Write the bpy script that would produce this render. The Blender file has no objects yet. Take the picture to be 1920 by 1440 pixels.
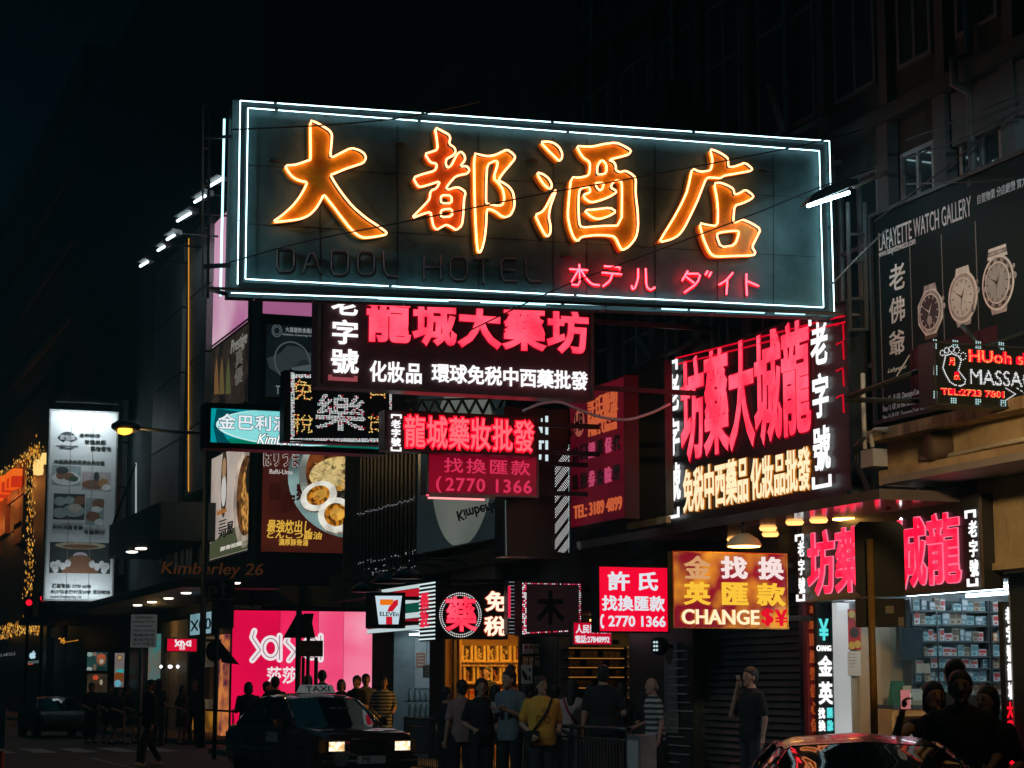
import bpy, math, random
import numpy as np
from mathutils import Vector, Matrix
from mathutils.geometry import tessellate_polygon
R = math.radians
random.seed(7)
SC = bpy.context.scene
COL = SC.collection
# ------------------------------------------------------------------ camera, night sky, exposure
F, CX, CY = 3790.0, 960.0, 720.0            # focal length and centre in pixels of the 1920x1440 photograph
CAMZ, YAW, PITCH = 1.65, R(20.0), math.atan((1284 - 720) / F)
cd = bpy.data.cameras.new('camera'); cam = bpy.data.objects.new('camera', cd); COL.objects.link(cam)
cam.location = (0, 0, CAMZ); cam.rotation_euler = (R(90) + PITCH, 0, -YAW)
cd.sensor_width = 36.0; cd.lens = F / 1920 * 36; cd.clip_start = .1; cd.clip_end = 2000
SC.camera = cam
SC.view_settings.view_transform = 'Standard'; SC.view_settings.look = 'None'
SC.view_settings.exposure = 0.0; SC.view_settings.gamma = 1.0
W = bpy.data.worlds.new('World'); SC.world = W; W.use_nodes = True
wn = W.node_tree; wn.nodes.clear()
wo = wn.nodes.new('ShaderNodeOutputWorld'); wb = wn.nodes.new('ShaderNodeBackground')
tc = wn.nodes.new('ShaderNodeTexCoord'); sp = wn.nodes.new('ShaderNodeSeparateXYZ'); cr = wn.nodes.new('ShaderNodeValToRGB')
# night sky over a city: almost black low down, a faint teal glow of lit cloud towards the zenith
cr.color_ramp.elements[0].position = .40; cr.color_ramp.elements[0].color = (.0001, .0008, .0014, 1)
cr.color_ramp.elements[1].position = .95; cr.color_ramp.elements[1].color = (.004, .052, .072, 1)
wn.links.new(tc.outputs['Generated'], sp.inputs[0]); wn.links.new(sp.outputs['Z'], cr.inputs[0])
wn.links.new(cr.outputs[0], wb.inputs[0]); wb.inputs[1].default_value = 1.0
wn.links.new(wb.outputs[0], wo.inputs[0])
HAZE = .0016
SC.cycles.use_denoising = True; SC.cycles.volume_bounces = 0
SC.cycles.max_bounces = 6; SC.cycles.diffuse_bounces = 3; SC.cycles.glossy_bounces = 3; SC.cycles.transmission_bounces = 4
SC.cycles.sample_clamp_indirect = 4.0
SC.cycles.caustics_reflective = False; SC.cycles.caustics_refractive = False

# ------------------------------------------------------------------ pixel rays and upright planes
_cm = Matrix.Rotation(-YAW, 3, 'Z') @ Matrix.Rotation(R(90) + PITCH, 3, 'X')
EYE = Vector((0, 0, CAMZ))
def ray(px, py): return (_cm @ Vector(((px - CX) / F, -(py - CY) / F, -1))).normalized()
FWD = Vector((math.sin(YAW), math.cos(YAW), 0)); RGT = Vector((math.cos(YAW), -math.sin(YAW), 0))
def atd(px, py, d):                         # the point seen at a pixel, d metres away along the level view axis
    r = ray(px, py); return EYE + r * (d / r.dot(FWD))
def gnd(px, d): p = atd(px, 1284, d); return Vector((p.x, p.y, 0))
class Fr:                                   # an upright plane with its own metres: u to the right as seen, v up, w towards the street
    def __init__(s, o, ex, n): s.o, s.ex, s.n, s.ez = Vector(o), Vector(ex).normalized(), Vector(n).normalized(), Vector((0, 0, 1))
    def uv(s, px, py):
        r = ray(px, py); t = (s.o - EYE).dot(s.n) / r.dot(s.n); p = EYE + r * t - s.o
        return p.dot(s.ex), p.dot(s.ez)
    def p(s, u, v, w=0.0): return s.o + s.ex * u + s.ez * v + s.n * w
    def pp(s, px, py, w=0.0): u, v = s.uv(px, py); return s.p(u, v, w)
    def rect(s, x0, y0, x1, y1):
        a, b = s.uv(x0, y0), s.uv(x1, y1); return a[0], b[1], b[0], a[1]
def FY(y): return Fr((0, y, 0), (1, 0, 0), (0, -1, 0))      # square to the street, facing the camera
def FX(x): return Fr((x, 0, 0), (0, -1, 0), (-1, 0, 0))     # along the street, facing the road
XF = 13.2                                                   # the shop fronts
def yat(px, X=XF):                                          # Y along a line of constant X at a pixel column
    return FX(X).pp(px, 1284).y

# ------------------------------------------------------------------ things, parts and shapes
def tag(o, label=None, cat=None, group=None, kind=None):
    if label: o['label'] = label
    if cat: o['category'] = cat
    if group: o['group'] = group
    if kind: o['kind'] = kind
    return o
def thing(name, label, cat, loc, group=None, rz=0.0):
    o = bpy.data.objects.new(name, None); COL.objects.link(o); o.location = loc; o.rotation_euler = (0, 0, rz); o.empty_display_size = .1
    return tag(o, label, cat, group)
def wloc(o):
    v = Vector((0, 0, 0))
    while o is not None: v += Vector(o.location); o = o.parent
    return v
class MB:
    def __init__(s): s.v, s.f, s.m, s.mats, s.sm, s.rows = [], [], [], [], [], []
    def mi(s, mat):
        if mat not in s.mats: s.mats.append(mat)
        return s.mats.index(mat)
    def add(s, vs, fs, mat, smooth=False):
        b = len(s.v); s.v.extend(tuple(v) for v in vs); k = s.mi(mat)
        for f in fs: s.f.append(tuple(i + b for i in f)); s.m.append(k); s.sm.append(smooth)
        return s
    def hexa(s, P, mat):                    # eight corners: bottom ring 0-3, top ring 4-7
        return s.add(P, [(3, 2, 1, 0), (4, 5, 6, 7), (0, 1, 5, 4), (1, 2, 6, 5), (2, 3, 7, 6), (3, 0, 4, 7)], mat)
    def box(s, x0, y0, z0, x1, y1, z1, mat):
        return s.hexa([(x0, y0, z0), (x1, y0, z0), (x1, y1, z0), (x0, y1, z0), (x0, y0, z1), (x1, y0, z1), (x1, y1, z1), (x0, y1, z1)], mat)
    def fbox(s, fr, u0, v0, u1, v1, w0, w1, mat):
        q = lambda u, v, w: fr.p(u, v, w)
        return s.hexa([q(u0, v0, w1), q(u1, v0, w1), q(u1, v0, w0), q(u0, v0, w0), q(u0, v1, w1), q(u1, v1, w1), q(u1, v1, w0), q(u0, v1, w0)], mat)
    def tube(s, pts, r, mat, n=6, closed=False, r1=None):
        pts = [Vector(p) for p in pts]; N = len(pts); vs, fs = [], []
        up = None
        for i, p in enumerate(pts):
            a = pts[i - 1] if (i or closed) else p; b = pts[(i + 1) % N] if (i < N - 1 or closed) else p
            t = (b - a)
            if t.length < 1e-9: t = Vector((0, 0, 1))
            t.normalize()
            if up is None: up = t.orthogonal().normalized()
            up = (up - t * up.dot(t))
            if up.length < 1e-6: up = t.orthogonal()
            up.normalize(); c = t.cross(up)
            rr = r if r1 is None else r + (r1 - r) * i / max(1, N - 1)
            for k in range(n):
                an = 2 * math.pi * k / n; vs.append(p + up * (rr * math.cos(an)) + c * (rr * math.sin(an)))
        for i in range(N if closed else N - 1):
            j = (i + 1) % N
            for k in range(n): fs.append((i * n + k, i * n + (k + 1) % n, j * n + (k + 1) % n, j * n + k))
        if not closed: fs.append(tuple(range(n))[::-1]); fs.append(tuple((N - 1) * n + k for k in range(n)))
        return s.add(vs, fs, mat, n > 4)
    def rod(s, a, b, r, mat, n=6): return s.tube([a, b], r, mat, n)
    def poly(s, fr, pts, w0, w1, mat, holes=(), side=None):
        loops = [[(p[0], p[1]) for p in pts]] + [[(p[0], p[1]) for p in h] for h in holes]
        flat = [p for l in loops for p in l]
        tri = tessellate_polygon([[Vector((p[0], p[1], 0)) for p in l] for l in loops])
        n = len(flat); ft = []
        for t in tri:
            a, b, c = [flat[i] for i in t]
            if (b[0] - a[0]) * (c[1] - a[1]) - (b[1] - a[1]) * (c[0] - a[0]) < 0: t = t[::-1]
            ft.append(tuple(t))
        s.add([fr.p(u, v, w1) for u, v in flat], ft, mat)
        if abs(w1 - w0) > 1e-6:
            vs = [fr.p(u, v, w0) for u, v in flat] + [fr.p(u, v, w1) for u, v in flat]; fs = [tuple(t[::-1]) for t in ft]; o = 0
            for l in loops:
                k = len(l)
                for i in range(k): j = (i + 1) % k; fs.append((o + i, o + j, n + o + j, n + o + i))
                o += k
            s.add(vs, fs, side or mat)
        return s
    def ppoly(s, fr, pix, w0, w1, mat, holes=(), side=None):
        return s.poly(fr, [fr.uv(*p) for p in pix], w0, w1, mat, [[fr.uv(*p) for p in h] for h in holes], side)
    def ell(s, fr, cx, cy, rx, ry, w0, w1, mat, n=28, rot=0.0, hole=None, a0=0, a1=360):
        def ring(k): return [(cx + k * (rx * math.cos(a) * math.cos(rot) - ry * math.sin(a) * math.sin(rot)), cy + k * (rx * math.cos(a) * math.sin(rot) + ry * math.sin(a) * math.cos(rot)))
                             for a in [R(a0 + (a1 - a0) * i / (n if a1 - a0 == 360 else n - 1)) for i in range(n)]]
        return s.poly(fr, ring(1), w0, w1, mat, [ring(hole)] if hole else ())
    def lathe(s, o, prof, mat, n=16, axis=Vector((0, 0, 1))):
        o = Vector(o); ax = Vector(axis).normalized(); e = ax.orthogonal().normalized(); c = ax.cross(e); vs, fs = [], []
        for r, h in prof:
            for k in range(n): a = 2 * math.pi * k / n; vs.append(o + ax * h + e * (r * math.cos(a)) + c * (r * math.sin(a)))
        for i in range(len(prof) - 1):
            for k in range(n): fs.append((i * n + k, i * n + (k + 1) % n, (i + 1) * n + (k + 1) % n, (i + 1) * n + k))
        fs.append(tuple(range(n))[::-1]); fs.append(tuple((len(prof) - 1) * n + k for k in range(n)))
        return s.add(vs, fs, mat, True)
    def build(s, name, parent=None, loc=None, label=None):
        if len(s.rows) > 1 and name.endswith('lettering') and parent is not None:     # each row of lettering is a part
            cuts = [s.rows[0][:0] or (0, 0)] + s.rows[1:] + [(len(s.v), len(s.f))]; o = None
            for (v0, f0), (v1, f1) in zip(cuts[:-1], cuts[1:]):
                q = MB(); q.v = s.v[v0:v1]; q.f = [tuple(i - v0 for i in f) for f in s.f[f0:f1]]; q.m = s.m[f0:f1]; q.sm = s.sm[f0:f1]; q.mats = s.mats; o = q.build(name, parent)
            return o
        used = sorted({i for f in s.f for i in f})
        if len(used) < len(s.v): mp_ = {j: i for i, j in enumerate(used)}; s.v = [s.v[j] for j in used]; s.f = [tuple(mp_[i] for i in f) for f in s.f]
        L = wloc(parent) if parent is not None else Vector(loc or (0, 0, 0))
        me = bpy.data.meshes.new(name)
        a = np.array(s.v, dtype=np.float64).reshape(-1, 3) - np.array(L)
        if parent is not None:
            rz = 0.0; q = parent
            while q is not None: rz += q.rotation_euler.z; q = q.parent
            if abs(rz) > 1e-9:
                c, d = math.cos(-rz), math.sin(-rz); a = np.stack([a[:, 0] * c - a[:, 1] * d, a[:, 0] * d + a[:, 1] * c, a[:, 2]], 1)
        me.from_pydata(a.tolist(), [], s.f)
        for m in s.mats: me.materials.append(m)
        me.polygons.foreach_set('material_index', s.m); me.polygons.foreach_set('use_smooth', s.sm); me.update()
        o = bpy.data.objects.new(name, me); COL.objects.link(o)
        if parent is not None: o.parent = parent
        else: o.location = L
        if label: o['label'] = label
        return o
def single(mb, name, label, cat, loc, group=None): return tag(mb.build(name, None, loc), label, cat, group)
def struct(mb, name): return tag(mb.build(name), kind='structure')
def dup(root, loc, label=None, group=None, rz=None):
    r = root.copy(); COL.objects.link(r); r.location = loc
    if rz is not None: r.rotation_euler = (0, 0, rz)
    if label: r['label'] = label
    if group: r['group'] = group
    for ch in list(root.children):
        c = ch.copy(); COL.objects.link(c); c.parent = r
        for g in list(ch.children):
            d = g.copy(); COL.objects.link(d); d.parent = c
    return r

# ------------------------------------------------------------------ materials
def lin(c): return tuple(((x / 255) / 12.92 if x <= 10.3 else ((x / 255 + .055) / 1.055) ** 2.4) for x in c)
_em = {}
def emis(rgb, k=1.0, sample=True, name='lit'):
    key = (rgb, k, sample)
    if key in _em: return _em[key]
    m = bpy.data.materials.new(name); m.use_nodes = True; nt = m.node_tree; nt.nodes.clear()
    e = nt.nodes.new('ShaderNodeEmission'); o = nt.nodes.new('ShaderNodeOutputMaterial')
    e.inputs[0].default_value = (*lin(rgb), 1); e.inputs[1].default_value = k; nt.links.new(e.outputs[0], o.inputs[0])
    if not sample: m.cycles.emission_sampling = 'NONE'
    _em[key] = m; return m
_pm = {}
def glowing(name, c0, c1, k=1.0, scale=2.5):                          # neon behind coloured plastic, a little uneven along the strokes
    m = bpy.data.materials.new(name); m.use_nodes = True; nt = m.node_tree; nt.nodes.clear(); L = nt.links.new
    e = nt.nodes.new('ShaderNodeEmission'); o = nt.nodes.new('ShaderNodeOutputMaterial'); t = nt.nodes.new('ShaderNodeTexCoord'); n = nt.nodes.new('ShaderNodeTexNoise'); r = nt.nodes.new('ShaderNodeValToRGB')
    n.inputs['Scale'].default_value = scale; n.inputs['Detail'].default_value = 3; r.color_ramp.elements[0].position = .36; r.color_ramp.elements[1].position = .64
    r.color_ramp.elements[0].color = (*lin(c0), 1); r.color_ramp.elements[1].color = (*lin(c1), 1); e.inputs[1].default_value = k
    L(t.outputs['Object'], n.inputs['Vector']); L(n.outputs['Fac'], r.inputs[0]); L(r.outputs[0], e.inputs[0]); L(e.outputs[0], o.inputs[0]); return m
def pbr(name, col, rough=.6, metal=0.0, var=.25, scale=3.0, bump=0.0, stain=None, coat=0.0, streak=False, emit=None, spec=None):
    if name in _pm: return _pm[name]
    m = bpy.data.materials.new(name); m.use_nodes = True; nt = m.node_tree; b = nt.nodes['Principled BSDF']; L = nt.links.new
    b.inputs['Roughness'].default_value = rough; b.inputs['Metallic'].default_value = metal; b.inputs['Coat Weight'].default_value = coat
    if spec is not None: b.inputs['Specular IOR Level'].default_value = spec
    t = nt.nodes.new('ShaderNodeTexCoord'); n = nt.nodes.new('ShaderNodeTexNoise'); n.inputs['Scale'].default_value = scale; n.inputs['Detail'].default_value = 6; n.inputs['Roughness'].default_value = .65
    src = t.outputs['Object']
    if streak:
        mp = nt.nodes.new('ShaderNodeMapping'); mp.inputs['Scale'].default_value = (1, 1, .12); L(src, mp.inputs[0]); src = mp.outputs[0]
    L(src, n.inputs['Vector'])
    r = nt.nodes.new('ShaderNodeValToRGB'); r.color_ramp.elements[0].position = .32; r.color_ramp.elements[1].position = .68
    lo = stain if stain else tuple(c * (1 - var) for c in col); hi = tuple(min(1, c * (1 + var * .6)) for c in col)
    r.color_ramp.elements[0].color = (*lo, 1); r.color_ramp.elements[1].color = (*hi, 1)
    L(n.outputs['Fac'], r.inputs[0]); L(r.outputs[0], b.inputs['Base Color'])
    if bump:
        bp = nt.nodes.new('ShaderNodeBump'); bp.inputs['Strength'].default_value = bump; bp.inputs['Distance'].default_value = .02
        n2 = nt.nodes.new('ShaderNodeTexNoise'); n2.inputs['Scale'].default_value = scale * 9; n2.inputs['Detail'].default_value = 4
        L(t.outputs['Object'], n2.inputs['Vector']); L(n2.outputs['Fac'], bp.inputs['Height']); L(bp.outputs[0], b.inputs['Normal'])
    if emit:
        b.inputs['Emission Color'].default_value = (*lin(emit[0]), 1); b.inputs['Emission Strength'].default_value = emit[1]
    _pm[name] = m; return m
def backlit(name, c0, c1, k=1.0, scale=1.2, p0=.35, p1=.65, gloss=True):   # a sheet lit from inside its box, or given a painted glow: a little uneven
    if name in _pm: return _pm[name]
    m = bpy.data.materials.new(name); m.use_nodes = True; nt = m.node_tree; b = nt.nodes['Principled BSDF']; L = nt.links.new
    t = nt.nodes.new('ShaderNodeTexCoord'); n = nt.nodes.new('ShaderNodeTexNoise'); n.inputs['Scale'].default_value = scale; n.inputs['Detail'].default_value = 2
    r = nt.nodes.new('ShaderNodeValToRGB'); r.color_ramp.elements[0].position = p0; r.color_ramp.elements[1].position = p1
    r.color_ramp.elements[0].color = (*lin(c0), 1); r.color_ramp.elements[1].color = (*lin(c1), 1)
    L(t.outputs['Object'], n.inputs['Vector']); L(n.outputs['Fac'], r.inputs[0]); L(r.outputs[0], b.inputs['Emission Color'])
    b.inputs['Emission Strength'].default_value = k; b.inputs['Base Color'].default_value = (*[x * .3 for x in lin(c0)], 1); b.inputs['Roughness'].default_value = .25 if gloss else .7
    _pm[name] = m; return m
_bt = {}
def printed(c, k=.7, sc=9.0, dark=.5):                                    # a photograph's uneven colour, printed on a lit sheet
    key = (c, k, sc, dark)
    if key not in _bt: _bt[key] = backlit('print %d %d %d %d' % (*c, len(_bt)), tuple(int(x * dark) for x in c), tuple(min(255, int(x * 1.12)) for x in c), k, sc, .38, .6, False)
    return _bt[key]
def striped(name, a, b2, scale, axis='Z', rough=.85):
    m = bpy.data.materials.new(name); m.use_nodes = True; nt = m.node_tree; b = nt.nodes['Principled BSDF']; L = nt.links.new
    t = nt.nodes.new('ShaderNodeTexCoord'); w = nt.nodes.new('ShaderNodeTexWave'); w.bands_direction = axis; w.inputs['Scale'].default_value = scale; w.inputs['Distortion'].default_value = .6
    w.inputs['Detail Scale'].default_value = 2
    r = nt.nodes.new('ShaderNodeValToRGB'); r.color_ramp.interpolation = 'EASE'; r.color_ramp.elements[0].position = .42; r.color_ramp.elements[1].position = .55
    r.color_ramp.elements[0].color = (*a, 1); r.color_ramp.elements[1].color = (*b2, 1)
    L(t.outputs['Object'], w.inputs['Vector']); L(w.outputs['Fac'], r.inputs[0]); L(r.outputs[0], b.inputs['Base Color']); b.inputs['Roughness'].default_value = rough
    return m
def glassy(name, col=(.02, .03, .035), rough=.06):
    if name in _pm: return _pm[name]
    m = bpy.data.materials.new(name); m.use_nodes = True; b = m.node_tree.nodes['Principled BSDF']
    b.inputs['Base Color'].default_value = (*col, 1); b.inputs['Roughness'].default_value = rough; b.inputs['Specular IOR Level'].default_value = .7
    _pm[name] = m; return m
def clear(name, rough=.02):
    if name in _pm: return _pm[name]
    m = bpy.data.materials.new(name); m.use_nodes = True; nt = m.node_tree; nt.nodes.clear()
    o = nt.nodes.new('ShaderNodeOutputMaterial'); mx = nt.nodes.new('ShaderNodeMixShader'); tr = nt.nodes.new('ShaderNodeBsdfTransparent'); gl = nt.nodes.new('ShaderNodeBsdfGlossy'); fr = nt.nodes.new('ShaderNodeFresnel')
    fr.inputs[0].default_value = 1.45; gl.inputs['Roughness'].default_value = rough; tr.inputs[0].default_value = (.88, .93, .93, 1)
    nt.links.new(fr.outputs[0], mx.inputs[0]); nt.links.new(tr.outputs[0], mx.inputs[1]); nt.links.new(gl.outputs[0], mx.inputs[2]); nt.links.new(mx.outputs[0], o.inputs[0])
    _pm[name] = m; return m
STEEL = pbr('dark steel', (.045, .05, .055), .5, .6, .4, 5, .15)
GALV = pbr('galvanised steel', (.28, .29, .29), .45, .5, .35, 6, .2)
RUST = pbr('rusty angle iron', (.085, .078, .07), .7, .2, .5, 4, .4, stain=(.09, .035, .015))
BLACKP = pbr('black painted sheet', (.018, .02, .022), .38, 0, .4, 3, .1)
TEALP = pbr('weathered dark teal sheet', (.085, .175, .185), .5, .0, .45, 1.1, .25, stain=(.026, .068, .076))
CONC = pbr('soot stained concrete', (.16, .165, .165), .85, 0, .45, 1.4, .5)
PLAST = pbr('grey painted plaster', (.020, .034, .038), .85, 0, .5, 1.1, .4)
DARKW = pbr('dark wall tile', (.022, .034, .038), .5, 0, .4, 2.2, .2)
WGLASS = glassy('dark window glass')
CLEAR = clear('shop glass')
CREAMW = pbr('cream render', (.56, .43, .25), .85, 0, .25, 1.6, .6, stain=(.34, .25, .14))
CREAMS = pbr('cream ledge with rust streaks', (.62, .46, .24), .8, 0, .3, 4.5, .5, stain=(.16, .10, .05), streak=True)
SKINM = pbr('skin', (.50, .30, .20), .55, 0, .08, 6)
HAIRM = pbr('black hair', (.012, .011, .011), .45, 0, .3, 30, .3)
CHROME = pbr('chrome', (.6, .62, .63), .15, 1.0, .05, 2)

# ------------------------------------------------------------------ lettering
_gc = {}
def glyph(body, bold, shear=0.0, line=1.0, space=1.0, align='LEFT'):
    key = (body, bold, shear, line, space, align)
    if key in _gc: return _gc[key]
    c = bpy.data.curves.new('lettering', 'FONT'); c.body = body; c.bevel_depth = bold; c.bevel_resolution = 0; c.extrude = .02
    c.fill_mode = 'FRONT'; c.resolution_u = 3; c.shear = shear; c.space_line = line; c.space_character = space; c.align_x = align
    o = bpy.data.objects.new('lettering', c); me = bpy.data.meshes.new_from_object(o)
    v = np.empty(len(me.vertices) * 3); me.vertices.foreach_get('co', v); v = v.reshape(-1, 3)
    fs = [tuple(p.vertices) for p in me.polygons]
    me.calc_loop_triangles(); tr = np.array([tuple(t.vertices) for t in me.loop_triangles if abs(t.normal.z) > .9], dtype=int).reshape(-1, 3)
    bpy.data.objects.remove(o); bpy.data.curves.remove(c); bpy.data.meshes.remove(me)
    _gc[key] = (v, fs, tr); return _gc[key]
def text(mb, fr, body, uvrect, mat, bold=.025, edge=None, eb=.022, w=.01, th=.02, shear=0.0, line=1.0, space=1.0, align='LEFT'):
    """lettering stretched into a (u0, v0, u1, v1) rectangle of a plane; edge: a wider, darker letter just behind"""
    u0, v0, u1, v1 = uvrect; mb.rows.append((len(mb.v), len(mb.f))); bold *= .62
    base = glyph(body, bold, shear, line, space, align)[0]
    lo, hi = base.min(0), base.max(0); sx, sy = (u1 - u0) / (hi[0] - lo[0]), (v1 - v0) / (hi[1] - lo[1])
    for k, (bd, mt) in enumerate([(bold, mat)] + ([(bold + eb, edge)] if edge else [])):
        v, fs, _ = glyph(body, bd, shear, line, space, align)
        z0, z1 = v[:, 2].min(), v[:, 2].max(); zz = (v[:, 2] - z0) / max(1e-6, z1 - z0)
        wa, wb2 = (w, w + th) if k == 0 else (w * .4, w + th * .6)
        mb.add([fr.p(u0 + (p[0] - lo[0]) * sx, v0 + (p[1] - lo[1]) * sy, wa + z * (wb2 - wa)) for p, z in zip(v, zz)], fs, mt)
def ptext(mb, fr, body, x0, y0, x1, y1, mat, **k): text(mb, fr, body, fr.rect(x0, y0, x1, y1), mat, **k)
def col(s): return '\n'.join(s)
def inside(tr, v, pts):
    """which points lie on the glyph's face triangles"""
    A, B, C = v[tr[:, 0], :2], v[tr[:, 1], :2], v[tr[:, 2], :2]; out = np.zeros(len(pts), bool)
    for i, p in enumerate(pts):
        d1 = (B[:, 0] - A[:, 0]) * (p[1] - A[:, 1]) - (B[:, 1] - A[:, 1]) * (p[0] - A[:, 0])
        d2 = (C[:, 0] - B[:, 0]) * (p[1] - B[:, 1]) - (C[:, 1] - B[:, 1]) * (p[0] - B[:, 0])
        d3 = (A[:, 0] - C[:, 0]) * (p[1] - C[:, 1]) - (A[:, 1] - C[:, 1]) * (p[0] - C[:, 0])
        out[i] = bool((((d1 >= 0) & (d2 >= 0) & (d3 >= 0)) | ((d1 <= 0) & (d2 <= 0) & (d3 <= 0))).any())
    return out
def dot(mb, fr, u, v, r, mat, w=.012, n=6):
    mb.add([fr.p(u + r * math.cos(2 * math.pi * k / n), v + r * math.sin(2 * math.pi * k / n), w) for k in range(n)] + [fr.p(u, v, w + r * .5)],
           [(k, (k + 1) % n, n) for k in range(n)], mat)
def dots_text(mb, fr, body, x0, y0, x1, y1, pitch, r, mats, bold=.02, jit=0.0, w=.012, dil=0.0):
    u0, v0, u1, v1 = fr.rect(x0, y0, x1, y1); v, fs, tr = glyph(body, bold); lo, hi = v.min(0), v.max(0)
    nx, ny = max(2, int((u1 - u0) / pitch)), max(2, int((v1 - v0) / pitch))
    g = [((i + .5) / nx, (j + .5) / ny) for i in range(nx) for j in range(ny)]
    ok = inside(tr, v, [(lo[0] + a * (hi[0] - lo[0]), lo[1] + b * (hi[1] - lo[1])) for a, b in g])
    for ox, oy in ((dil, 0), (-dil, 0), (0, dil), (0, -dil)) if dil else ():
        ok = ok | inside(tr, v, [(lo[0] + a * (hi[0] - lo[0]) + ox, lo[1] + b * (hi[1] - lo[1]) + oy) for a, b in g])
    for (a, b), k in zip(g, ok):
        if k: dot(mb, fr, u0 + (a + random.uniform(-jit, jit) / nx) * (u1 - u0), v0 + (b + random.uniform(-jit, jit) / ny) * (v1 - v0), r, random.choice(mats), w)
def dots_line(mb, fr, pix, pitch, r, mats, rows=1, w=.012, gap=None):
    for (a, b) in zip(pix[:-1], pix[1:]):
        ua, ub = fr.uv(*a), fr.uv(*b); L = math.hypot(ub[0] - ua[0], ub[1] - ua[1]); n = max(1, int(L / pitch)); tx, ty = (ub[0] - ua[0]) / L, (ub[1] - ua[1]) / L
        for i in range(n + 1):
            for k in range(rows):
                if random.random() < .04: continue
                dot(mb, fr, ua[0] + tx * L * i / n - ty * k * (gap or pitch), ua[1] + ty * L * i / n + tx * k * (gap or pitch), r, random.choice(mats), w)
def chaikin(p, closed=True, it=1):
    for _ in range(it):
        q = []; n = len(p)
        for i in range(n if closed else n - 1):
            a, b = p[i], p[(i + 1) % n]; q += [(a[0] * .8 + b[0] * .2, a[1] * .8 + b[1] * .2), (a[0] * .2 + b[0] * .8, a[1] * .2 + b[1] * .8)]
        p = q if closed else [p[0]] + q[1:-1] + [p[-1]]
    return p
# light colours of the signs
WHITE = emis((255, 255, 255), 1.15, name='white letter'); WHITE_E = emis((120, 140, 150), .6, False)
PINK = glowing('pink neon letter', (246, 38, 60), (255, 70, 90), 2.2, 2.2); PINK_E = emis((160, 4, 34), .8, False)
HOT = glowing('hot pink letter', (240, 10, 44), (255, 42, 72), 2.2, 3.0)
CREAM = emis((255, 236, 190), 1.1, name='cream letter'); CREAM_E = emis((214, 120, 24), .9, False)
LEDW = emis((255, 255, 255), 1.0, False, 'white led'); LEDC = emis((190, 230, 230), .9, False); LEDR = emis((225, 20, 60), .9, False, 'red led'); LEDO = emis((255, 215, 120), 1.0, False)
def case(T, fr, px, depth, body=None, rim=.05, rimmat=None, face=None, facename='panel', lip=.03):
    """a sign's sheet metal box with a lip and its face; returns (u0, v0, u1, v1)"""
    u0, v0, u1, v1 = fr.rect(*px); body = body or BLACKP; rimmat = rimmat or body
    m = MB(); m.fbox(fr, u0, v0, u1, v1, -depth, 0, body)
    for a in ((u0, v0, u1, v0 + rim), (u0, v1 - rim, u1, v1), (u0, v0 + rim, u0 + rim, v1 - rim), (u1 - rim, v0 + rim, u1, v1 - rim)): m.fbox(fr, *a, 0.0005, lip, rimmat)
    m.build('casing', T)
    if face:
        m = MB(); m.fbox(fr, u0 + rim, v0 + rim, u1 - rim, v1 - rim, 0.001, .008, face); m.build(facename, T)
    return u0, v0, u1, v1
def arms(T, fr, u1, v0, v1, depth, n=2, r=.035, to=XF):
    """steel brackets from a projecting sign back to the shop fronts"""
    for k in range(n):
        v = v0 + (v1 - v0) * (.15 + .7 * k / max(1, n - 1)); m = MB()
        m.fbox(fr, u1, v - r, to - .02, v + r, -depth * .5 - r, -depth * .5 + r, STEEL); m.build('bracket', T)
def base(fr, px, depth=0): u0, v0, u1, v1 = fr.rect(*px); return fr.p((u0 + u1) / 2, v0, -depth / 2)
# ================================================================== SETTING: road, pavements
KERB = 10.3; PV = .13
ASPH = pbr('asphalt', (.034, .037, .040), .72, 0, .45, 1.8, .5)
PAVE = pbr('concrete paving', (.16, .155, .15), .8, 0, .35, 2.5, .4)
BRICKP = pbr('reddish brick paving', (.22, .10, .07), .8, 0, .35, 4, .4)
PAINT = pbr('worn road paint', (.55, .55, .52), .8, 0, .4, 7, .3, stain=(.12, .12, .12))
m = MB(); m.add([(-145, -55, 0), (145, -55, 0), (145, 295, 0), (-145, 295, 0)], [(0, 1, 2, 3)], ASPH); struct(m, 'road')
m = MB(); m.box(KERB, -10, -.2, 40, 49.5, PV, PAVE); m.box(KERB - .15, -10, -.2, KERB, 49.5, PV - .01, CONC); struct(m, 'pavement')
m = MB(); m.box(KERB + .7, 57.2, -.2, 40, 200, PV, BRICKP); m.box(KERB + .55, 57.2, -.2, KERB + .7, 200, PV - .01, CONC); m.box(KERB + .7, 57.05, -.2, 40, 57.2, PV - .01, CONC); struct(m, 'pavement')
m = MB()
for k in range(9): m.box(1.2 + k * 1.0, 51, .004, 1.75 + k * 1.0, 54.5, .008, PAINT)
m.box(6.9, 20, .004, 7.0, 47, .008, PAINT); m.box(3.4, 14, .004, 3.5, 17, .008, PAINT); m.box(3.4, 22, .004, 3.5, 25, .008, PAINT); m.box(3.4, 30, .004, 3.5, 33, .008, PAINT); m.box(3.4, 38, .004, 3.5, 41, .008, PAINT)
struct(m, 'road_markings')

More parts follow.
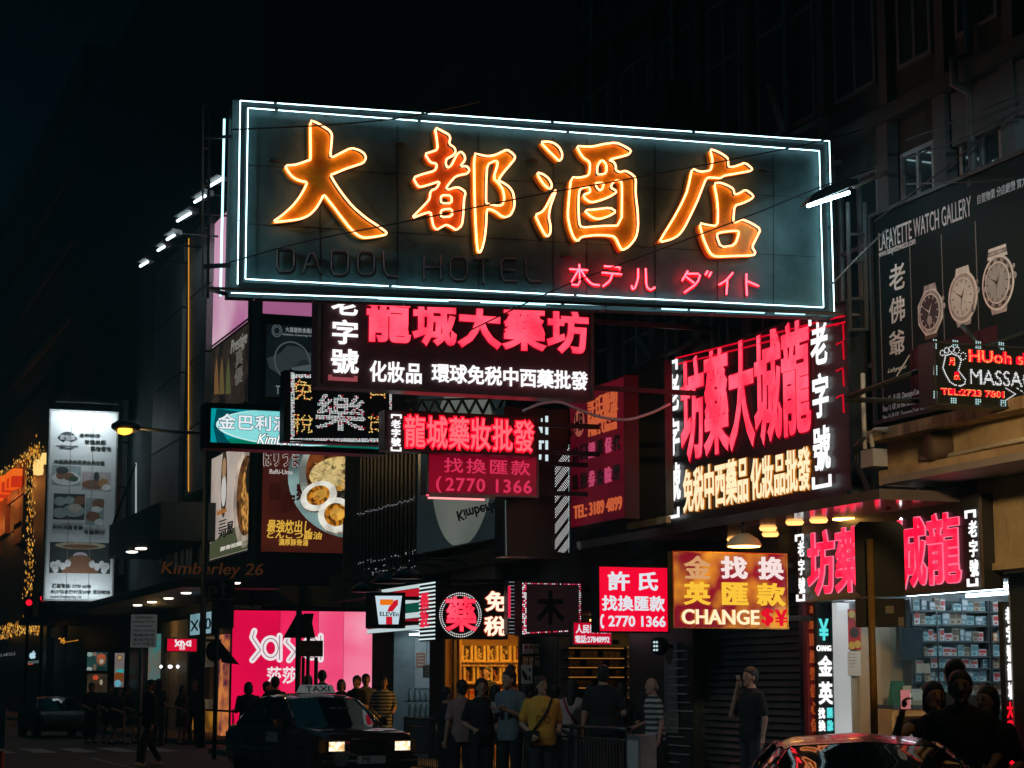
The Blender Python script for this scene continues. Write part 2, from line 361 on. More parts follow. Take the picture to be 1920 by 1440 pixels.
# ================================================================== the near block: shops below, flats above
near = thing('apartment_block', 'tall dark apartment block with shops at street level on the right', 'building', (19, 20, 0))
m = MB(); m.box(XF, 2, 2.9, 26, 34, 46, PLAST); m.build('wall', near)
m = MB()
YS = {k: yat(k) for k in (735, 805, 835, 985, 1045, 1180, 1300, 1500, 1590, 1900)}
for a, b in ((2, YS[1900]), (YS[1590], YS[1500]), (YS[1300], YS[1180]), (YS[1045], 34)): m.box(XF, a, PV, 18, b, 2.9, DARKW)
m.box(16.6, YS[1900], PV, 18, YS[1590], 2.9, DARKW); m.box(XF + .25, YS[1500], PV, 18, YS[1300], 2.9, DARKW); m.box(16.6, YS[1180], PV, 18, YS[1045], 2.9, DARKW)
m.build('ground_floor_wall', near)
PILR = pbr('light concrete pilaster', (.05, .056, .06), .85, 0, .4, 1.5, .4)
pil = [YS[1590] + .15, 22.0, 20.65, 19.2, 25.9, 27.6, 29.3, 31.0, 32.7]
for y in pil:
    m = MB(); m.box(XF - .16, y - .14, 5.0, XF + .05, y + .14, 8.75, PILR); m.box(XF - .12, y - .1, 8.95, XF + .05, y + .1, 46, PILR); m.build('pilaster', near)
m = MB(); m.box(XF - .22, 2, 8.75, XF + .05, 34.05, 8.95, PLAST); m.box(XF - .2, 2, 12.6, XF + .05, 34.05, 12.8, PLAST); m.build('ledge', near)
m = MB(); m.box(XF - .14, 18.2, 8.05, XF + .03, 20.4, 8.7, PILR); m.box(XF - .12, 18.2, 6.9, XF + .03, 20.0, 7.5, PILR); m.build('balcony_panel', near)
ALU = pbr('aluminium frame', (.25, .27, .28), .4, .7, .2, 6)
sp_ = sorted(pil)
for a, b in zip(sp_[:-1], sp_[1:]):
    for z0, z1 in ((5.7, 8.3), (9.4, 12.0), (13.3, 15.9)):
        w = MB(); a1, b1 = a + .3, b - .25
        w.box(XF - .05, a1, z0, XF + .02, a1 + .06, z1, ALU); w.box(XF - .05, b1 - .06, z0, XF + .02, b1, z1, ALU)
        w.box(XF - .05, a1 + .06, z0, XF + .02, b1 - .06, z0 + .06, ALU); w.box(XF - .05, a1 + .06, z1 - .06, XF + .02, b1 - .06, z1, ALU)
        w.box(XF - .045, (a1 + b1) / 2 - .03, z0 + .06, XF + .02, (a1 + b1) / 2 + .03, z1 - .06, ALU); w.box(XF - .04, a1 + .06, z0 + 1.6, XF + .015, b1 - .06, z0 + 1.65, ALU)
        wo_ = w.build('window', near)
        w = MB(); w.box(XF - .02, a1 + .06, z0 + .06, XF - .008, b1 - .06, z1 - .06, WGLASS); w.build('pane', wo_)
# cream ledge and rendered bands above the right-hand shop, pipes on it
m = MB(); fx = FX(12.55)
p0, p1 = fx.p(*fx.uv(1628, 830)), fx.p(*fx.uv(2080, 700))
ya, yb = fx.pp(1628, 800).y, 14.0
def zat(px, py, X): return FX(X).pp(px, py).z
m.box(12.50, yb, zat(1650, 824, 12.5), XF, ya, zat(1650, 803, 12.5), CREAMS)
m.box(12.78, yb, zat(1660, 886, 12.78), XF, ya - .05, zat(1650, 824, 12.5) , CREAMW)
m.box(12.62, yb, zat(1660, 909, 12.62), XF, ya - .1, zat(1660, 886, 12.78), CREAMW)
m.build('cornice', near)
zc = zat(1660, 909, 12.62)
m = MB(); m.box(12.1, yb, zc - .09, XF, YS[1900] + .9, zc - .01, pbr('pale canopy soffit', (.32, .29, .27), .6, 0, .2, 1.5)); m.build('canopy_slab', near)
m = MB(); m.box(12.9, 2, 2.9, XF, yat(1845, 12.9), zc - .1, CREAMW); m.box(12.86, 2, 2.92, 12.9, yat(1848, 12.86), 3.0, CREAMW); m.build('rendered_panel', near)
m = MB(); PIPE = pbr('painted conduit', (.5, .46, .38), .5, 0, .2, 8)
fx2 = FX(12.74)
m.tube([fx2.pp(*q) for q in ((1728, 860), (1765, 857), (1800, 850), (1850, 838), (1960, 815))], .03, PIPE); m.build('conduit', near)
m = MB(); m.tube([FX(12.45).pp(*q) for q in ((1618, 700), (1619, 760), (1622, 842))], .03, PIPE); m.tube([FX(12.45).pp(*q) for q in ((1636, 838), (1633, 815), (1640, 806), (1664, 805))], .03, PIPE); m.build('conduit', near)
m = MB(); m.fbox(FX(12.5), *FX(12.5).rect(1627, 846, 1651, 874), -.1, .1, pbr('grey switch box', (.35, .34, .32), .5, 0, .2, 5)); m.build('switch_box', near)
m = MB()
for k in range(5):
    dx = random.uniform(-6, 6)
    m.tube([FX(12.4).pp(*q) for q in ((1622 + dx, 820), (1607 + dx, 838), (1606 + dx, 865), (1622 + dx, 900), (1632 + dx, 928), (1655 + dx, 935), (1668 + dx, 955))], .012, BLACKP, 5)
m.build('cable_bundle', near)
m = MB(); m.lathe(FX(12.7).pp(1763, 838), [(.02, -.1), (.17, -.1), (.17, .12), (.14, .16), (.02, .16)], RUST, 14, (-1, .2, 0)); m.build('pipe_flange', near)
# ceiling of the little arcade over the shop signs, with round downlights
ZC = zat(1500, 958, 11.6)
m = MB(); m.box(11.7, 20.0, ZC, XF, 29.2, ZC + .12, pbr('glossy dark ceiling', (.12, .10, .10), .12, 0, .2, 3)); m.build('arcade_ceiling', near)
for px, py in ((1440, 990), (1473, 1002), (1490, 979), (1531, 989), (1410, 1012), (1535, 975)):
    r = ray(px, py); t = (ZC - CAMZ) / r.z; q = EYE + r * t
    if not (11.75 < q.x < 13.1): q = Vector((min(13.0, max(11.85, q.x)), q.y, ZC))
    m = MB(); m.lathe((q.x, q.y, ZC - .035), [(.10, 0), (.12, .034)], emis((255, 176, 96), 2.6, True, 'warm downlight'), 16); m.build('downlight', near)
DRAIN = pbr('dull drain pipe', (.055, .062, .064), .6, 0, .4, 2)
for y in (20.0, 24.6, 28.4, 31.8): m = MB(); m.tube([(XF - .12, y, 5.0), (XF - .12, y, 8.6), (XF - .34, y, 8.7), (XF - .34, y, 9.0), (XF - .12, y, 9.1), (XF - .12, y, 30)], .055, DRAIN, 8); [m.lathe((XF - .12, y, z), [(.075, -.04), (.075, .04)], DRAIN, 8) for z in (6, 7.5, 10, 12, 14)]; m.build('drain_pipe', near)
# windows' air conditioners
for px, py in ((1252, 215), (1290, 200), (1322, 262)):
    q = FX(XF).pp(px, py); m = MB(); m.box(XF - .55, q.y - .4, q.z - .28, XF - .02, q.y + .4, q.z + .28, STEEL)
    for k in range(6): m.box(XF - .565, q.y - .36, q.z - .22 + k * .08, XF - .551, q.y + .36, q.z - .19 + k * .08, STEEL)
    m.box(XF - .5, q.y - .3, q.z - .36, XF, q.y - .26, q.z - .281, STEEL); m.box(XF - .5, q.y + .26, q.z - .36, XF, q.y + .3, q.z - .281, STEEL)
    single(m, 'air_conditioner', 'grey window air conditioner on a bracket high on the dark block', 'air conditioner', (XF - .28, q.y, q.z - .36), 'air conditioners on the dark apartment block')

# the lower block next to it, as far as the side street
low = thing('shop_block', 'lower block with small lit shops beside the side street', 'building', (19, 41, 0))
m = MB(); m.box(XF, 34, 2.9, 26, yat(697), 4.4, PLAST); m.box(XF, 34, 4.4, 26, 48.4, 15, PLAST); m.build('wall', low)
m = MB()
for a, b in ((34, YS[985]), (YS[835], YS[805]), (YS[735], yat(697))): m.box(XF, a, PV, 18, b, 2.9, DARKW)
m.box(16.6, YS[985], PV, 18, YS[835], 2.9, DARKW); m.box(16.0, YS[805], PV, 18, YS[735], 2.9, DARKW); m.build('ground_floor_wall', low)
m = MB()
fxx = FX(13.05)
u0, v0, u1, v1 = fxx.rect(846, 1000, 930, 1090); m.fbox(fxx, u0, v0, u1, v1 + .4, -.15, .02, pbr('beige mosaic', (.30, .24, .19), .8, 0, .25, 3))
m.build('fascia_panel', low); m = MB(); u0, v0, u1, v1 = fxx.rect(640, 1080, 705, 1120); m.fbox(fxx, u0, v0, u1, v1, -.15, .3, PILR)
m.build('fascia_panel', low); m = MB(); u0, v0, u1, v1 = fxx.rect(690, 1085, 1050, 1100); m.fbox(fxx, u0, 3.95, u1, 4.25, -.15, .12, DARKW)
m.build('fascia_panel', low)
for px in (690, 755, 820, 890, 960):
    m = MB(); q = fxx.pp(px, 1090); m.box(XF - .9, q.y - .03, q.z - .03, XF, q.y + .03, q.z + .03, STEEL); m.build('awning_bar', low)

# ================================================================== the corner block across the side street
corner = thing('corner_block', 'corner department store with big posters across the side street', 'building', (20, 70, 0))
YC = yat(475)
FASC = pbr('grey metal cladding', (.17, .18, .18), .55, .2, .3, 1.2, .15)
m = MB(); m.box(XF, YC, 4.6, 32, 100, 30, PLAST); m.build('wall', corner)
m = MB(); m.box(XF + .3, YC + .4, PV, 32, 100, 4.6, DARKW); m.build('ground_floor_wall', corner)
fc = FX(XF)
for x0, y0, x1, y1, w, mt in ((372, 440, 394, 918, .25, FASC), (303, 510, 344, 948, .2, FASC), (352, 470, 368, 930, .06, DARKW)):
    m = MB(); u0, v0, u1, v1 = fc.rect(x0, y0, x1, y1); n = 4
    for k in range(n): a = v0 + (v1 - v0) * k / n; m.fbox(fc, u0, a + .03, u1, a + (v1 - v0) / n - .03, .0, w, mt)
    m.build('cladding_panel', corner)
WB2 = pbr('warm fascia', (.30, .20, .10), .6, 0, .2, .6)
m = MB(); kk = FY(YC - .1); m.fbox(kk, *kk.rect(436, 1096, 690, 1138), -.3, .0, WB2)
for px in (468, 560, 640): m.fbox(kk, *kk.rect(px, 1096, px + 5, 1138), .001, .2, DARKW)
m.build('fascia_panel', corner)
for px in (309, 322, 338, 350, 360, 366, 385):
    m = MB(); u0, v0, u1, v1 = fc.rect(px, 940, px + 2, 1060); m.fbox(fc, u0, v0, u1, v1, 0, .15, FASC); m.build('facade_fin', corner)
m = MB(); g0, g1 = fc.pp(370, 448, .3), fc.pp(370, 922, .3); m.rod(g0, g1, .018, emis((255, 176, 60), .8, True, 'gold strip light')); m.build('strip_light', corner)
m = MB()
m.box(10.7, YC - 1.85, 4.35, XF + .3, 96, 4.6, DARKW); m.build('canopy', corner)
for px, py in ((349, 1111), (316, 1121), (285, 1128), (258, 1134), (440, 1092)):
    r = ray(px, py); t = (4.35 - CAMZ) / r.z; q = EYE + r * t; q.x = min(max(q.x, 10.9), 13.3)
    m = MB(); m.lathe((q.x, q.y, 4.31), [(.13, 0), (.16, .035)], emis((255, 240, 220), 4, True, 'white downlight'), 12); m.build('downlight', corner)
k = FY(YC - 1.6); u0, v0, u1, v1 = k.rect(302, 1053, 492, 1086)
m = MB(); text(m, k, 'Kimberley 26', (u0, v0, u1, v1), pbr('bronze letter', (.30, .14, .06), .45, .5, .2, 6, emit=((150, 84, 40), .10)), bold=.0, shear=.18, th=.08); m.build('lettering', corner)
m = MB(); qa = FX(11.4); u0, v0, u1, v1 = FX(11.4).rect(205, 985, 300, 1012); m.fbox(FX(11.4), u0, v0, u1, v1, -1.8, 0, DARKW); m.build('entrance_canopy', corner)
for px, py in ((265, 1008), (248, 1013)):
    q = FX(11.5).pp(px, py); m = MB(); m.lathe((q.x, q.y, v0 - .05), [(.16, 0), (.2, .04)], emis((255, 240, 220), 7), 12); m.build('downlight', corner)
m = MB(); q0, q1 = FX(12.5).pp(255, 868), FX(12.5).pp(255, 972); m.rod(q0, q1, .03, emis((190, 200, 200), .7)); m.build('strip_light', corner); m = MB(); m.rod(FX(12.4).pp(253, 870), FX(11.6).pp(212, 985), .05, STEEL); m.build('stay_rod', corner)
# its shop windows along the street
WARMW = pbr('warm panelled shop window', (.34, .30, .24), .7, 0, .2, .8)
m = MB(); u0, v0, u1, v1 = fc.rect(306, 1168, 352, 1352); m.fbox(fc, u0, PV, u1, v1, .0, .06, WARMW)
for k in range(1, 3): uu = u0 + (u1 - u0) * k / 3; m.fbox(fc, uu - .02, PV, uu + .02, v1, .06, .07, DARKW)
m.build('shop_window', corner)
m = MB(); q = fc.pp(331, 1172, .8)
m.lathe((q.x, q.y, 3.42), [(.1, 0), (.12, .05)], emis((255, 190, 100), 40), 12); m.build('wall_washer', corner)
for px in (318, 334, 337, 350):
    q = fc.pp(px, 1250, .3); m = MB(); m.lathe((q.x, q.y, q.z), [(.01, -.06), (.06, 0), (.01, .06)], emis((255, 255, 255), 3, False), 8); m.build('spot_lamp', corner)
m = MB(); u0, v0, u1, v1 = fc.rect(385, 1195, 425, 1340); m.fbox(fc, u0, PV, u1, v1, 0, .05, backlit('dim cream shop window', (96, 84, 60), (44, 38, 32), .6, .8))
m.fbox(fc, u0, PV + .1, u1, PV + .75, .06, .5, backlit('lit yellow counter', (190, 130, 40), (110, 70, 20), .6, 1.5)); m.fbox(fc, u0 + .6, 1.2, u1 - 1.2, 2.2, .06, .3, pbr('pale carton', (.3, .26, .2), .8)); m.build('shop_window', corner)
m = MB(); u0, v0, u1, v1 = fc.rect(427, 1190, 435, 1335); m.fbox(fc, u0, PV, u1, v1, 0, .25, backlit('poster column', (235, 140, 70), (90, 30, 60), .8, 2.2)); m.build('poster_column', corner)
m = MB(); u0, v0, u1, v1 = fc.rect(292, 1190, 302, 1275); m.fbox(fc, u0, v0, u1, v1, 0, .25, backlit('teal poster column', (60, 150, 150), (150, 100, 70), .55, 1.2)); m.build('poster_column', corner)

# dark towers further along and behind, hardly told from the sky
for x0, y0, x1, y1, h, lab in ((13.6, 101, 40, 150, 34, 'dark tower beyond the restaurant banner'), (33, 52, 60, 140, 44, 'dark tower behind the corner store')):
    m = MB(); m.box(x0, y0, 0, x1, y1, h, PLAST)
    for z in range(4, int(h), 4): m.box(x0 - .2, y0 - .2, z, x1, y0 - .002, z + .5, PLAST); m.box(x0 - .2, y0, z, x0 - .002, y1, z + .5, PLAST)
    t = thing('tower_block', lab, 'building', ((x0 + x1) / 2, (y0 + y1) / 2, 0)); m.build('wall', t)
# the block at the far left, dressed with golden strings
far = thing('arcade_building', 'far shopping arcade glowing orange under golden light strings', 'building', (22, 135, 0))
YF = yat(84)
m = MB(); m.box(XF, YF, 0, 34, 175, 17.5, DARKW); m.build('wall', far)
ORNG = backlit('floodlit orange cladding', (255, 120, 20), (150, 40, 20), .75, .35)
m = MB()
for x0, x1, y0, y1 in ((2, 18, 960, 1000), (30, 52, 945, 985), (36, 50, 985, 1015), (-14, 0, 985, 1040)):
    u0, v0, u1, v1 = fc.rect(x0, y0, x1, y1); m.fbox(fc, u0, v0, u1, v1, 0, .3, pbr('orange cladding', (.45, .16, .06), .6, 0, .3, .5))
u0, v0, u1, v1 = fc.rect(-20, 950, 58, 920); m.fbox(fc, u0, min(v0, v1), u1, max(v0, v1) + 1, 0, .25, pbr('orange cladding', (.45, .16, .06))); m.build('cladding', far)
m = MB()
for a, b, c, d in ((3, 10, 917, 937), (12, 24, 905, 930), (25, 31, 897, 922), (36, 41, 890, 915), (44, 50, 885, 912)):
    u0, v0, u1, v1 = fc.rect(a, c, b, d); m.fbox(fc, u0, v0, u0 + (u1 - u0) * .35, v1, .26, .8, emis((255, 92, 20), 1.0)); m.fbox(fc, u0 + (u1 - u0) * .36, v0 + (v1 - v0) * .6, u1, v1, .26, .8, emis((255, 110, 30), 1.0)); m.fbox(fc, u0 + (u1 - u0) * .62, v0, u1, v0 + (v1 - v0) * .58, .26, .8, emis((210, 50, 16), 1.0))
m.build('lettering', far)
gold = [emis((255, 190, 80), 1.1, False, 'gold bulb'), emis((255, 160, 40), .8, False), emis((200, 150, 80), .7, False)]
m = MB(); f2 = FX(XF - .5)
def spray(n, fn):
    for _ in range(n):
        px, py = fn(); u, v = f2.uv(px, py); dot(m, f2, u, v, random.uniform(.05, .11), random.choice(gold), random.uniform(0, .4), 5)
spray(120, lambda: (lambda t: (78 - 78 * t + random.gauss(0, 1.5), 842 + 52 * t + random.gauss(0, 5)))(random.random()))
spray(90, lambda: (random.gauss(74, 7), random.gauss(855, 11)))
spray(240, lambda: (lambda t: (66 - 5 * t + random.gauss(0, 2.6), 870 + 290 * t))(random.random()))
spray(230, lambda: (lambda t: (t * 68, 1188 - t * 14 + random.uniform(-14, 12)))(random.random()))
spray(60, lambda: (random.gauss(77, 2), random.uniform(1155, 1190)))
single(m, 'string_lights', 'golden string lights draped along the edge of the orange arcade', 'string lights', (XF - .5, YF, 0))
for px, py in ((72, 872), (72, 881), (86, 860)):
    q = f2.pp(px, py); m = MB(); m.lathe(q, [(.02, -.3), (.24, -.25), (.28, 0), (.2, .28), (.02, .3)], emis((255, 215, 130), 1.2, False), 8)
    m.rod(q + Vector((0, 0, .3)), q + Vector((.6, 0, .5)), .04, STEEL)
    single(m, 'wall_lantern', 'small glowing lantern at the top corner of the orange arcade', 'lantern', q, 'lanterns on the arcade corner')
# ================================================================== THE BIG NEON HOTEL SIGN
HY = 22.8; H = FY(HY)
hotel = thing('neon_sign', 'huge dark neon sign with four orange outlined characters inside double white tubes', 'neon sign', base(H, (432, 188, 1562, 596), .2))
TL, TR, BR_, BL = (436, 187), (1553, 262), (1563, 596), (428, 557)
def H3(px, py, w=0): return H.pp(px, py, w)
m = MB(); q = [H.uv(*p) for p in (BL, BR_, TR, TL)]
m.poly(H, q, .0, .0012, TEALP); 
m.hexa([H.p(*q[0], 0), H.p(*q[1], 0), H.p(*q[1], -.2), H.p(*q[0], -.2), H.p(*q[3], 0), H.p(*q[2], 0), H.p(*q[2], -.2), H.p(*q[3], -.2)], pbr('sooty sign case', (.02, .022, .024), .7, 0, .3, 3)); m.build('board', hotel)
m = MB(); O = [(447, 193), (1548, 268), (1557, 588), (441, 548)]; I = [(463, 205), (1532, 285), (1540, 578), (458, 525)]
ou, iu = [H.uv(*p) for p in O], [H.uv(*p) for p in I]
def inset(P, Q, k): return [(a[0] + (b[0] - a[0]) * k, a[1] + (b[1] - a[1]) * k) for a, b in zip(P, Q)]
band = pbr('dark teal channel', (.025, .042, .046), .5, .2, .4, 2, .2)
m.poly(H, inset(ou, iu, .3)[::-1], .002, .05, band, [inset(ou, iu, .75)]); m.build('channel', hotel)
m = MB()                                    # sheet seams and fixing clips
for px in (600, 745, 897, 1037, 1100, 1228, 1345, 1450): m.rod(H3(px, 215 + (px - 463) * .075, .003), H3(px, 532 + (px - 458) * .048, .003), .006, BLACKP, 4)
for py in (310, 420): m.rod(H3(466, py, .003), H3(1530, py + 62, .003), .005, BLACKP, 4)
for px, py in ((740, 268), (985, 300), (1050, 480), (1420, 318), (500, 300)): m.rod(H3(px, py, .02), H3(px + 22, py + 3, .02), .02, BLACKP, 5)
m.build('seams', hotel)
TUBEW = emis((200, 240, 250), 5.5, True, 'white neon tube'); TUBEW2 = emis((170, 232, 245), 2.6, True)
def seg_tube(T, fr, P, breaks, r, mat, w, name='neon_tube'):
    m = MB()
    for (a, b), br in zip(zip(P[:-1], P[1:]), breaks):
        cuts = [0] + br + [1]
        for c0, c1 in zip(cuts[:-1], cuts[1:]):
            e = .0035
            pt = lambda t: fr.pp(a[0] + (b[0] - a[0]) * t, a[1] + (b[1] - a[1]) * t, w)
            s0, s1 = pt(c0 + (e if c0 else 0)), pt(c1 - (e if c1 < 1 else 0))
            m.rod(s0, s1, r, mat, 8)
            if c0: m.lathe(s0, [(r * .6, -r), (r * 1.4, 0), (r * .6, r)], mat, 6, s1 - s0)
        n = max(2, int(math.hypot(b[0] - a[0], b[1] - a[1]) / 90))
        for k in range(n): t = (k + .5) / n; pm = fr.pp(a[0] + (b[0] - a[0]) * t, a[1] + (b[1] - a[1]) * t, w); m.rod(pm - fr.n * (w - .01), pm - fr.n * r, .008, BLACKP, 4)
    m.build(name, T)
seg_tube(hotel, H, [(442, 536), (447, 193), (1548, 268), (1557, 588)], [[.35], [.06, .31, .53, .77], [.5, .8]], .0066, TUBEW, .1)
seg_tube(hotel, H, [(430, 552), (1557, 589)], [[.28, .55, .8]], .006, TUBEW, .1)
seg_tube(hotel, H, [(463, 205), (1532, 285), (1540, 578), (458, 525), (463, 205)], [[.05, .3, .56], [.22, .9], [.43, .75], [.3]], .0062, TUBEW, .06)
m = MB(); sd = Fr(H.pp(428, 557), (0, 1, 0), (-1, 0, 0))
bx = H.pp(428, 557); m.rod(Vector((bx.x - .05, HY + .2, H3(430, 215).z)), Vector((bx.x - .05, HY + .2, H3(430, 550).z)), .014, TUBEW2, 8); m.build('neon_tube', hotel)
# the four characters: outlines traced stroke by stroke
def tr(ox, oy, s, P): return [(ox + x / s, oy + y / s) for x, y in P]
CH = []
o1 = (490, 215, 5.758)
CH.append(('dark centre', [[(500,90),(560,110),(640,155),(710,200),(735,245),(728,340),(715,470),(740,488),(830,440),(940,385),(1030,410),(1085,450),(1100,495),(1075,545),(990,575),(880,610),(765,660),(715,675),(770,770),(860,900),(960,1020),(1100,1140),(1230,1225),(1325,1295),(1310,1320),(1200,1340),(1080,1355),(1010,1325),(930,1250),(850,1150),(760,1030),(690,940),(645,885),(610,960),(560,1040),(490,1110),(400,1150),(260,1170),(90,1185),(200,1110),(310,1010),(390,910),(440,820),(470,755),(390,740),(310,700),(255,630),(230,575),(330,570),(400,550),(480,520),(505,515),(502,300)]], [[]], o1))
o2 = (750, 230, 5.5375)
CH.append(('two part', [[(330,75),(400,110),(475,150),(490,185),(475,245),(535,285),(545,330),(520,365),(450,400),(440,450),(460,495),(500,470),(530,410),(565,345),(600,325),(635,360),(645,410),(590,480),(660,475),(690,515),(665,555),(600,565),(540,585),(490,640),(445,700),(470,720),(540,695),(590,700),(650,745),(630,820),(625,960),(610,1090),(550,1140),(510,1110),(450,1080),(400,1105),(350,1135),(315,1100),(295,1000),(285,950),(220,965),(80,1020),(200,900),(275,820),(285,730),(350,705),(385,630),(280,665),(175,695),(145,670),(105,595),(200,560),(330,525),(350,480),(345,450),(285,440),(225,350),(290,330),(360,305),(350,200)],
   [(735,340),(800,360),(880,375),(960,360),(1020,330),(1075,305),(1130,340),(1160,375),(1150,410),(1100,470),(1040,540),(985,620),(1040,650),(1100,690),(1140,750),(1155,850),(1145,920),(1110,985),(1060,1005),(1020,995),(960,945),(900,920),(865,925),(860,1080),(845,1220),(815,1340),(790,1375),(770,1340),(755,1150),(740,800)]],
   [[[(390,800),(410,775),(500,780),(505,860),(395,860)],[(390,945),(410,925),(505,915),(510,995),(395,1005)]],[[(870,460),(960,415),(985,440),(935,600),(990,650),(1035,720),(1050,810),(1030,880),(960,885),(870,865),(858,850),(860,650)]]], o2))
o3 = (980, 250, 6.0)
CH.append(('water radical', [[(160,125),(240,120),(310,135),(370,180),(405,250),(400,310),(370,340),(320,290),(240,210)],[(120,465),(190,485),(250,530),(285,590),(285,640),(255,650),(200,600),(150,530)],
   [(340,655),(310,740),(270,850),(250,960),(275,1070),(270,1150),(240,1185),(210,1160),(150,1050),(100,940),(180,910),(230,840),(300,700)],
   [(565,170),(640,175),(740,178),(860,150),(1005,130),(1100,170),(1180,220),(1150,265),(1060,290),(920,325),(980,345),(1005,390),(1005,440),(1050,465),(1110,445),(1180,480),(1230,530),(1225,700),(1250,900),(1255,1080),(1230,1200),(1150,1300),(1075,1340),(1040,1280),(1010,1210),(970,1175),(800,1165),(620,1185),(575,1240),(530,1190),(490,1080),(465,950),(480,740),(505,520),(600,525),(700,500),(715,440),(715,350),(640,300),(600,240)],
   [(650,890),(780,880),(940,860),(1010,905),(940,950),(840,985),(780,985),(710,950)]],
   [[],[],[],[[(795,490),(795,400),(830,340),(860,330),(900,375),(900,460),(870,485)],[(770,590),(820,580),(870,590),(860,640),(830,670),(800,645)],[(590,680),(620,640),(700,625),(720,660),(715,690),(640,715),(660,760),(720,800),(800,790),(920,745),(1015,690),(1000,665),(945,635),(970,580),(1010,555),(1060,560),(1075,600),(1070,1060),(840,1065),(620,1085),(595,1040),(585,880)]],[]], o3))
o4 = (1210, 270, 6.0)
CH.append(('roof stroke', [[(680,85),(740,100),(830,145),(885,190),(885,280),(930,285),(1000,265),(1075,235),(1160,305),(1130,330),(1040,345),(930,365),(840,380),(800,410),(740,405),(660,400),(630,430),(590,530),(530,685),(470,810),(390,970),(330,1050),(250,1095),(110,1130),(160,1040),(260,880),(350,720),(420,570),(450,450),(480,300),(570,340),(680,325),(700,290),(710,200)],
   [(725,465),(800,460),(880,490),(945,530),(955,595),(1010,580),(1080,535),(1170,605),(1150,640),(1050,690),(955,715),(940,890),(960,910),(1040,870),(1140,910),(1250,980),(1200,1080),(1150,1180),(1190,1240),(1170,1275),(960,1280),(740,1290),(680,1250),(610,1100),(560,910),(650,935),(765,945),(770,800),(760,640)]],
   [[],[[(750,1040),(800,1015),(980,995),(1010,1015),(960,1160),(800,1185)]]], o4))
ORFACE = pbr('orange letter enamel', (.95, .50, .025), .45, 0, .3, 5, .1, stain=(.74, .26, .014)); ORSIDE = pbr('orange letter return', (.85, .32, .02), .5, 0, .2, 4)
ORFACER = pbr('reddish orange letter enamel', (.80, .20, .02), .45, 0, .3, 5, .1, stain=(.55, .09, .01))
NEONO = emis((255, 160, 104), 5.5, True, 'orange neon tube')
for nm, outs, holes, (ox, oy, s) in CH:
    ch = None; tub = MB(); fm = MB()
    for pi_, (out, hs) in enumerate(zip(outs, holes)):
        P = [H.uv(*p) for p in chaikin(tr(ox, oy, s, out))]; HS = [[H.uv(*p) for p in chaikin(tr(ox, oy, s, h))] for h in hs]
        cx = sum(p[0] for p in P) / len(P)
        big = [(p[0] - .018, p[1] - .016) for p in P]; bh = [[(p[0] - .018, p[1] - .016) for p in h] for h in HS]
        fm.poly(H, big, .004, .09, ORFACER if nm == 'two part' and pi_ == 0 else ORFACE, bh, ORSIDE)
        for L in [P] + HS:
            pts = [H.p(u, v, .124) for u, v in L]
            tub.tube(pts, .0125, NEONO, 6, True)
            for k in range(0, len(L), 9): tub.rod(H.p(*L[k], .09), H.p(*L[k], .116), .008, BLACKP, 4)
    ch = fm.build('character', hotel); tub.build('neon_tube', ch)
# unlit English line and red katakana line
def strokes(T, name, ox, oy, s, L, mat, backmat, r, rb, w=.12):
    m = MB(); b = MB()
    for st in L:
        st = chaikin(tr(ox, oy, s, st), False, 1) if len(st) > 2 else tr(ox, oy, s, st)
        m.tube([H.pp(x, y, w) for x, y in st], r, mat, 6)
        b.tube([H.pp(x + 2.5, y + 2.5, w * .45) for x, y in st], rb, backmat, 6)
    k = b.build(name, T); m.build('neon_tube', k)
DEAD = pbr('unlit neon glass', (.20, .17, .17), .3, 0, .3, 8)
oe = (480, 450, 3.4286)
for L in ([[(122,62),(122,210),(200,212),(230,190),(230,90),(215,65),(122,62)]], [[(285,220),(342,65),(405,225)],[(312,165),(380,170)]], [[(470,80),(470,228),(550,232),(578,205),(578,105),(555,82),(470,80)]], [[(660,85),(640,105),(640,205),(665,230),(720,230),(745,205),(745,110),(720,85),(660,85)]], [[(800,85),(812,235),(895,245)]],
          [[(1062,110),(1062,260)],[(1168,110),(1170,262)],[(1065,182),(1168,185)]], [[(1255,120),(1232,140),(1232,240),(1262,265),(1310,265),(1338,240),(1338,145),(1312,120),(1255,120)]], [[(1375,125),(1480,130)],[(1442,130),(1442,290)]], [[(1650,130),(1555,128),(1560,270),(1660,272)],[(1562,200),(1640,200)]], [[(1712,135),(1718,270),(1812,275)]]):
    strokes(hotel, 'unlit_letter', *oe, L, DEAD, pbr('sooty channel', (.008, .008, .009), .8), .010, .022)
NEONR = emis((255, 46, 56), 16.0, True, 'red neon tube'); REDS = pbr('red letter enamel', (.65, .02, .05), .4, 0, .2, 5)
ok_ = (1030, 470, 4.571)
for L in ([[(150,170),(305,180)],[(232,130),(238,310),(155,300),(225,178)],[(245,175),(290,250),(340,300),(405,308)]], [[(445,145),(585,155),(575,175)],[(425,200),(595,215)],[(515,215),(495,270),(435,318)]], [[(735,165),(735,250),(710,330),(685,345),(680,310)],[(800,165),(805,320),(840,350),(880,325)]],
          [[(1160,185),(1110,270)],[(1155,210),(1270,210),(1240,290),(1130,370)],[(1145,235),(1215,290)],[(1330,185),(1310,220)],[(1360,195),(1340,235)]], [[(1545,200),(1490,265),(1425,305)],[(1498,260),(1490,385)]], [[(1660,210),(1660,300),(1665,395)],[(1670,275),(1765,315)]]):
    strokes(hotel, 'red_letter', *ok_, L, NEONR, REDS, .0105, .017, .095)
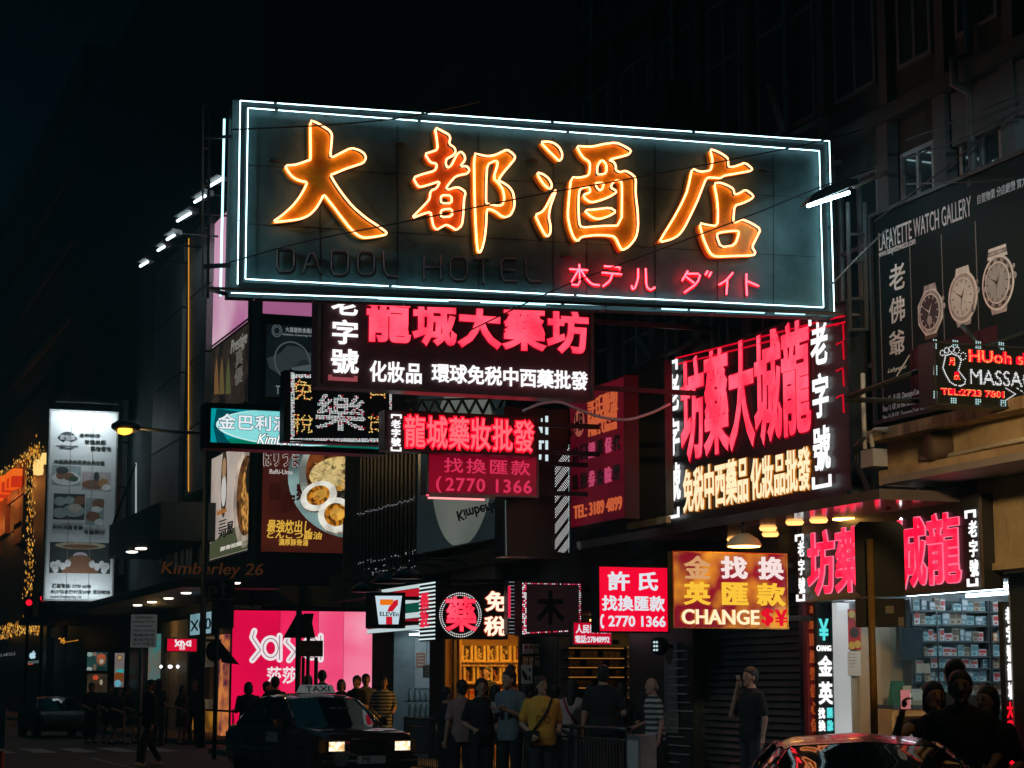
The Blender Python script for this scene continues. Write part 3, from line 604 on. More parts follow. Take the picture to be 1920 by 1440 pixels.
# steel catwalk frame under and beside it
def bar(T, fr, a, b, w0, w1, r, mat, name='frame_bar'):
    m = MB(); m.rod(fr.pp(*a, w0), fr.pp(*b, w1), r, mat, 4); return m.build(name, T)
bar(hotel, H, (368, 556), (1572, 604), .55, .55, .020, RUST); bar(hotel, H, (425, 548), (1566, 592), .2, .2, .018, STEEL)
bar(hotel, H, (368, 556), (428, 545), .55, -.2, .03, STEEL); bar(hotel, H, (382, 500), (432, 497), 0, 0, .035, STEEL); bar(hotel, H, (384, 258), (436, 256), 0, 0, .025, STEEL)
bar(hotel, H, (384, 194), (383, 553), -.1, -.1, .014, RUST); bar(hotel, H, (396, 192), (393, 556), -.1, -.1, .02, STEEL)
for y in (194, 275, 345, 425, 498): bar(hotel, H, (384, y), (396, y), -.1, -.1, .015, RUST)
for px in (480, 590, 760, 960, 1130, 1330, 1520): bar(hotel, H, (px, 558 + (px - 430) * .032), (px - 26, 574 + (px - 430) * .03), -.1, .55, .016, STEEL)
m = MB()
for a, b in ((690, 820), (880, 1000), (1215, 1262), (1268, 1405), (1425, 1480)): m.rod(H3(a, 566 + (a - 560) * .036, .42), H3(b, 566 + (b - 560) * .036, .42), .013, TUBEW2, 6)
m.build('lamp_tube', hotel)
for a, b in (((1466, 143), (1498, 262)), ((1497, 246), (1579, 203)), ((1553, 300), (1600, 292)), ((1560, 560), (1640, 565)), ((1560, 590), (1640, 596))): bar(hotel, H, a, b, -.35, -.35, .045, PILR, 'strut')
# floodlight trough in front of its right end
FLY = FY(21.7)
fl = thing('floodlight', 'long hooded floodlight on an arm in front of the big neon sign', 'floodlight', FLY.pp(1555, 365))
m = MB(); a, b = FLY.pp(1507, 386), FLY.pp(1604, 347); d = (b - a)
hp = [(0, .02), (.12, .09), (.4, .13), (.75, .13), (1, .07)]
for (t0, h0), (t1, h1) in zip(hp[:-1], hp[1:]):
    p, q = a + d * t0, a + d * t1
    m.hexa([p + Vector((0, -.1, 0)), q + Vector((0, -.1, 0)), q + Vector((0, .12, 0)), p + Vector((0, .12, 0)), p + Vector((0, -.05, h0)), q + Vector((0, -.05, h1)), q + Vector((0, .06, h1)), p + Vector((0, .06, h0))], STEEL)
m.build('hood', fl)
m = MB(); m.rod(FLY.pp(1514, 386, .0), FLY.pp(1592, 361, .0), .022, emis((196, 240, 250), 46, True), 8); m.build('lamp_tube', fl)
m = MB(); m.rod(FLY.pp(1600, 350), FLY.pp(1800, 262, -.6), .03, RUST, 6); m.build('arm', fl)
# cables slung across the sign
CABLE = pbr('black cable', (.012, .012, .013), .6)
for i, P in enumerate((((433, 243), (600, 236), (760, 222), (900, 190)), ((430, 492), (570, 452), (800, 408), (1000, 366), (1230, 327), (1560, 262), (1700, 215)), ((880, 620), (1040, 542), (1210, 478), (1400, 407), (1545, 347), (1690, 300)))):
    f = FY(22.35); m = MB(); pts = [f.pp(*p) for p in chaikin(list(P), False, 2)]; m.tube(pts, .009, CABLE, 5)
    single(m, 'overhead_cable', ('thin black cable over the top left corner of the big sign', 'thin black cable rising across the middle of the big sign', 'thin black cable rising over the lower right of the big sign')[i], 'cable', pts[0], 'cables across the big sign')
fq_ = FX(12.7)
for i, P in enumerate((((1700, 262), (1780, 232), (1925, 172)), ((1690, 300), (1800, 262), (1925, 200)), ((1640, 415), (1760, 325), (1925, 190)), ((1700, 345), (1860, 340), (1925, 332)))):
    m = MB(); pts = [fq_.pp(*p) for p in chaikin(list(P), False, 2)]; m.tube(pts, .012, CABLE, 5); single(m, 'overhead_cable', ('upper thin cable along the facade above the watch billboard', 'second thin cable along the facade above the watch billboard', 'steep thin cable crossing the facade above the watch billboard', 'nearly level thin cable just above the watch billboard')[i], 'cable', pts[0], 'cables above the watch billboard')
f = FY(21.9); m = MB(); pts = [f.pp(*p) for p in chaikin([(1558, 535), (1612, 478), (1700, 395), (1780, 345), (1860, 315)], False, 2)]; m.tube(pts, .011, GALV, 5); single(m, 'guy_wire', 'pale guy wire slanting up to the right of the big sign', 'cable', pts[0])
f = FY(26.5); m = MB(); pts = [f.pp(*p) for p in chaikin([(980, 771), (1010, 757), (1048, 752), (1085, 768), (1130, 784), (1180, 788), (1225, 773), (1256, 757)], False, 2)]; m.tube(pts, .02, pbr('white cable', (.7, .68, .68), .5), 6); single(m, 'white_cable', 'thick white cable sagging in front of the dark red sign', 'cable', pts[0])

# ================================================================== SIGNS SQUARE TO THE STREET
MAROON = pbr('dark maroon sheet', (.095, .024, .030), .4, 0, .5, 1.5, .15, stain=(.05, .026, .03))
f = FY(27.0); px = (597, 536, 1113, 751)
T = thing('pharmacy_sign', 'wide dark sign with big pink characters under the neon hotel board', 'sign', base(f, px, .35)); r = case(T, f, px, .35, MAROON, .04, RUST); arms(T, f, r[2], r[1], r[3], .35)
m = MB(); ptext(m, f, '龍城大藥坊', 687, 553, 1102, 667, PINK, bold=.05, edge=PINK_E, eb=.02, space=1.08, w=.03); m.build('large_lettering', T)
m = MB(); ptext(m, f, '化妝品', 692, 676, 789, 721, WHITE, bold=.038, space=1.05, w=.03); ptext(m, f, '環球免税中西藥批發', 808, 681, 1101, 733, WHITE, bold=.038, w=.03)
ptext(m, f, col('老字號'), 620, 545, 671, 703, WHITE, bold=.04, line=1.15, w=.03); m.build('small_lettering', T)
m = MB(); DP = emis((190, 92, 100), .6); u0, v0, u1, v1 = f.rect(615, 703, 669, 716); m.fbox(f, u0, v0, u1, v0 + .05, .01, .04, DP); m.fbox(f, u0, v0 + .05, u0 + .05, v1, .01, .04, DP); m.fbox(f, u1 - .05, v0 + .05, u1, v1, .01, .04, DP); m.build('bracket_mark', T)

f = FY(28.5); px = (721, 768, 1009, 856)
T = thing('pharmacy_sign', 'narrow sign of glowing red characters under the wide pink sign', 'sign', base(f, px, .3)); r = case(T, f, px, .3, MAROON, .03, RUST); arms(T, f, r[2], r[1], r[3], .3, to=11.88)
REDGL = emis((250, 8, 40), 1.6, True, 'red neon glow'); HOTP = emis((255, 110, 120), 1.1, True)
m = MB(); ptext(m, f, '龍城藥妝批發', 758, 778, 1000, 849, HOTP, bold=.02, edge=REDGL, eb=.045, space=1.06, w=.03); m.build('large_lettering', T)
m = MB(); ptext(m, f, col('﹇老字號﹈').replace('﹇', '︻').replace('﹈', '︼') if False else col('老字號'), 732, 787, 750, 838, WHITE, bold=.05, line=1.05, w=.03)
def brackets(m, f, x0, y0, x1, y1, hh, t, mat, w=.03):
    """square brackets above and below a column of characters"""
    u0, v0, u1, v1 = f.rect(x0, y0, x1, y1); m.rows.append((len(m.v), len(m.f)))
    m.fbox(f, u0, v1 - t, u1, v1, w, w + .02, mat); m.fbox(f, u0, v1 - hh, u0 + t, v1 - t, w, w + .02, mat); m.fbox(f, u1 - t, v1 - hh, u1, v1 - t, w, w + .02, mat)
    m.rows.append((len(m.v), len(m.f)))
    m.fbox(f, u0, v0, u1, v0 + t, w, w + .02, mat); m.fbox(f, u0, v0 + t, u0 + t, v0 + hh, w, w + .02, mat); m.fbox(f, u1 - t, v0 + t, u1, v0 + hh, w, w + .02, mat)
brackets(m, f, 732, 777, 751, 847, .06, .022, WHITE); m.build('small_lettering', T)

f = FY(29.0); px = (800, 846, 1009, 934)
T = thing('exchange_sign', 'dim red lightbox with a telephone number below the narrow red sign', 'sign', base(f, px, .3)); r = case(T, f, px, .3, MAROON, .03, GALV, backlit('deep red acrylic', (150, 0, 36), (96, 2, 28), .7, .9)); arms(T, f, r[2], r[1], r[3], .3, to=11.88)
m = MB(); DR = emis((232, 52, 92), .85); ptext(m, f, '找換匯款', 832, 858, 993, 892, DR, bold=.012, space=1.25); ptext(m, f, '2770 1366', 835, 895, 996, 926, DR, bold=.022, space=1.12); ptext(m, f, '(', 817, 893, 827, 924, DR, bold=.02); m.build('lettering', T)
m = MB(); u0, v0, u1, v1 = f.rect(803, 851, 812, 930); m.rod(f.p(u0, v0, -.02), f.p(u0, v1, -.02), .02, emis((255, 70, 100), 2.0)); m.rod(f.p(u0, v0 - .03, .0), f.p(u0 + .9, v0 - .03, .0), .015, emis((255, 150, 150), 1.6)); m.build('lamp_tube', T)

f = FY(30.0); px = (533, 694, 738, 836)
T = thing('led_sign', 'black sign board of white and orange light dots with a dotted border', 'led sign', base(f, px, .25)); r = case(T, f, px, .25, BLACKP, .03, STEEL); arms(T, f, r[2], r[1], r[3], .25)
wm = [LEDW] * 9 + [LEDC, LEDC, LEDR]
m = MB(); dots_text(m, f, '樂', 592, 738, 685, 810, .023, .0088, wm, bold=.0, dil=.013); m.build('large_lettering', T)
m = MB()
for c, q in (('免', (549, 709, 585, 753)), ('稅', (548, 774, 588, 815)), ('貨', (689, 774, 719, 815)), ('百', (689, 700, 727, 748))): dots_text(m, f, c, *q, .022, .011, [LEDO] * 4 + [emis((255, 70, 50), .9, False)], bold=.02, jit=.3)
m.build('small_lettering', T)
m = MB(); dots_line(m, f, [(545, 828), (733, 828)], .024, .009, wm, 3, gap=.02); dots_line(m, f, [(546, 826), (546, 698)], .024, .009, wm, 3, gap=-.02); dots_line(m, f, [(550, 703), (733, 703)], .024, .009, wm, 3, gap=-.02); dots_line(m, f, [(733, 820), (733, 703)], .024, .009, wm, 2, gap=.02); m.build('dot_border', T)

f = FY(33.0); px = (385, 755, 722, 853)
T = thing('lightbox_sign', 'teal lightbox with a pale oval and white characters on the left', 'sign', base(f, px, .4))
r = case(T, f, px, .4, BLACKP, .09, BLACKP, backlit('teal acrylic', (0, 150, 160), (0, 118, 120), 1.0, .5), lip=.05); arms(T, f, r[2], r[1], r[3], .4)
u0, v0, u1, v1 = r; cl = lambda P: [(min(max(u, u0 + .095), u1 - .095), min(max(v, v0 + .095), v1 - .095)) for u, v in P]
m = MB(); e0 = f.uv(548, 802)
def ellp(cx, cy, rx, ry, n=48, a0=0, a1=360): return [(cx + rx * math.cos(R(a0 + (a1 - a0) * k / n)), cy + ry * math.sin(R(a0 + (a1 - a0) * k / n))) for k in range(n)]
m.poly(f, cl([f.uv(*q) for q in ((420, 848), (700, 848), (715, 838), (715, 832), (560, 834), (430, 822))][::-1]), .009, .0095, backlit('green acrylic', (0, 128, 96), (0, 100, 84), 1.0))
m.poly(f, cl([f.uv(*q) for q in ((406, 762), (400, 800), (406, 840), (432, 848), (424, 822), (412, 800), (470, 775), (415, 762))][::-1]), .0098, .0103, backlit('dark teal acrylic', (0, 78, 88), (0, 66, 74), .9))
m.poly(f, cl(ellp(*e0, 1.30, .31)), .0106, .011, backlit('white oval rim', (200, 240, 240), (190, 235, 240), 1.0)); m.poly(f, cl(ellp(e0[0] + .02, e0[1] + .004, 1.27, .295)), .0113, .0117, backlit('pale teal oval', (140, 222, 222), (104, 206, 210), 1.0, .8))
m.build('printed_oval', T)
m = MB(); ptext(m, f, '金巴利酒店', 409, 775, 576, 812, emis((235, 242, 248), 1.0), bold=.034, edge=emis((0, 62, 72), .8, False), eb=.03, space=1.1, w=.014, th=.01); ptext(m, f, 'Kimberley', 482, 813, 574, 842, WHITE, bold=.012, edge=emis((0, 40, 50), .6, False), eb=.045, shear=.35, w=.014, th=.01); m.build('lettering', T)

f = FY(29.6); px = (944, 762, 1069, 1046)
T = thing('led_sign', 'tall black sign box with slanting stripes of white dots', 'led sign', base(f, px, .4)); r = case(T, f, px, .4, pbr('black box', (.01, .012, .014), .35), .012, BLACKP); arms(T, f, r[2], r[1], r[3], .4, to=11.88)
m = MB()
for k in range(9):
    y = 868 + k * 29
    for j in range(13):
        a = j / 12
        for q in range(4):
            px_, py_ = 1041 + 25 * a, y - 33 * a + q * 5 - (0 if k else -6)
            if 828 < py_ < 1036: u, v = f.uv(px_, py_); dot(m, f, u, v, .0085, LEDW, .013, 5)
dots_line(m, f, [(1066, 835), (1066, 1035)], .028, .007, [LEDC], 1); dots_line(m, f, [(947, 930), (949, 1040)], .04, .006, [LEDC], 1); m.build('dot_stripes', T)
m = MB(); SL = emis((215, 235, 240), 1.0)
for x0, y0, x1, y1 in ((1001, 782, 1003, 818), (1022, 780, 1027, 815), (1010, 832, 1014, 862), (1022, 826, 1027, 868), (1008, 865, 1025, 868)): m.fbox(f, *f.rect(x0, y0, x1, y1), .012, .02, SL)
ptext(m, f, 'N', 1003, 784, 1016, 812, SL, bold=.0); ptext(m, f, 'T', 1007, 826, 1019, 858, SL, bold=.01); m.build('edge_lettering', T)

f = FY(27.0); px = (1120, 1060, 1254, 1187)
T = thing('exchange_sign', 'bright red square lightbox with white characters and a telephone number', 'sign', base(f, px, .25)); r = case(T, f, px, .25, BLACKP, .02, STEEL, backlit('scarlet acrylic', (250, 0, 50), (236, 0, 46), 1.0, .6)); arms(T, f, r[2], r[1], r[3], .25)
GW = emis((226, 232, 240), 1.0); m = MB(); ptext(m, f, '許', 1139, 1071, 1180, 1108, GW, bold=.045); ptext(m, f, '氏', 1196, 1072, 1233, 1108, GW, bold=.045); ptext(m, f, '找換匯款', 1128, 1116, 1246, 1147, GW, bold=.04, space=1.06); ptext(m, f, '2770 1366', 1140, 1154, 1247, 1176, GW, bold=.03)
u, v = f.uv(1132, 1165); hs = [(u - .018 + .03 * math.cos(R(a)), v + .085 * math.sin(R(a))) for a in (110, 140, 180, 220, 250)]; m.tube([f.p(a, b, .016) for a, b in hs], .013, GW, 6); m.lathe(f.p(u - .022, v + .08, .016), [(.02, -.014), (.02, .014)], GW, 8, (1, 0, 0)); m.lathe(f.p(u - .022, v - .08, .016), [(.02, -.014), (.02, .014)], GW, 8, (1, 0, 0)); m.build('lettering', T)

f = FY(24.0); px = (1259, 1033, 1477, 1180)
BRASS = pbr('brass with painted red reflections', (.90, .48, .07), .34, .8, .35, 1.5, .35, stain=(.26, .035, .04)); GFACE = backlit('gold face with painted reflections', (132, 14, 36), (246, 160, 40), .85, 2.2, .46, .66)  # red and gold patches paint neon reflections into the brass and the glowing face
T = thing('exchange_sign', 'gold sign with painted red reflections and raised letters under a dome lamp', 'sign', base(f, px, .12)); r = case(T, f, px, .12, BRASS, .015, BRASS, GFACE); arms(T, f, r[2], r[1], r[3], .12)
YEL = emis((255, 200, 60), 1.0); LT = emis((252, 228, 224), 1.0); m = MB(); ptext(m, f, '金', 1280, 1042, 1330, 1086, emis((240, 176, 120), .8), bold=.035, w=.03, th=.05); ptext(m, f, '英', 1279, 1091, 1330, 1135, YEL, bold=.04, w=.03, th=.05)  # unlit letters glow in place of the dome lamp's light
ptext(m, f, '找', 1349, 1043, 1399, 1086, LT, bold=.045, w=.03, th=.05); ptext(m, f, '换', 1419, 1044, 1467, 1088, LT, bold=.045, w=.03, th=.05); ptext(m, f, '匯', 1351, 1092, 1400, 1135, YEL, bold=.045, w=.03, th=.05); ptext(m, f, '款', 1416, 1093, 1470, 1137, YEL, bold=.04, w=.03, th=.05)
ptext(m, f, 'CHANGE', 1275, 1142, 1420, 1172, CREAM, bold=.028, edge=CREAM_E, eb=.012, w=.03, th=.05); m.build('raised_lettering', T)
m = MB(); ptext(m, f, '$', 1425, 1141, 1446, 1174, emis((232, 14, 44), 1.0), bold=.012, w=.03, th=.05); ptext(m, f, '¥', 1450, 1143, 1473, 1174, emis((232, 14, 44), 1.0), bold=.012, w=.03, th=.05); m.build('currency_symbols', T)

f = FY(35.0); px = (816, 1097, 951, 1199)
T = thing('led_sign', 'black sign with a pink character in a ring of white dots', 'led sign', base(f, px, .3)); r = case(T, f, px, .3, BLACKP, .03, STEEL); arms(T, f, r[2], r[1], r[3], .3)
u, v = f.uv(863, 1153); m = MB()
for rr, n in ((.395, 64), (.355, 60)):
    for k in range(n): dot(m, f, u + rr * math.cos(2 * math.pi * k / n), v + rr * math.sin(2 * math.pi * k / n), .012, LEDW, .013, 5)
m.build('dot_ring', T)
m = MB(); ptext(m, f, '藥', 835, 1119, 894, 1184, PINK, bold=.028, edge=PINK_E, eb=.02, shear=-.05, w=.02); m.build('large_lettering', T)
m = MB(); HO = emis((255, 240, 215), 1.2); HE = emis((230, 84, 20), .9); ptext(m, f, '免', 909, 1108, 947, 1147, HO, bold=.045, edge=HE, w=.02); ptext(m, f, '稅', 907, 1155, 948, 1193, HO, bold=.045, edge=HE, w=.02); m.build('small_lettering', T)

f = FX(11.2); px = (787, 1093, 816, 1201)
T = thing('led_sign', 'narrow sign of white light bars beside the convenience store fascia', 'led sign', base(f, px, .2)); u0, v0, u1, v1 = f.rect(*px); m = MB(); m.fbox(f, u0, v0, u1, v1, -.06, 0, BLACKP); m.build('casing', T)
m = MB(); n = 15
for k in range(n): vv = v0 + (v1 - v0) * (k + .5) / n; m.fbox(f, u0, vv - .012, u1, vv + .014, .001, .012, emis((225, 245, 245), 1.0))
m.build('light_bars', T)
m = MB(); ptext(m, f, col('藥妝'), 791, 1112, 806, 1176, emis((235, 40, 70), 1.0), bold=.03, w=.02); m.build('lettering', T)
f = FY(34.3); px = (952, 1088, 975, 1190)
T = thing('led_sign', 'dim strip sign of thin bars between two dotted signs', 'led sign', base(f, px, .2)); u0, v0, u1, v1 = f.rect(*px); m = MB(); m.fbox(f, u0, v0, u1, v1, -.2, 0, BLACKP); m.build('casing', T)
m = MB()
for k in range(15): vv = v0 + (v1 - v0) * (k + .5) / 15; m.fbox(f, u0 + .02, vv - .007, u1 - .02, vv + .007, .001, .01, emis((150, 160, 165), .6))
m.fbox(f, u0, v0 + .3, u0 + .05, v1 - .1, .011, .02, emis((235, 40, 80), .9)); m.build('light_bars', T)
f = FY(32.0); px = (976, 1088, 1091, 1193)
T = thing('led_sign', 'dark maroon sign with an unlit character and a dotted border', 'led sign', base(f, px, .3)); r = case(T, f, px, .3, MAROON, .02, BLACKP, backlit('maroon sheet with painted glow', (34, 18, 20), (24, 14, 17), .7, 1.0)); arms(T, f, r[2], r[1], r[3], .3)  # unlit sheet given a dim glow in place of light falling on it
pm = [LEDW, LEDW, LEDR, emis((255, 60, 110), 1.0, False)]; m = MB(); dots_line(m, f, [(980, 1188), (980, 1094)], .032, .013, pm, 3, gap=-.026); dots_line(m, f, [(990, 1094), (1088, 1096)], .036, .01, pm, 1); dots_line(m, f, [(984, 1187), (1070, 1183)], .034, .012, [LEDR, pm[3], LEDW], 1); dots_line(m, f, [(1088, 1172), (1088, 1096)], .036, .009, pm, 2, gap=.02); m.build('dot_border', T)
m = MB(); ptext(m, f, '木', 1004, 1107, 1058, 1172, pbr('unlit letter', (.016, .011, .012), .8), bold=.06, w=.015); m.build('unlit_lettering', T)
f = FY(31.0); px = (1073, 1166, 1147, 1210)
T = thing('exchange_sign', 'small red lightbox with a telephone number tucked behind the square one', 'sign', base(f, px, .15)); r = case(T, f, px, .15, RUST, .015, GALV, backlit('cherry acrylic', (214, 0, 44), (190, 0, 40), .9)); arms(T, f, r[2], r[1], r[3], .15)
m = MB(); ptext(m, f, '人民幣兌換', 1079, 1171, 1144, 1188, GW, bold=.03); ptext(m, f, '電話:27840992', 1078, 1191, 1142, 1206, GW, bold=.02); m.build('lettering', T)

# convenience store: logo lightbox and striped fascia
f = FY(38.0); px = (694, 1110, 759, 1178)
T = thing('convenience_store_sign', 'square lightbox with an orange and red numeral over green lettering', 'sign', base(f, px, .3)); r = case(T, f, px, .3, BLACKP, .05, BLACKP, backlit('black acrylic', (10, 12, 12), (6, 8, 8), .3)); arms(T, f, r[2], r[1], r[3], .3)
Z = lambda P: [(400 + x / 3.6, 1040 + y / 3.6) for x, y in P]
m = MB(); m.ppoly(f, Z([(1092,278),(1272,278),(1248,470),(1116,470)])[::-1], .009, .014, backlit('milky acrylic', (205, 226, 236), (190, 214, 226), 1.0))
m.ppoly(f, Z([(1124,302),(1214,302),(1206,340),(1124,340)])[::-1], .015, .018, emis((240, 118, 20), 1.0)); m.ppoly(f, Z([(1214,312),(1246,302),(1244,338),(1222,366),(1208,384),(1172,384),(1186,350),(1208,330)])[::-1], .015, .018, emis((206, 22, 44), 1.0)); m.ppoly(f, Z([(1164,418),(1206,418),(1206,470),(1164,470)])[::-1], .015, .018, emis((206, 22, 44), 1.0))
ptext(m, f, 'ELEVEn', 400 + 1122 / 3.6, 1040 + 386 / 3.6, 400 + 1250 / 3.6, 1040 + 416 / 3.6, emis((0, 40, 30), .5), bold=.03, w=.015, th=.004); m.build('printed_logo', T)
f = FX(13.0); x0, x1 = 690, 789
T = thing('convenience_store_fascia', 'striped white, red and green fascia board of the corner convenience store', 'sign', f.pp(740, 1180))
uA, uB = f.uv(x0, 1100)[0], f.uv(x1, 1100)[0]; vb, vt = f.uv(x1, 1180)[1], f.uv(x1, 1094)[1]; m = MB(); m.fbox(f, uA, vb, uB, vt, -.1, 0, BLACKP); m.build('casing', T)
m = MB(); y = vt
for fr_, c in ((.09, (210, 230, 230)), (.19, (206, 24, 44)), (.13, (214, 230, 232)), (.2, (16, 84, 66)), (.13, (210, 228, 230)), (.15, (150, 20, 40)), (.11, (205, 225, 228))):
    h = (vt - vb) * fr_; m.fbox(f, uA, y - h + .006, uB, y - .006, .001, .012, emis(c, .85)); y -= h
m.build('stripes', T)

# ================================================================== SIGNS ALONG THE SHOP FRONTS
f = FX(12.9); px = (1248, 684, 1601, 935)
T = thing('pharmacy_sign', 'large slanting roadside sign with pink characters over a cream row', 'sign', base(f, px, .4)); r = case(T, f, px, .4, BLACKP, .03, STEEL)
m = MB(); ptext(m, f, '坊藥大城龍', 1279, 677, 1525, 813, PINK, bold=.042, edge=PINK_E, eb=.014, space=1.0, w=.03, th=.012); m.build('large_lettering', T)
m = MB(); ptext(m, f, '免税中西藥品', 1284, 882, 1407, 941, CREAM, bold=.03, edge=CREAM_E, eb=.014, w=.03, th=.012); ptext(m, f, '化妝品批發', 1411, 861, 1524, 918, CREAM, bold=.03, edge=CREAM_E, eb=.014, w=.03, th=.012); m.build('cream_lettering', T)
m = MB(); ptext(m, f, col('老字號'), 1253, 706, 1280, 938, WHITE, bold=.04, line=1.15, w=.03, th=.012); ptext(m, f, col('老字號'), 1523, 609, 1562, 880, WHITE, bold=.04, line=1.15, w=.03, th=.012)
brackets(m, f, 1252, 682, 1280, 970, .16, .05, WHITE, .05); brackets(m, f, 1524, 590, 1566, 912, .16, .05, WHITE, .05); m.build('side_lettering', T)
m = MB()
for dy in (0, 12): m.tube([f.pp(*q, .03) for q in ((1270, 672 + dy), (1400, 640 + dy), (1530, 606 + dy), (1588, 592 + dy))], .012, emis((220, 10, 40), 1.0), 6)
for y in (604, 640, 690, 740): m.tube([f.pp(*q, .03) for q in ((1572, y + 6), (1584, y), (1586, y + 34))], .012, emis((220, 10, 40), .8), 6)
m.build('neon_tube', T)
m = MB()
for pxx in (1330, 1420, 1510): m = MB(); m.rod(f.pp(pxx, 665 - (pxx - 1330) * .2, -.2), f.pp(pxx - 10, 560, -.25), .03, STEEL); m.build('support_strut', T)
m = MB(); m.rod(f.pp(1190, 690, .0), f.pp(1300, 640, .0), .05, PILR); m.rod(f.pp(1196, 632, .0), f.pp(1225, 676, .0), .06, PILR); m.build('support_strut', T)

f = FX(11.9); px = (1068, 741, 1176, 972)
DRED = pbr('dark red hoarding', (.40, .035, .05), .35, 0, .35, .9, .1, stain=(.22, .02, .05))
T = thing('hoarding_sign', 'dark red slanting sign with orange lettering and a round emblem', 'sign', base(f, px, .2)); r = case(T, f, px, .2, pbr('dark maroon case', (.05, .008, .012), .6), .02, pbr('dark maroon case', (.05, .008, .012)), backlit('crimson sheet with painted glow', (104, 8, 28), (72, 6, 24), .62, .6, gloss=False))  # sheet glows in place of red neon light from neighbouring signs
ORL = emis((226, 104, 62), .72, False, 'orange letter with painted glow'); m = MB(); ptext(m, f, '許氏聯盟', 1104, 748, 1160, 770, ORL, bold=.02, space=1.05); ptext(m, f, "Hui's Union", 1106, 798, 1158, 804, ORL, bold=.01); ptext(m, f, 'TEL: 3189 4899', 1078, 949, 1168, 955, ORL, bold=.012)  # orange print given a glow too, though it is no lamp
m.fbox(f, *f.rect(1104, 787, 1158, 783), .01, .02, ORL); m.build('orange_lettering', T)
m = MB(); u, v = f.uv(1087, 793); m.ell(f, u, v, .22, .22, .006, .012, emis((190, 96, 80), .6, False)); ptext(m, f, 'HB', 1080, 778, 1095, 806, pbr('black print', (.01, .01, .01), .6), bold=.04, w=.014, th=.006); m.build('round_emblem', T)
m = MB(); DK = pbr('dull letter', (.12, .10, .12), .5, .3); PK = emis((215, 80, 120), .7, False)
for i, (a, b) in enumerate((('信', '珠'), ('口', '按'), ('證', '券'), ('黃', '金'), ('保', '險'), ('代', '理'))):
    xx = 1075 + i * 15.4; sl = -.3 * (xx - 1068)
    ptext(m, f, a, xx, 842 + sl, xx + 12, 868 + sl, PK if i in (2, 4) else DK, bold=.02); ptext(m, f, b, xx, 893 + sl * .8, xx + 12, 920 + sl * .8, PK if i in (2, 4) else DK, bold=.02)
m.build('centre_lettering', T)
f = FX(12.5); px = (1176, 702, 1252, 965)
T = thing('blank_hoarding', 'blank black sheet hoarding between the red sign and the slanting sign', 'hoarding', base(f, px, .1)); r = case(T, f, px, .1, BLACKP, .02, STEEL); m = MB(); m.fbox(f, r[0], r[1] - .12, r[2], r[1] - .02, -.05, .03, CREAMW); m.build('bottom_rail', T)

f = FX(12.9); px = (783, 742, 951, 1008)
T = thing('hoarding_sign', 'unlit dark grey sign with a pale disc and slanting black script', 'sign', base(f, px, .35)); r = case(T, f, px, .35, pbr('slate sheet', (.10, .125, .13), .5, 0, .2, .7), .03, STEEL, backlit('slate sheet with painted glow', (30, 40, 43), (22, 32, 35), .8, .4))  # unlit sign, but its sheet and disc are given a painted glow
u0, v0, u1, v1 = r; c0 = f.uv(866, 862); rx, ry = 2.0, 1.75
m = MB(); m.poly(f, [(min(max(u, u0 + .05), u1 - .05), min(max(v, v0 + .05), v1 - .04)) for u, v in ellp(c0[0], c0[1], rx, ry)], .0085, .0115, backlit('pale disc with painted glow', (112, 118, 110), (92, 98, 92), .75, .4)); ptext(m, f, 'Kimberley', 857, 978, 946, 930, pbr('black print', (.01, .01, .01)), bold=.012, edge=pbr('white print', (.7, .7, .7)), eb=.02, shear=.35, w=.014, th=.01); m.build('printed_disc', T)
m = MB()
for k in range(7): a = 790 + k * 26; m.rod(f.pp(a, 752, .3), f.pp(a + 13, 776, .3), .03, STEEL, 4); m.rod(f.pp(a + 13, 776, .3), f.pp(a + 26, 750, .3), .03, STEEL, 4)
m.rod(f.pp(786, 752, .3), f.pp(955, 748, .3), .03, STEEL, 4); m.build('truss', T)
f = FX(13.0); px = (641, 800, 784, 1064)
T = thing('slatted_screen', 'dark screen of upright slats with painted glints on dead bulbs over the shops', 'screen', base(f, px, .2)); u0, v0, u1, v1 = f.rect(677, 806, 784, 1062); m = MB(); m.fbox(f, u0, v0, u1, v1, -.2, 0, DARKW); b0 = f.rect(644, 972, 677, 1082); m.fbox(f, b0[0], v0, u0 - .01, b0[3], -.2, 0, DARKW)
n = 46
for k in range(n): uu = u0 + (u1 - u0) * k / n; m.fbox(f, uu + .02, v0, uu + .07, v1, .001, .02 + .012 * (k % 3), BLACKP)
for k in range(14): uu = b0[0] + (u0 - b0[0]) * k / 14; m.fbox(f, uu + .02, v0, uu + .08, b0[3], .001, .02 + .012 * (k % 2), BLACKP)
m.build('slats', T)
m = MB(); GLINT = emis((210, 215, 220), .7, False)  # glints on the unlit bulbs put in as glowing dots
for _ in range(70): t = random.random(); uu = u0 + (u1 - u0) * t; dot(m, f, uu, v0 + random.choice((0, 0, .12, .3)) + random.uniform(-.02, .05), .016, GLINT, .07, 5)
for k in range(46): uu = u0 + (u1 - u0) * k / 46; dot(m, f, uu, v0 + (v1 - v0) * .42 + random.uniform(-.03, .03), .014, GLINT, .07, 5)
m.build('bulbs', T)

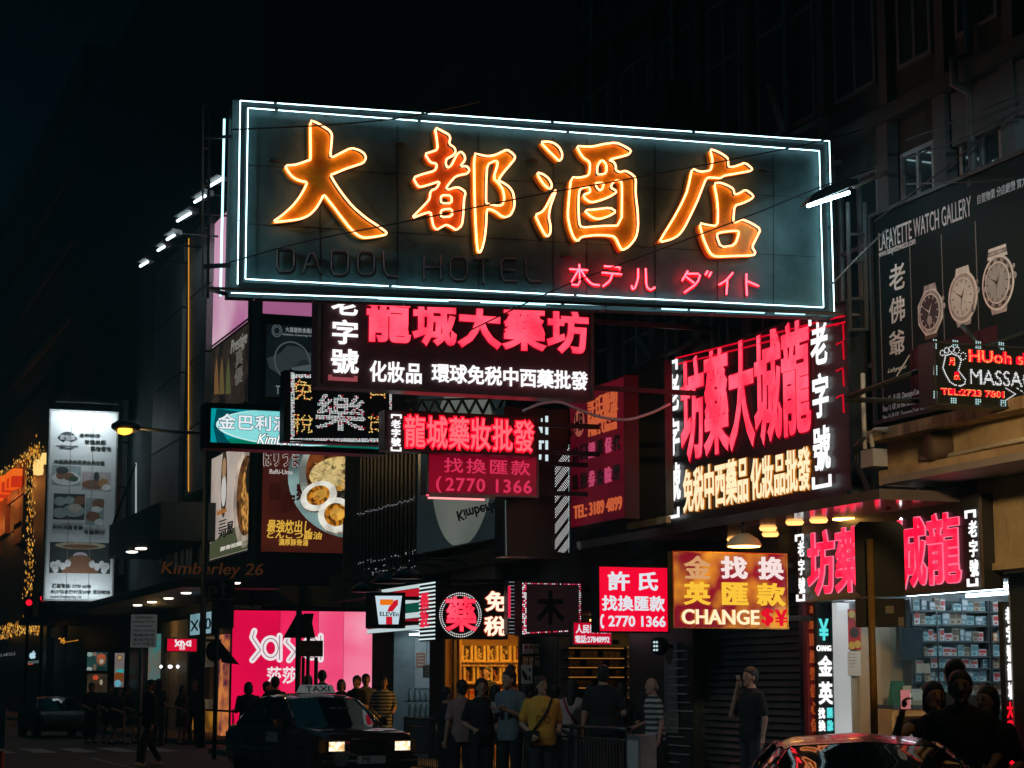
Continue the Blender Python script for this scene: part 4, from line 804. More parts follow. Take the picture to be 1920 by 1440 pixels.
# shop fascia over the right-hand pharmacy
f = FX(12.75); px = (1498, 978, 1846, 1103)
T = thing('pharmacy_sign', 'shop fascia with hot pink characters above the bright pharmacy', 'sign', base(f, px, .25)); r = case(T, f, px, .25, BLACKP, .03, RUST)
m = MB(); ptext(m, f, '坊藥大城龍', 1517, 999, 1806, 1094, HOT, bold=.03, edge=emis((255, 120, 150), 1.0, False), eb=.012, w=.03, th=.012); m.build('large_lettering', T)
m = MB(); ptext(m, f, col('老字號'), 1500, 1015, 1514, 1113, WHITE, bold=.04, line=1.1, w=.03, th=.012); ptext(m, f, col('老字號'), 1820, 977, 1840, 1081, WHITE, bold=.04, line=1.1, w=.03, th=.012)
brackets(m, f, 1499, 1003, 1516, 1127, .09, .03, WHITE, .05); brackets(m, f, 1818, 958, 1842, 1099, .09, .03, WHITE, .05); m.build('side_lettering', T)
for (x0, w_, mat1) in ((1512, 22, None),):
    f = FY(yat(1590) + .62); px = (1511, 1132, 1537, 1420)
    T = thing('column_sign', 'narrow brownish red column sign with dull orange characters', 'sign', base(f, px, .1)); u0, v0, u1, v1 = f.rect(1511, 1132, 1537, 1372); m = MB(); m.fbox(f, u0, .3, u1, v1, -.1, 0, pbr('maroon panel', (.22, .02, .035), .4, 0, .3, 1)); m.build('panel', T)
    m = MB(); ptext(m, f, col('集團經營信心保'), 1515, 1155, 1533, 1372, emis((190, 84, 40), .62, False), bold=.01, line=1.2); ptext(m, f, '基', 1516, 1136, 1532, 1150, emis((190, 84, 40), .62, False), bold=.01); m.build('lettering', T)
f = FY(yat(1590) + .45); px = (1530, 1125, 1567, 1420)
T = thing('column_sign', 'black column sign of white and turquoise characters by the pharmacy door', 'sign', base(f, px, .1)); u0, v0, u1, v1 = f.rect(1531, 1125, 1566, 1372); m = MB(); m.fbox(f, u0, .3, u1, v1, -.1, 0, BLACKP); m.build('panel', T)
TQ = emis((90, 225, 225), 1.1); m = MB(); ptext(m, f, '金', 1532, 1229, 1562, 1268, WHITE, bold=.05); ptext(m, f, '英', 1533, 1278, 1562, 1321, WHITE, bold=.05); ptext(m, f, col('找換'), 1533, 1327, 1547, 1371, WHITE, bold=.05, line=1.1); ptext(m, f, 'CHANGE', 1530, 1210, 1561, 1221, WHITE, bold=.04); m.build('white_lettering', T)
m = MB(); ptext(m, f, '¥', 1534, 1160, 1553, 1201, TQ, bold=.03); ptext(m, f, col('匯款'), 1549, 1327, 1562, 1371, TQ, bold=.03, line=1.1); m.build('turquoise_lettering', T)
f = FY(yat(1900) + .1); px = (1878, 1128, 1908, 1440)
T = thing('column_sign', 'vertical led sign running white above and red below at the pharmacy corner', 'led sign', base(f, px, .1)); u0, v0, u1, v1 = f.rect(1880, 1128, 1906, 1440); m = MB(); m.fbox(f, u0, .2, u1, v1, -.1, 0, BLACKP); m.build('panel', T)
m = MB(); ptext(m, f, col('老字號龍城'), 1883, 1138, 1901, 1312, WHITE, bold=.06, line=1.1); m.build('white_lettering', T)
m = MB(); ptext(m, f, col('大藥坊大'), 1886, 1316, 1903, 1450, emis((255, 16, 40), 1.1), bold=.06, line=1.1); m.build('red_lettering', T)

# watch billboard
f = FX(13.02)
T = thing('billboard', 'dark billboard with three large wristwatches and white lettering', 'billboard', f.pp(1780, 800)); BB = pbr('dark teal poster', (.004, .013, .016), .6, 0, .4, .5, spec=.10); BP = pbr('plum poster panel', (.06, .010, .02), .6, spec=.12)
uA = f.uv(1640, 700)[0]; uB = f.uv(2040, 700)[0]; vt, vb = f.uv(1645, 398)[1], f.uv(1645, 797)[1]
m = MB(); m.fbox(f, uA, vb, uB, vt, -.12, 0, BB); m.fbox(f, uA, vb, uB, vb + .05, .001, .04, STEEL); m.fbox(f, uA, vt - .05, uB, vt, .001, .04, STEEL); m.fbox(f, uA, vb + .05, uA + .05, vt - .05, .001, .04, STEEL); m.build('board', T)
m = MB(); PL = pbr('greyish lettering print', (.85, .88, .88), .5); u0, v0, u1, v1 = f.rect(1708, 720, 1735, 795); m.fbox(f, u0, vb + .06, u1 + 1.6, v0 + .95, .001, .003, BP)
for xx in (1652, 1710, 1770, 1835): uu = f.uv(xx, 600)[0]; m.fbox(f, uu - .008, vb + .2, uu + .008, vt - .6, .001, .003, pbr('thin rule', (.18, .20, .20), .5))
m.build('printed_panel', T)
m = MB()
def sl(body, x0, x1, ytop0, ytop1, hpx, mat, **k):          # a line of print: left top corner, right top corner, height at the left
    ptext(m, f, body, x0, ytop0, x1, ytop1 + hpx * (x1 + 435) / (x0 + 435), mat, w=.004, th=.003, **k)
sl('LAFAYETTE WATCH GALLERY', 1648, 1822, 437, 375, 27, PL, bold=.004); sl('www.lafayettewatch.com', 1648, 1717, 470, 448, 13, PL, bold=.004); sl('自置物業 分店經營 實力', 1833, 1925, 366, 330, 17, PL, bold=.008)
for i, c in enumerate('老佛爺'): sl(c, 1667, 1698, 500 + i * 62, 492 + i * 61, 46, PL, bold=.025)
for i, s_ in enumerate(('Shop 1C - 1E, G/F., Champagne Court, No', 'Shop 11, G/F, Far East Mansion, 5-6 Midd', 'Shop 1A-1B, G/F., Champagne Court, 16 K')): sl(s_, 1656, 1735, 745 + i * 17, 730 + i * 16.5, 9, PL, bold=.0)
sl('Lafayette', 1665, 1700, 692, 680, 12, PL, bold=.0, shear=.4); m.tube([f.pp(*q, .012) for q in ((1683, 705), (1692, 690), (1707, 666), (1700, 678), (1688, 697))], .008, PL, 4); m.build('lettering', T)
WM = pbr('watch case print', (.50, .52, .53), .4, .2, .55, 9); WL = pbr('pale watch bezel print', (.92, .92, .90), .4, 0, .2, 7); WD = pbr('pale dial print', (.85, .86, .84), .45, 0, .18, 6); WB = pbr('black dial print', (.02, .022, .026), .4); WS = pbr('brown strap print', (.10, .07, .055), .5); WG = pbr('grey dial print', (.48, .49, .50), .5, 0, .2, 6)
for cx, cy, rp, dial, kind in ((1745, 585, 55, WB, 0), (1806, 557, 60, WD, 1), (1872, 530, 64, WG, 2)):
    u, v = f.uv(cx, cy); rr = abs(f.uv(cx, cy - rp)[1] - v) * .82; m = MB(); inv = WB if dial is not WB else WL
    if kind == 2:                                            # bracelet links
        for k in range(3): m.poly(f, [(u - rr * (.62 - .03 * k), v + rr * (.9 + .14 * k)), (u + rr * (.62 - .03 * k), v + rr * (.9 + .14 * k)), (u + rr * (.6 - .03 * k), v + rr * (1.02 + .14 * k)), (u - rr * (.6 - .03 * k), v + rr * (1.02 + .14 * k))], .001, .004, WM if k % 2 else WL)
    else: m.poly(f, [(u - rr * .62, v + rr * .4), (u + rr * .62, v + rr * .4), (u + rr * .42, v + rr * 1.16), (u - rr * .42, v + rr * 1.16)], .001, .004, WL if kind else WM)
    m.poly(f, [(u - rr * .45, v - rr * 1.1), (u + rr * .45, v - rr * 1.1), (u + rr * .6, v - rr * .4), (u - rr * .6, v - rr * .4)], .001, .004, (WS, WM, WM)[kind])
    if kind == 0: m.poly(f, [(u + rr * 1.02 * math.cos(R(22.5 + 45 * k)), v + rr * 1.02 * math.sin(R(22.5 + 45 * k))) for k in range(8)], .004, .008, WL)
    else: m.ell(f, u, v, rr, rr, .004, .008, WL)
    m.ell(f, u, v, rr * .9, rr * .9, .0085, .011, WB if kind == 2 else WM); 
    if kind == 2:
        for k in range(12): a = R(30 * k + 6); m.poly(f, [(u + rr * q_ * math.cos(a + d_), v + rr * q_ * math.sin(a + d_)) for q_, d_ in ((.77, -.1), (.87, -.1), (.87, .14), (.77, .14))], .0112, .013, WM)
    m.ell(f, u, v, rr * .76, rr * .76, .0135, .016, WL); m.ell(f, u, v, rr * .71, rr * .71, .0165, .018, dial)
    for k in range(60):
        a = R(6 * k); l0 = .55 if k % 5 == 0 else .645
        if k % 5 == 0 or kind: m.poly(f, [(u + rr * q_ * math.cos(a + d_), v + rr * q_ * math.sin(a + d_)) for q_, d_ in ((l0, -.035), (.685, -.028), (.685, .028), (l0, .035))] if k % 5 == 0 else [(u + rr * q_ * math.cos(a + d_), v + rr * q_ * math.sin(a + d_)) for q_, d_ in ((l0, -.008), (.685, -.008), (.685, .008), (l0, .008))], .0182, .0195, inv)
    for a, l, t_ in ((R(58), .40, .045), (R(152), .55, .035), (R(262), .5, .012)):
        dx, dy = math.cos(a), math.sin(a); m.poly(f, [(u - dy * rr * t_, v + dx * rr * t_), (u - dx * rr * .1 , v - dy * rr * .1), (u + dy * rr * t_, v - dx * rr * t_), (u + dx * rr * l, v + dy * rr * l)], .021, .0225, inv)
    for (sx_, sy_, sr) in (((0, -.36, .2),), ((.08, -.36, .22),), ((.3, .02, .16), (0, -.32, .16)))[kind]: m.ell(f, u + rr * sx_, v + rr * sy_, rr * sr, rr * sr, .0197, .0203, WM); m.ell(f, u + rr * sx_, v + rr * sy_, rr * sr * .86, rr * sr * .86, .0204, .0208, dial if kind != 0 else WG)
    m.ell(f, u + rr * 1.06, v + rr * .08, rr * .09, rr * .12, .004, .012, WM, 10); m.ell(f, u + rr * 1.0, v + rr * .42, rr * .07, rr * .09, .003, .010, WM, 8); m.build('printed_watch', T)
# massage led sign in front of it
f = FY(18.6)
T = thing('led_sign', 'black led sign with a dotted foot outline and red lettering', 'led sign', f.pp(1850, 775)); px = (1748, 640, 1990, 772); r = case(T, f, px, .3, pbr('black box', (.01, .012, .014)), .02, STEEL)
foot = [(1772, 667), (1770, 676), (1767, 690), (1772, 702), (1780, 716), (1789, 722), (1800, 724), (1808, 720), (1809, 712), (1803, 704), (1796, 695), (1799, 684), (1801, 676), (1796, 668), (1784, 663), (1772, 667)]
m = MB(); dots_line(m, f, foot, .018, .0085, [LEDW], 1)
for cx, cy, q in ((1766, 662, 4.2), (1774, 657, 4.2), (1783, 655, 4.6), (1793, 657, 5), (1805, 668, 5.5)): dots_line(m, f, [(cx + q * math.cos(R(a)), cy + q * math.sin(R(a)) * 1.2) for a in range(0, 361, 45)], .016, .007, [LEDW], 1)
dots_text(m, f, 'MASSAGE', 1818, 692, 1955, 728, .0145, .0075, [LEDW], bold=.0)
for x, y in ((1752, 637), (1753, 686), (1753, 734)): dots_line(m, f, [(x + 2, y + 1), (x + 2, y + 16)], .018, .01, [LEDC], 2, gap=-.03)
for x, y in ((1794, 640), (1837, 642), (1880, 644), (1791, 748), (1837, 750), (1884, 752)): dots_line(m, f, [(x, y), (x, y + 11)], .018, .01, [LEDC], 3, gap=-.026)
dots_line(m, f, [(1885, 728), (1903, 739), (1886, 750)], .017, .007, [LEDW], 1); dots_line(m, f, [(1906, 728), (1924, 740), (1906, 751)], .017, .007, [LEDW], 1); m.build('white_dots', T)
m = MB(); RG = emis((255, 6, 44), 1.2, False); OD = [emis((255, 205, 110), 1.0, False)] * 3 + [emis((255, 120, 70), 1.0, False)]
for body, q in (('TEL:2723 7801', (1763, 727, 1883, 747)), ('HUoh sPa', (1815, 655, 1950, 687)), ('月', (1778, 670, 1790, 686)), ('泉', (1787, 696, 1800, 713))):
    ptext(m, f, body, *q, RG, bold=.12, w=.004, th=.006); dots_text(m, f, body, *q, .0125, .006, OD, bold=.015)
m.build('red_lettering', T)
m = MB(); m.rod(f.pp(1690, 718, -1.2), f.pp(1925, 622, 0), .03, STEEL); m.rod(f.pp(1690, 722, -1.2), f.pp(1930, 752, -.15), .03, STEEL); m.rod(f.pp(1842, 640, -.1), f.pp(1842, 600, -.4), .03, STEEL); m.build('support_rod', T)
# scaffold ladder beside the sign
f = FY(22.0); T = thing('ladder', 'narrow steel ladder fixed to the facade beside the big neon sign', 'ladder', f.pp(1606, 640)); m = MB()
for x0, x1 in ((1590, 1594), (1622, 1625)):
    k = MB(); k.rod(f.pp(x0, 380), f.pp(x1, 620), .03, PILR); k.build('rail', T)
for y in (440, 490, 560, 618): k = MB(); k.rod(f.pp(1590, y), f.pp(1623, y), .022, PILR); k.build('rung', T)

# ================================================================== POSTERS AND BANNERS OF THE CORNER BLOCK
f = FY(YC - .02); f2 = FX(XF - .03)
MATP = lambda n, c, k=.0: pbr(n, c, .55, 0, .2, .8)
def poster(name, label, fr, px, mat, cat='poster', rim=.06):
    T = thing(name, label, cat, base(fr, px, .12)); r = case(T, fr, px, .12, STEEL, rim, STEEL, mat); return T, r
LITP = lambda n, a, b, k=.8, s=.5: backlit(n, a, b, k, s, gloss=False)  # corner poster sheets glow themselves, standing in for the floodlights' light
T, r = poster('poster', 'tall pink lit panel on the street side of the corner block', f2, (396, 424, 467, 606), LITP('pink lit panel', (236, 196, 214), (190, 110, 160), .85, .22), 'panel')
T, r = poster('poster', 'short pink lit panel facing the road at the corner', f, (490, 500, 592, 598), LITP('pink lit panel b', (190, 112, 160), (166, 92, 140), .75, .3), 'panel')
T, r = poster('poster', 'dim brownish poster with white script below the tall pink panel', f2, (396, 650, 467, 752), LITP('brown poster', (72, 58, 48), (26, 24, 26), .55, 1.3), 'poster')
m = MB(); ptext(m, f2, 'Prestige', 434, 640, 464, 650, emis((150, 148, 140), .6), bold=.01, shear=.3); ptext(m, f2, col('真優'), 442, 660, 456, 715, emis((120, 116, 108), .6), bold=.01)
for xx in (402, 412, 424): m.poly(f2, [f2.uv(*q) for q in ((xx, 740), (xx + 9, 738), (xx + 7, 690), (xx + 5, 670), (xx + 1, 700))], .01, .012, emis((150 - (xx - 402) * 2, 110, 70), .5))
m.build('printed_artwork', T)
T, r = poster('poster', 'dark restaurant poster with grey artwork over the oval lightbox', f, (496, 604, 592, 752), LITP('dark grey poster', (22, 32, 36), (12, 18, 22), .6, .8))
m = MB(); G1, G2 = emis((92, 104, 108), .6), emis((56, 66, 70), .6)
ptext(m, f, '大喜屋飲食集團', 535, 613, 589, 626, emis((150, 158, 160), .7), bold=.02); ptext(m, f, 'Daikiya Catering Gro', 530, 625, 590, 633, emis((140, 150, 152), .7), bold=.02); u, v = f.uv(519, 620)
m.ell(f, u, v, .16, .2, .01, .014, G1, hole=.8); m.ell(f, u, v, .11, .13, .01, .014, G1, hole=.75); m.ppoly(f, [(500, 672), (525, 662), (538, 648), (560, 650), (575, 662), (589, 660), (589, 690), (570, 700), (545, 690), (532, 712), (520, 700), (505, 690)][::-1], .01, .013, G2)
u, v = f.uv(548, 678); m.ell(f, u, v, .55, .62, .0135, .017, G1, hole=.93, rot=.4); m.ell(f, u - .1, v, .3, .36, .0135, .017, G2, hole=.85); m.ell(f, u + .35, v - .3, .3, .36, .0135, .017, emis((40, 50, 54), .6), hole=.6); m.ppoly(f, [(545, 690), (588, 682), (588, 696), (560, 706)][::-1], .014, .018, G1)
ptext(m, f, 'TOI', 517, 723, 538, 740, emis((140, 150, 152), .7), bold=.0); m.build('printed_artwork', T)
T, r = poster('poster', 'pale noodle bar poster on the street side of the corner block', f2, (397, 858, 467, 1034), LITP('cream poster', (206, 190, 176), (176, 160, 152), .8, .6))
u0, v0, u1, v1 = r; Cp = lambda P: [(min(max(u, u0 + .08), u1 - .08), min(max(v, v0 + .08), v1 - .08)) for u, v in P]
m = MB(); u, v = f2.uv(460, 930); m.poly(f2, Cp(ellp(u, v, 1.6, 1.55)), .01, .014, printed((222, 200, 180), .75, .8, .7)); m.poly(f2, Cp(ellp(u + .15, v, 1.3, 1.2)), .0145, .018, printed((120, 76, 40), .7, 4, .4)); m.poly(f2, Cp(ellp(u + .3, v - .1, .8, 1.0)), .0185, .022, printed((220, 156, 76), .75, 6, .35)); m.poly(f2, Cp(ellp(u + .6, v + .5, .5, .5)), .0185, .024, emis((40, 36, 28), .7))
u, v = f2.uv(421, 905); m.ell(f2, u, v, .45, 1.1, .0145, .02, emis((70, 52, 42), .7)); m.ell(f2, u, v + .45, .27, .34, .0205, .024, emis((190, 150, 110), .7)); m.ell(f2, u, v - .25, .36, .5, .0205, .024, emis((230, 226, 220), .7))
m.poly(f2, [(u0 + .08, v0 + .08), (u1 - .08, v0 + .08), (u1 - .08, v0 + 1.0), (u0 + .08, v0 + .6)], .01, .014, emis((92, 98, 70), .6)); ptext(m, f2, '豚骨拉麵', 415, 1026, 455, 1022, emis((225, 220, 205), .8), bold=.02, w=.02)
ptext(m, f2, col('三河'), 411, 978, 426, 1006, emis((20, 20, 22), .4), bold=.04, w=.016); ptext(m, f2, col('屋'), 427, 980, 438, 1000, emis((20, 20, 22), .4), bold=.03, w=.016); ptext(m, f2, 'Tonkotsu Ramen', 408, 957, 426, 960, emis((190, 120, 60), .7), bold=.01, w=.016); m.build('printed_artwork', T)
T, r = poster('poster', 'large brown ramen poster with a bowl of noodles and halved eggs', f, (489, 838, 673, 1042), LITP('brown ramen poster', (92, 34, 24), (46, 20, 16), .62, .5))
u0, v0, u1, v1 = r; Cp = lambda P: [(min(max(u, u0 + .08), u1 - .08), min(max(v, v0 + .08), v1 - .08)) for u, v in P]; E3 = lambda px_, py_: f.uv(px_, py_)
m = MB(); u, v = E3(665, 895); k = 1.06 * abs(f.uv(666, 895)[0] - u)
m.poly(f, Cp(ellp(u, v, 117 * k, 105 * k)), .010, .013, printed((150, 184, 182), .75, .5, .55)); m.poly(f, Cp(ellp(u + 6 * k, v + 2 * k, 104 * k, 92 * k)), .0135, .016, printed((196, 204, 192), .75, .6, .6)); m.poly(f, Cp(ellp(u + 12 * k, v + 6 * k, 98 * k, 82 * k)), .0165, .019, printed((128, 66, 28), .75, 3.0, .4))
def pe(px_, py_, rx, ry, w, c, rot=0, hole=None, kk=.85):
    uu, vv = E3(px_, py_); m.poly(f, Cp([(uu + rx * k * math.cos(a) * math.cos(rot) - ry * k * math.sin(a) * math.sin(rot), vv + rx * k * math.cos(a) * math.sin(rot) + ry * k * math.sin(a) * math.cos(rot)) for a in [R(12 * q) for q in range(30)]]), w, w + .003, printed(c, kk, 2.4 if max(c) > 225 else 7.0, .86 if max(c) > 225 else .45))
pe(628, 886, 46, 26, .0195, (214, 186, 120), .25); pe(655, 905, 26, 9, .02, (206, 150, 60), .5); pe(660, 890, 24, 7, .021, (216, 166, 76), .4); pe(656, 930, 24, 26, .0195, (34, 34, 32)); pe(664, 912, 14, 12, .023, (52, 56, 52)); pe(648, 935, 10, 12, .024, (66, 60, 50))
for q in range(22): a = 590 + q * 3.6; m.tube([f.p(*E3(a + 9 * math.sin(t * 1.7 + q), 868 + t * 6 + q * 1.5), .026) for t in range(5)], .016, emis(random.choice(((236, 216, 160), (200, 170, 110), (222, 196, 136))), .75), 4)
for ex, ey, rx, ry, ro in ((597, 930, 33, 24, .45), (630, 966, 32, 30, .3)):
    pe(ex + 1, ey + 3, rx, ry, .027, (170, 150, 130), ro); pe(ex, ey, rx, ry, .031, (236, 226, 214), ro); pe(ex - 1, ey - 1, rx * .64, ry * .66, .035, (206, 130, 34), ro); pe(ex + 2, ey - 2, rx * .4, ry * .36, .039, (236, 172, 70), ro); pe(ex - 6, ey + 5, rx * .25, ry * .2, .039, (160, 84, 22), ro)
GD = emis((236, 184, 70), .9); ptext(m, f, '最強炊出し', 500, 974, 582, 1000, GD, bold=.035, shear=.12, w=.04, edge=emis((40, 14, 10), .3, False)); ptext(m, f, 'とんこつ醤油', 500, 995, 603, 1012, GD, bold=.035, shear=.12, w=.04, edge=emis((40, 14, 10), .3, False)); ptext(m, f, '濃厚豚骨湯', 522, 1010, 577, 1024, GD, bold=.03, w=.04)
ptext(m, f, 'ばりうま', 494, 840, 560, 876, emis((80, 28, 22), .7), bold=.03, w=.04, edge=emis((220, 210, 205), .8, False)); ptext(m, f, 'BaRi-Uma', 505, 880, 548, 890, emis((220, 210, 205), .8), bold=.01, w=.04)
for q, c in enumerate('醤豚麺濃'): ptext(m, f, c, 503 + q * 26, 905 + (q % 2) * 22, 528 + q * 26, 940 + (q % 2) * 22, emis((62, 22, 16), .6, False), bold=.06, w=.012, th=.004)
m.build('printed_artwork', T)
# pink cosmetics window
f3 = FY(YC - .3); px = (436, 1141, 700, 1345)
T = thing('shop_window_display', 'glowing pink shop window with white double line lettering at the corner', 'shop window', Vector((*f3.pp(565, 1345).xy, PV)))
u0, v0, u1, v1 = f3.rect(*px); m = MB(); m.fbox(f3, u0, PV, u1, v1, -.25, 0, STEEL); m.build('casing', T)
m = MB()
PA, PB = backlit('crimson backlit film', (236, 10, 74), (214, 6, 66), 1.0, .35), backlit('pink backlit film', (255, 110, 150), (244, 60, 112), 1.0, .35)
for a, b, mt in ((0, .33, PA), (.33, .6, backlit('rose backlit film', (250, 44, 100), (240, 20, 84), 1.0, .5)), (.6, .78, PB), (.78, 1, backlit('pale pink backlit film', (255, 160, 184), (250, 92, 136), 1.0, .5))):
    m.fbox(f3, u0 + (u1 - u0) * a + .012, PV + .3, u0 + (u1 - u0) * b, v1 - .05, .001, .012, mt)
m.build('panel', T)
def ribbon(m, fr, P, wd, w0, w1, mat):
    P = [fr.uv(*p) for p in P]
    for i, p in enumerate(P): m.ell(fr, p[0], p[1], wd / 2, wd / 2, w0, w1 - .0005 * (i % 2), mat, 10)
    for (a, b) in zip(P[:-1], P[1:]):
        L = math.hypot(b[0] - a[0], b[1] - a[1]) or 1; nx, ny = -(b[1] - a[1]) / L * wd / 2, (b[0] - a[0]) / L * wd / 2
        m.poly(fr, [(a[0] + nx, a[1] + ny), (a[0] - nx, a[1] - ny), (b[0] - nx, b[1] - ny), (b[0] + nx, b[1] + ny)], w0, w1, mat)
def sasa(m, fr, fn, wd, mat, dk, w=.014):
    ring = lambda cx, cy, r_: [(cx + r_ * math.cos(R(a)), cy + r_ * 1.25 * math.sin(R(a))) for a in range(0, 361, 24)]
    for P in ([(276, 515), (262, 558), (318, 645), (262, 712)], ring(386, 630, 52), [(446, 548), (446, 708)], [(500, 572), (490, 590), (552, 655), (510, 712)], ring(662, 630, 52), [(724, 548), (724, 708)]):
        ribbon(m, fr, [fn(*p) for p in P], wd, w, w + .004, mat)
        if dk: ribbon(m, fr, [fn(*p) for p in P], wd * .12, w + .005, w + .008, dk)
fn = lambda x, y: (400 + x / 3.6, 1040 + y / 3.6)
m = MB(); LW = emis((244, 232, 236), 1.0); sasa(m, f3, fn, .18, LW, emis((120, 10, 50), .8, False)); ptext(m, f3, '莎莎', 500, 1250, 556, 1282, LW, bold=.04, w=.014, th=.006, space=1.05); m.build('lettering', T)
f4 = FY(61.5); px = (312, 1196, 370, 1223)
T = thing('shop_sign', 'small red hanging lightbox with white lettering beside the lamp post', 'sign', base(f4, px, .25)); r = case(T, f4, px, .25, STEEL, .03, GALV, backlit('small crimson film', (226, 8, 50), (200, 6, 44), 1.0)); m = MB()
sasa(m, f4, lambda x, y: (313 + x / 16.5, 1169.5 + y / 17.0), .05, LW, None); ptext(m, f4, '莎莎', 336, 1213, 347, 1219, LW, bold=.03, w=.014); m.build('lettering', T); arms(T, f4, r[2], r[1], r[3], .25)
f5 = FX(12.4); px = (357, 1150, 398, 1190)
T = thing('shop_sign', 'pale blue lightbox with dark round letters behind the lamp post', 'sign', base(f5, px, .2)); r = case(T, f5, px, .2, BLACKP, .05, BLACKP, backlit('pale blue acrylic', (150, 190, 200), (120, 160, 172), .8)); m = MB(); DKL = emis((16, 26, 30), .4); ptext(m, f5, 'X00', 358, 1184, 397, 1158, DKL, bold=.0, w=.014); m.build('lettering', T)
# white restaurant banner
f6 = FY(80.0); px = (93, 767, 212, 1128)
T = thing('banner', 'tall white restaurant banner with food photographs lit from above', 'banner', base(f6, px, .5)); WB_ = pbr('white banner sheet', (.58, .60, .60), .7, 0, .08, .4); r = case(T, f6, px, .5, STEEL, .06, GALV, WB_)
INK = pbr('ink', (.02, .022, .025), .7); m = MB()
for body, q in (('全新裝潢', (149, 812, 187, 820)), ('珍饈美饌', (159, 824, 198, 833)), ('盡在君怡', (170, 836, 208, 845)), ('米芝蓮星級餐廳主廚加盟', (102, 861, 196, 870)), ('無柱式宴會廳', (99, 984, 155, 994)), ('可筵開20', (157, 993, 196, 1003)), ('訂座電話: 2700 6698', (98, 1095, 170, 1104)), ('尖沙咀金巴利道28號 酒店閣樓', (95, 1106, 206, 1115)), ('www.kimberley.hk', (94, 1116, 153, 1124)), ('KIMBERLEY CHINESE', (106, 834, 147, 837)), ('RESTAURANT', (112, 838, 138, 841))): ptext(m, f6, body, *q, INK, bold=.0, w=.014)
u, v = f6.uv(126, 833); m.poly(f6, [(u + .43 * math.cos(R(a)), v + .5 * math.sin(R(a))) for a in range(25, 156, 10)] + [(u + .15 * math.cos(R(a)), v + .17 * math.sin(R(a))) for a in range(155, 24, -13)], .009, .012, INK); ptext(m, f6, '君怡閣', 112, 815, 141, 826, WB_, bold=.01, w=.014); m.build('lettering', T)
m = MB()
def photo(x0, y0, x1, y1, bg, blobs):
    u0, v0, u1, v1 = f6.rect(x0, y0, x1, y1); m.fbox(f6, u0, v0, u1, v1, .009, .012, bg)
    for i, (a, b, ra, rb, mt) in enumerate(blobs): m.poly(f6, [(min(max(p[0], u0), u1), min(max(p[1], v0), v1)) for p in ellp(u0 + (u1 - u0) * a, v0 + (v1 - v0) * b, (u1 - u0) * ra, (v1 - v0) * rb, 20)], .012, .013 + .0012 * (i + 1), mt)
PG, PD, PBn, PW = pbr('teal grey print', (.30, .36, .36), .7), pbr('dark print', (.035, .04, .042), .7), pbr('brown print', (.22, .10, .05), .7), pbr('white print', (.7, .7, .7))
GRN = pbr('green print', (.05, .10, .05), .7)
photo(98, 872, 151, 911, PG, [(.5, .35, .5, .35, PW), (.3, .5, .16, .2, PBn), (.6, .45, .2, .2, PBn), (.35, .75, .22, .18, PD), (.75, .35, .16, .14, GRN)]); photo(154, 884, 207, 920, pbr('pinkish print', (.45, .38, .38)), [(.4, .3, .4, .25, PBn), (.75, .4, .18, .25, pbr('amber print', (.4, .22, .08))), (.5, .75, .1, .25, PD), (.85, .15, .15, .2, PW)])
photo(101, 925, 158, 975, PD, [(.2, .7, .2, .18, PG), (.5, .75, .18, .15, PG), (.85, .75, .2, .18, PBn), (.65, .35, .35, .25, PG), (.68, .45, .2, .18, pbr('cream print', (.5, .45, .36))), (.2, .25, .25, .2, PG)]); photo(161, 934, 194, 985, PG, [(.7, .8, .35, .18, PBn), (.6, .58, .3, .12, PW), (.4, .32, .38, .18, PBn), (.75, .1, .25, .14, PW)])
photo(94, 1016, 206, 1076, PD, [(.5, .9, .42, .12, pbr('cove print', (.5, .42, .28))), (.5, .87, .3, .07, PBn), (.5, .55, .12, .14, pbr('stage print', (.6, .5, .6))), (.5, .1, .3, .5, PBn)] + [(a, b, .05, .12, PW) for a, b in ((.06, .25), (.14, .3), (.22, .22), (.3, .32), (.7, .3), (.78, .22), (.86, .3), (.94, .24), (.1, .12), (.9, .12))])
m.build('printed_photos', T)
m = MB(); a = f6.rect(*px)
for k in range(1, 3): uu = a[0] + (a[2] - a[0]) * (.32 * k); m.fbox(f6, uu - .012, a[1], uu + .012, a[3], .0135, .016, pbr('seam', (.2, .21, .21)))
m.build('seams', T)
for vv, n, e in ((a[3] + .25, 'lamp_bar', 75), (a[1] - .25, 'lamp_bar', 34)):
    lp = MB(); lp.fbox(f6, a[0] + .1, vv - .05, a[2] - .1, vv + .05, .75, .85, STEEL); b_ = lp.build('lamp_bar', T)
    ld = bpy.data.lights.new('banner lamp', 'AREA'); ld.shape = 'RECTANGLE'; ld.size = a[2] - a[0] - .3; ld.size_y = .12; ld.energy = e; ld.color = (.82, .95, 1.0); ld.spread = R(130)
    lo_ = bpy.data.objects.new('banner_light', ld); COL.objects.link(lo_); lo_.location = f6.p((a[0] + a[2]) / 2, vv, .7); tgt = f6.p((a[0] + a[2]) / 2, (a[1] + a[3]) / 2 + (1.9 if e > 50 else -2.0), 0)
    lo_.rotation_euler = (tgt - lo_.location).to_track_quat('-Z', 'Y').to_euler()
f7 = FX(13.15); m = MB(); u0, v0, u1, v1 = f7.rect(213, 770, 232, 1080); n = 4
for k in range(n): m.fbox(f7, u0, v0 + (v1 - v0) * k / n + .04, u1, v0 + (v1 - v0) * (k + 1) / n - .04, 0, .2, FASC)
m.build('cladding_panel', corner)
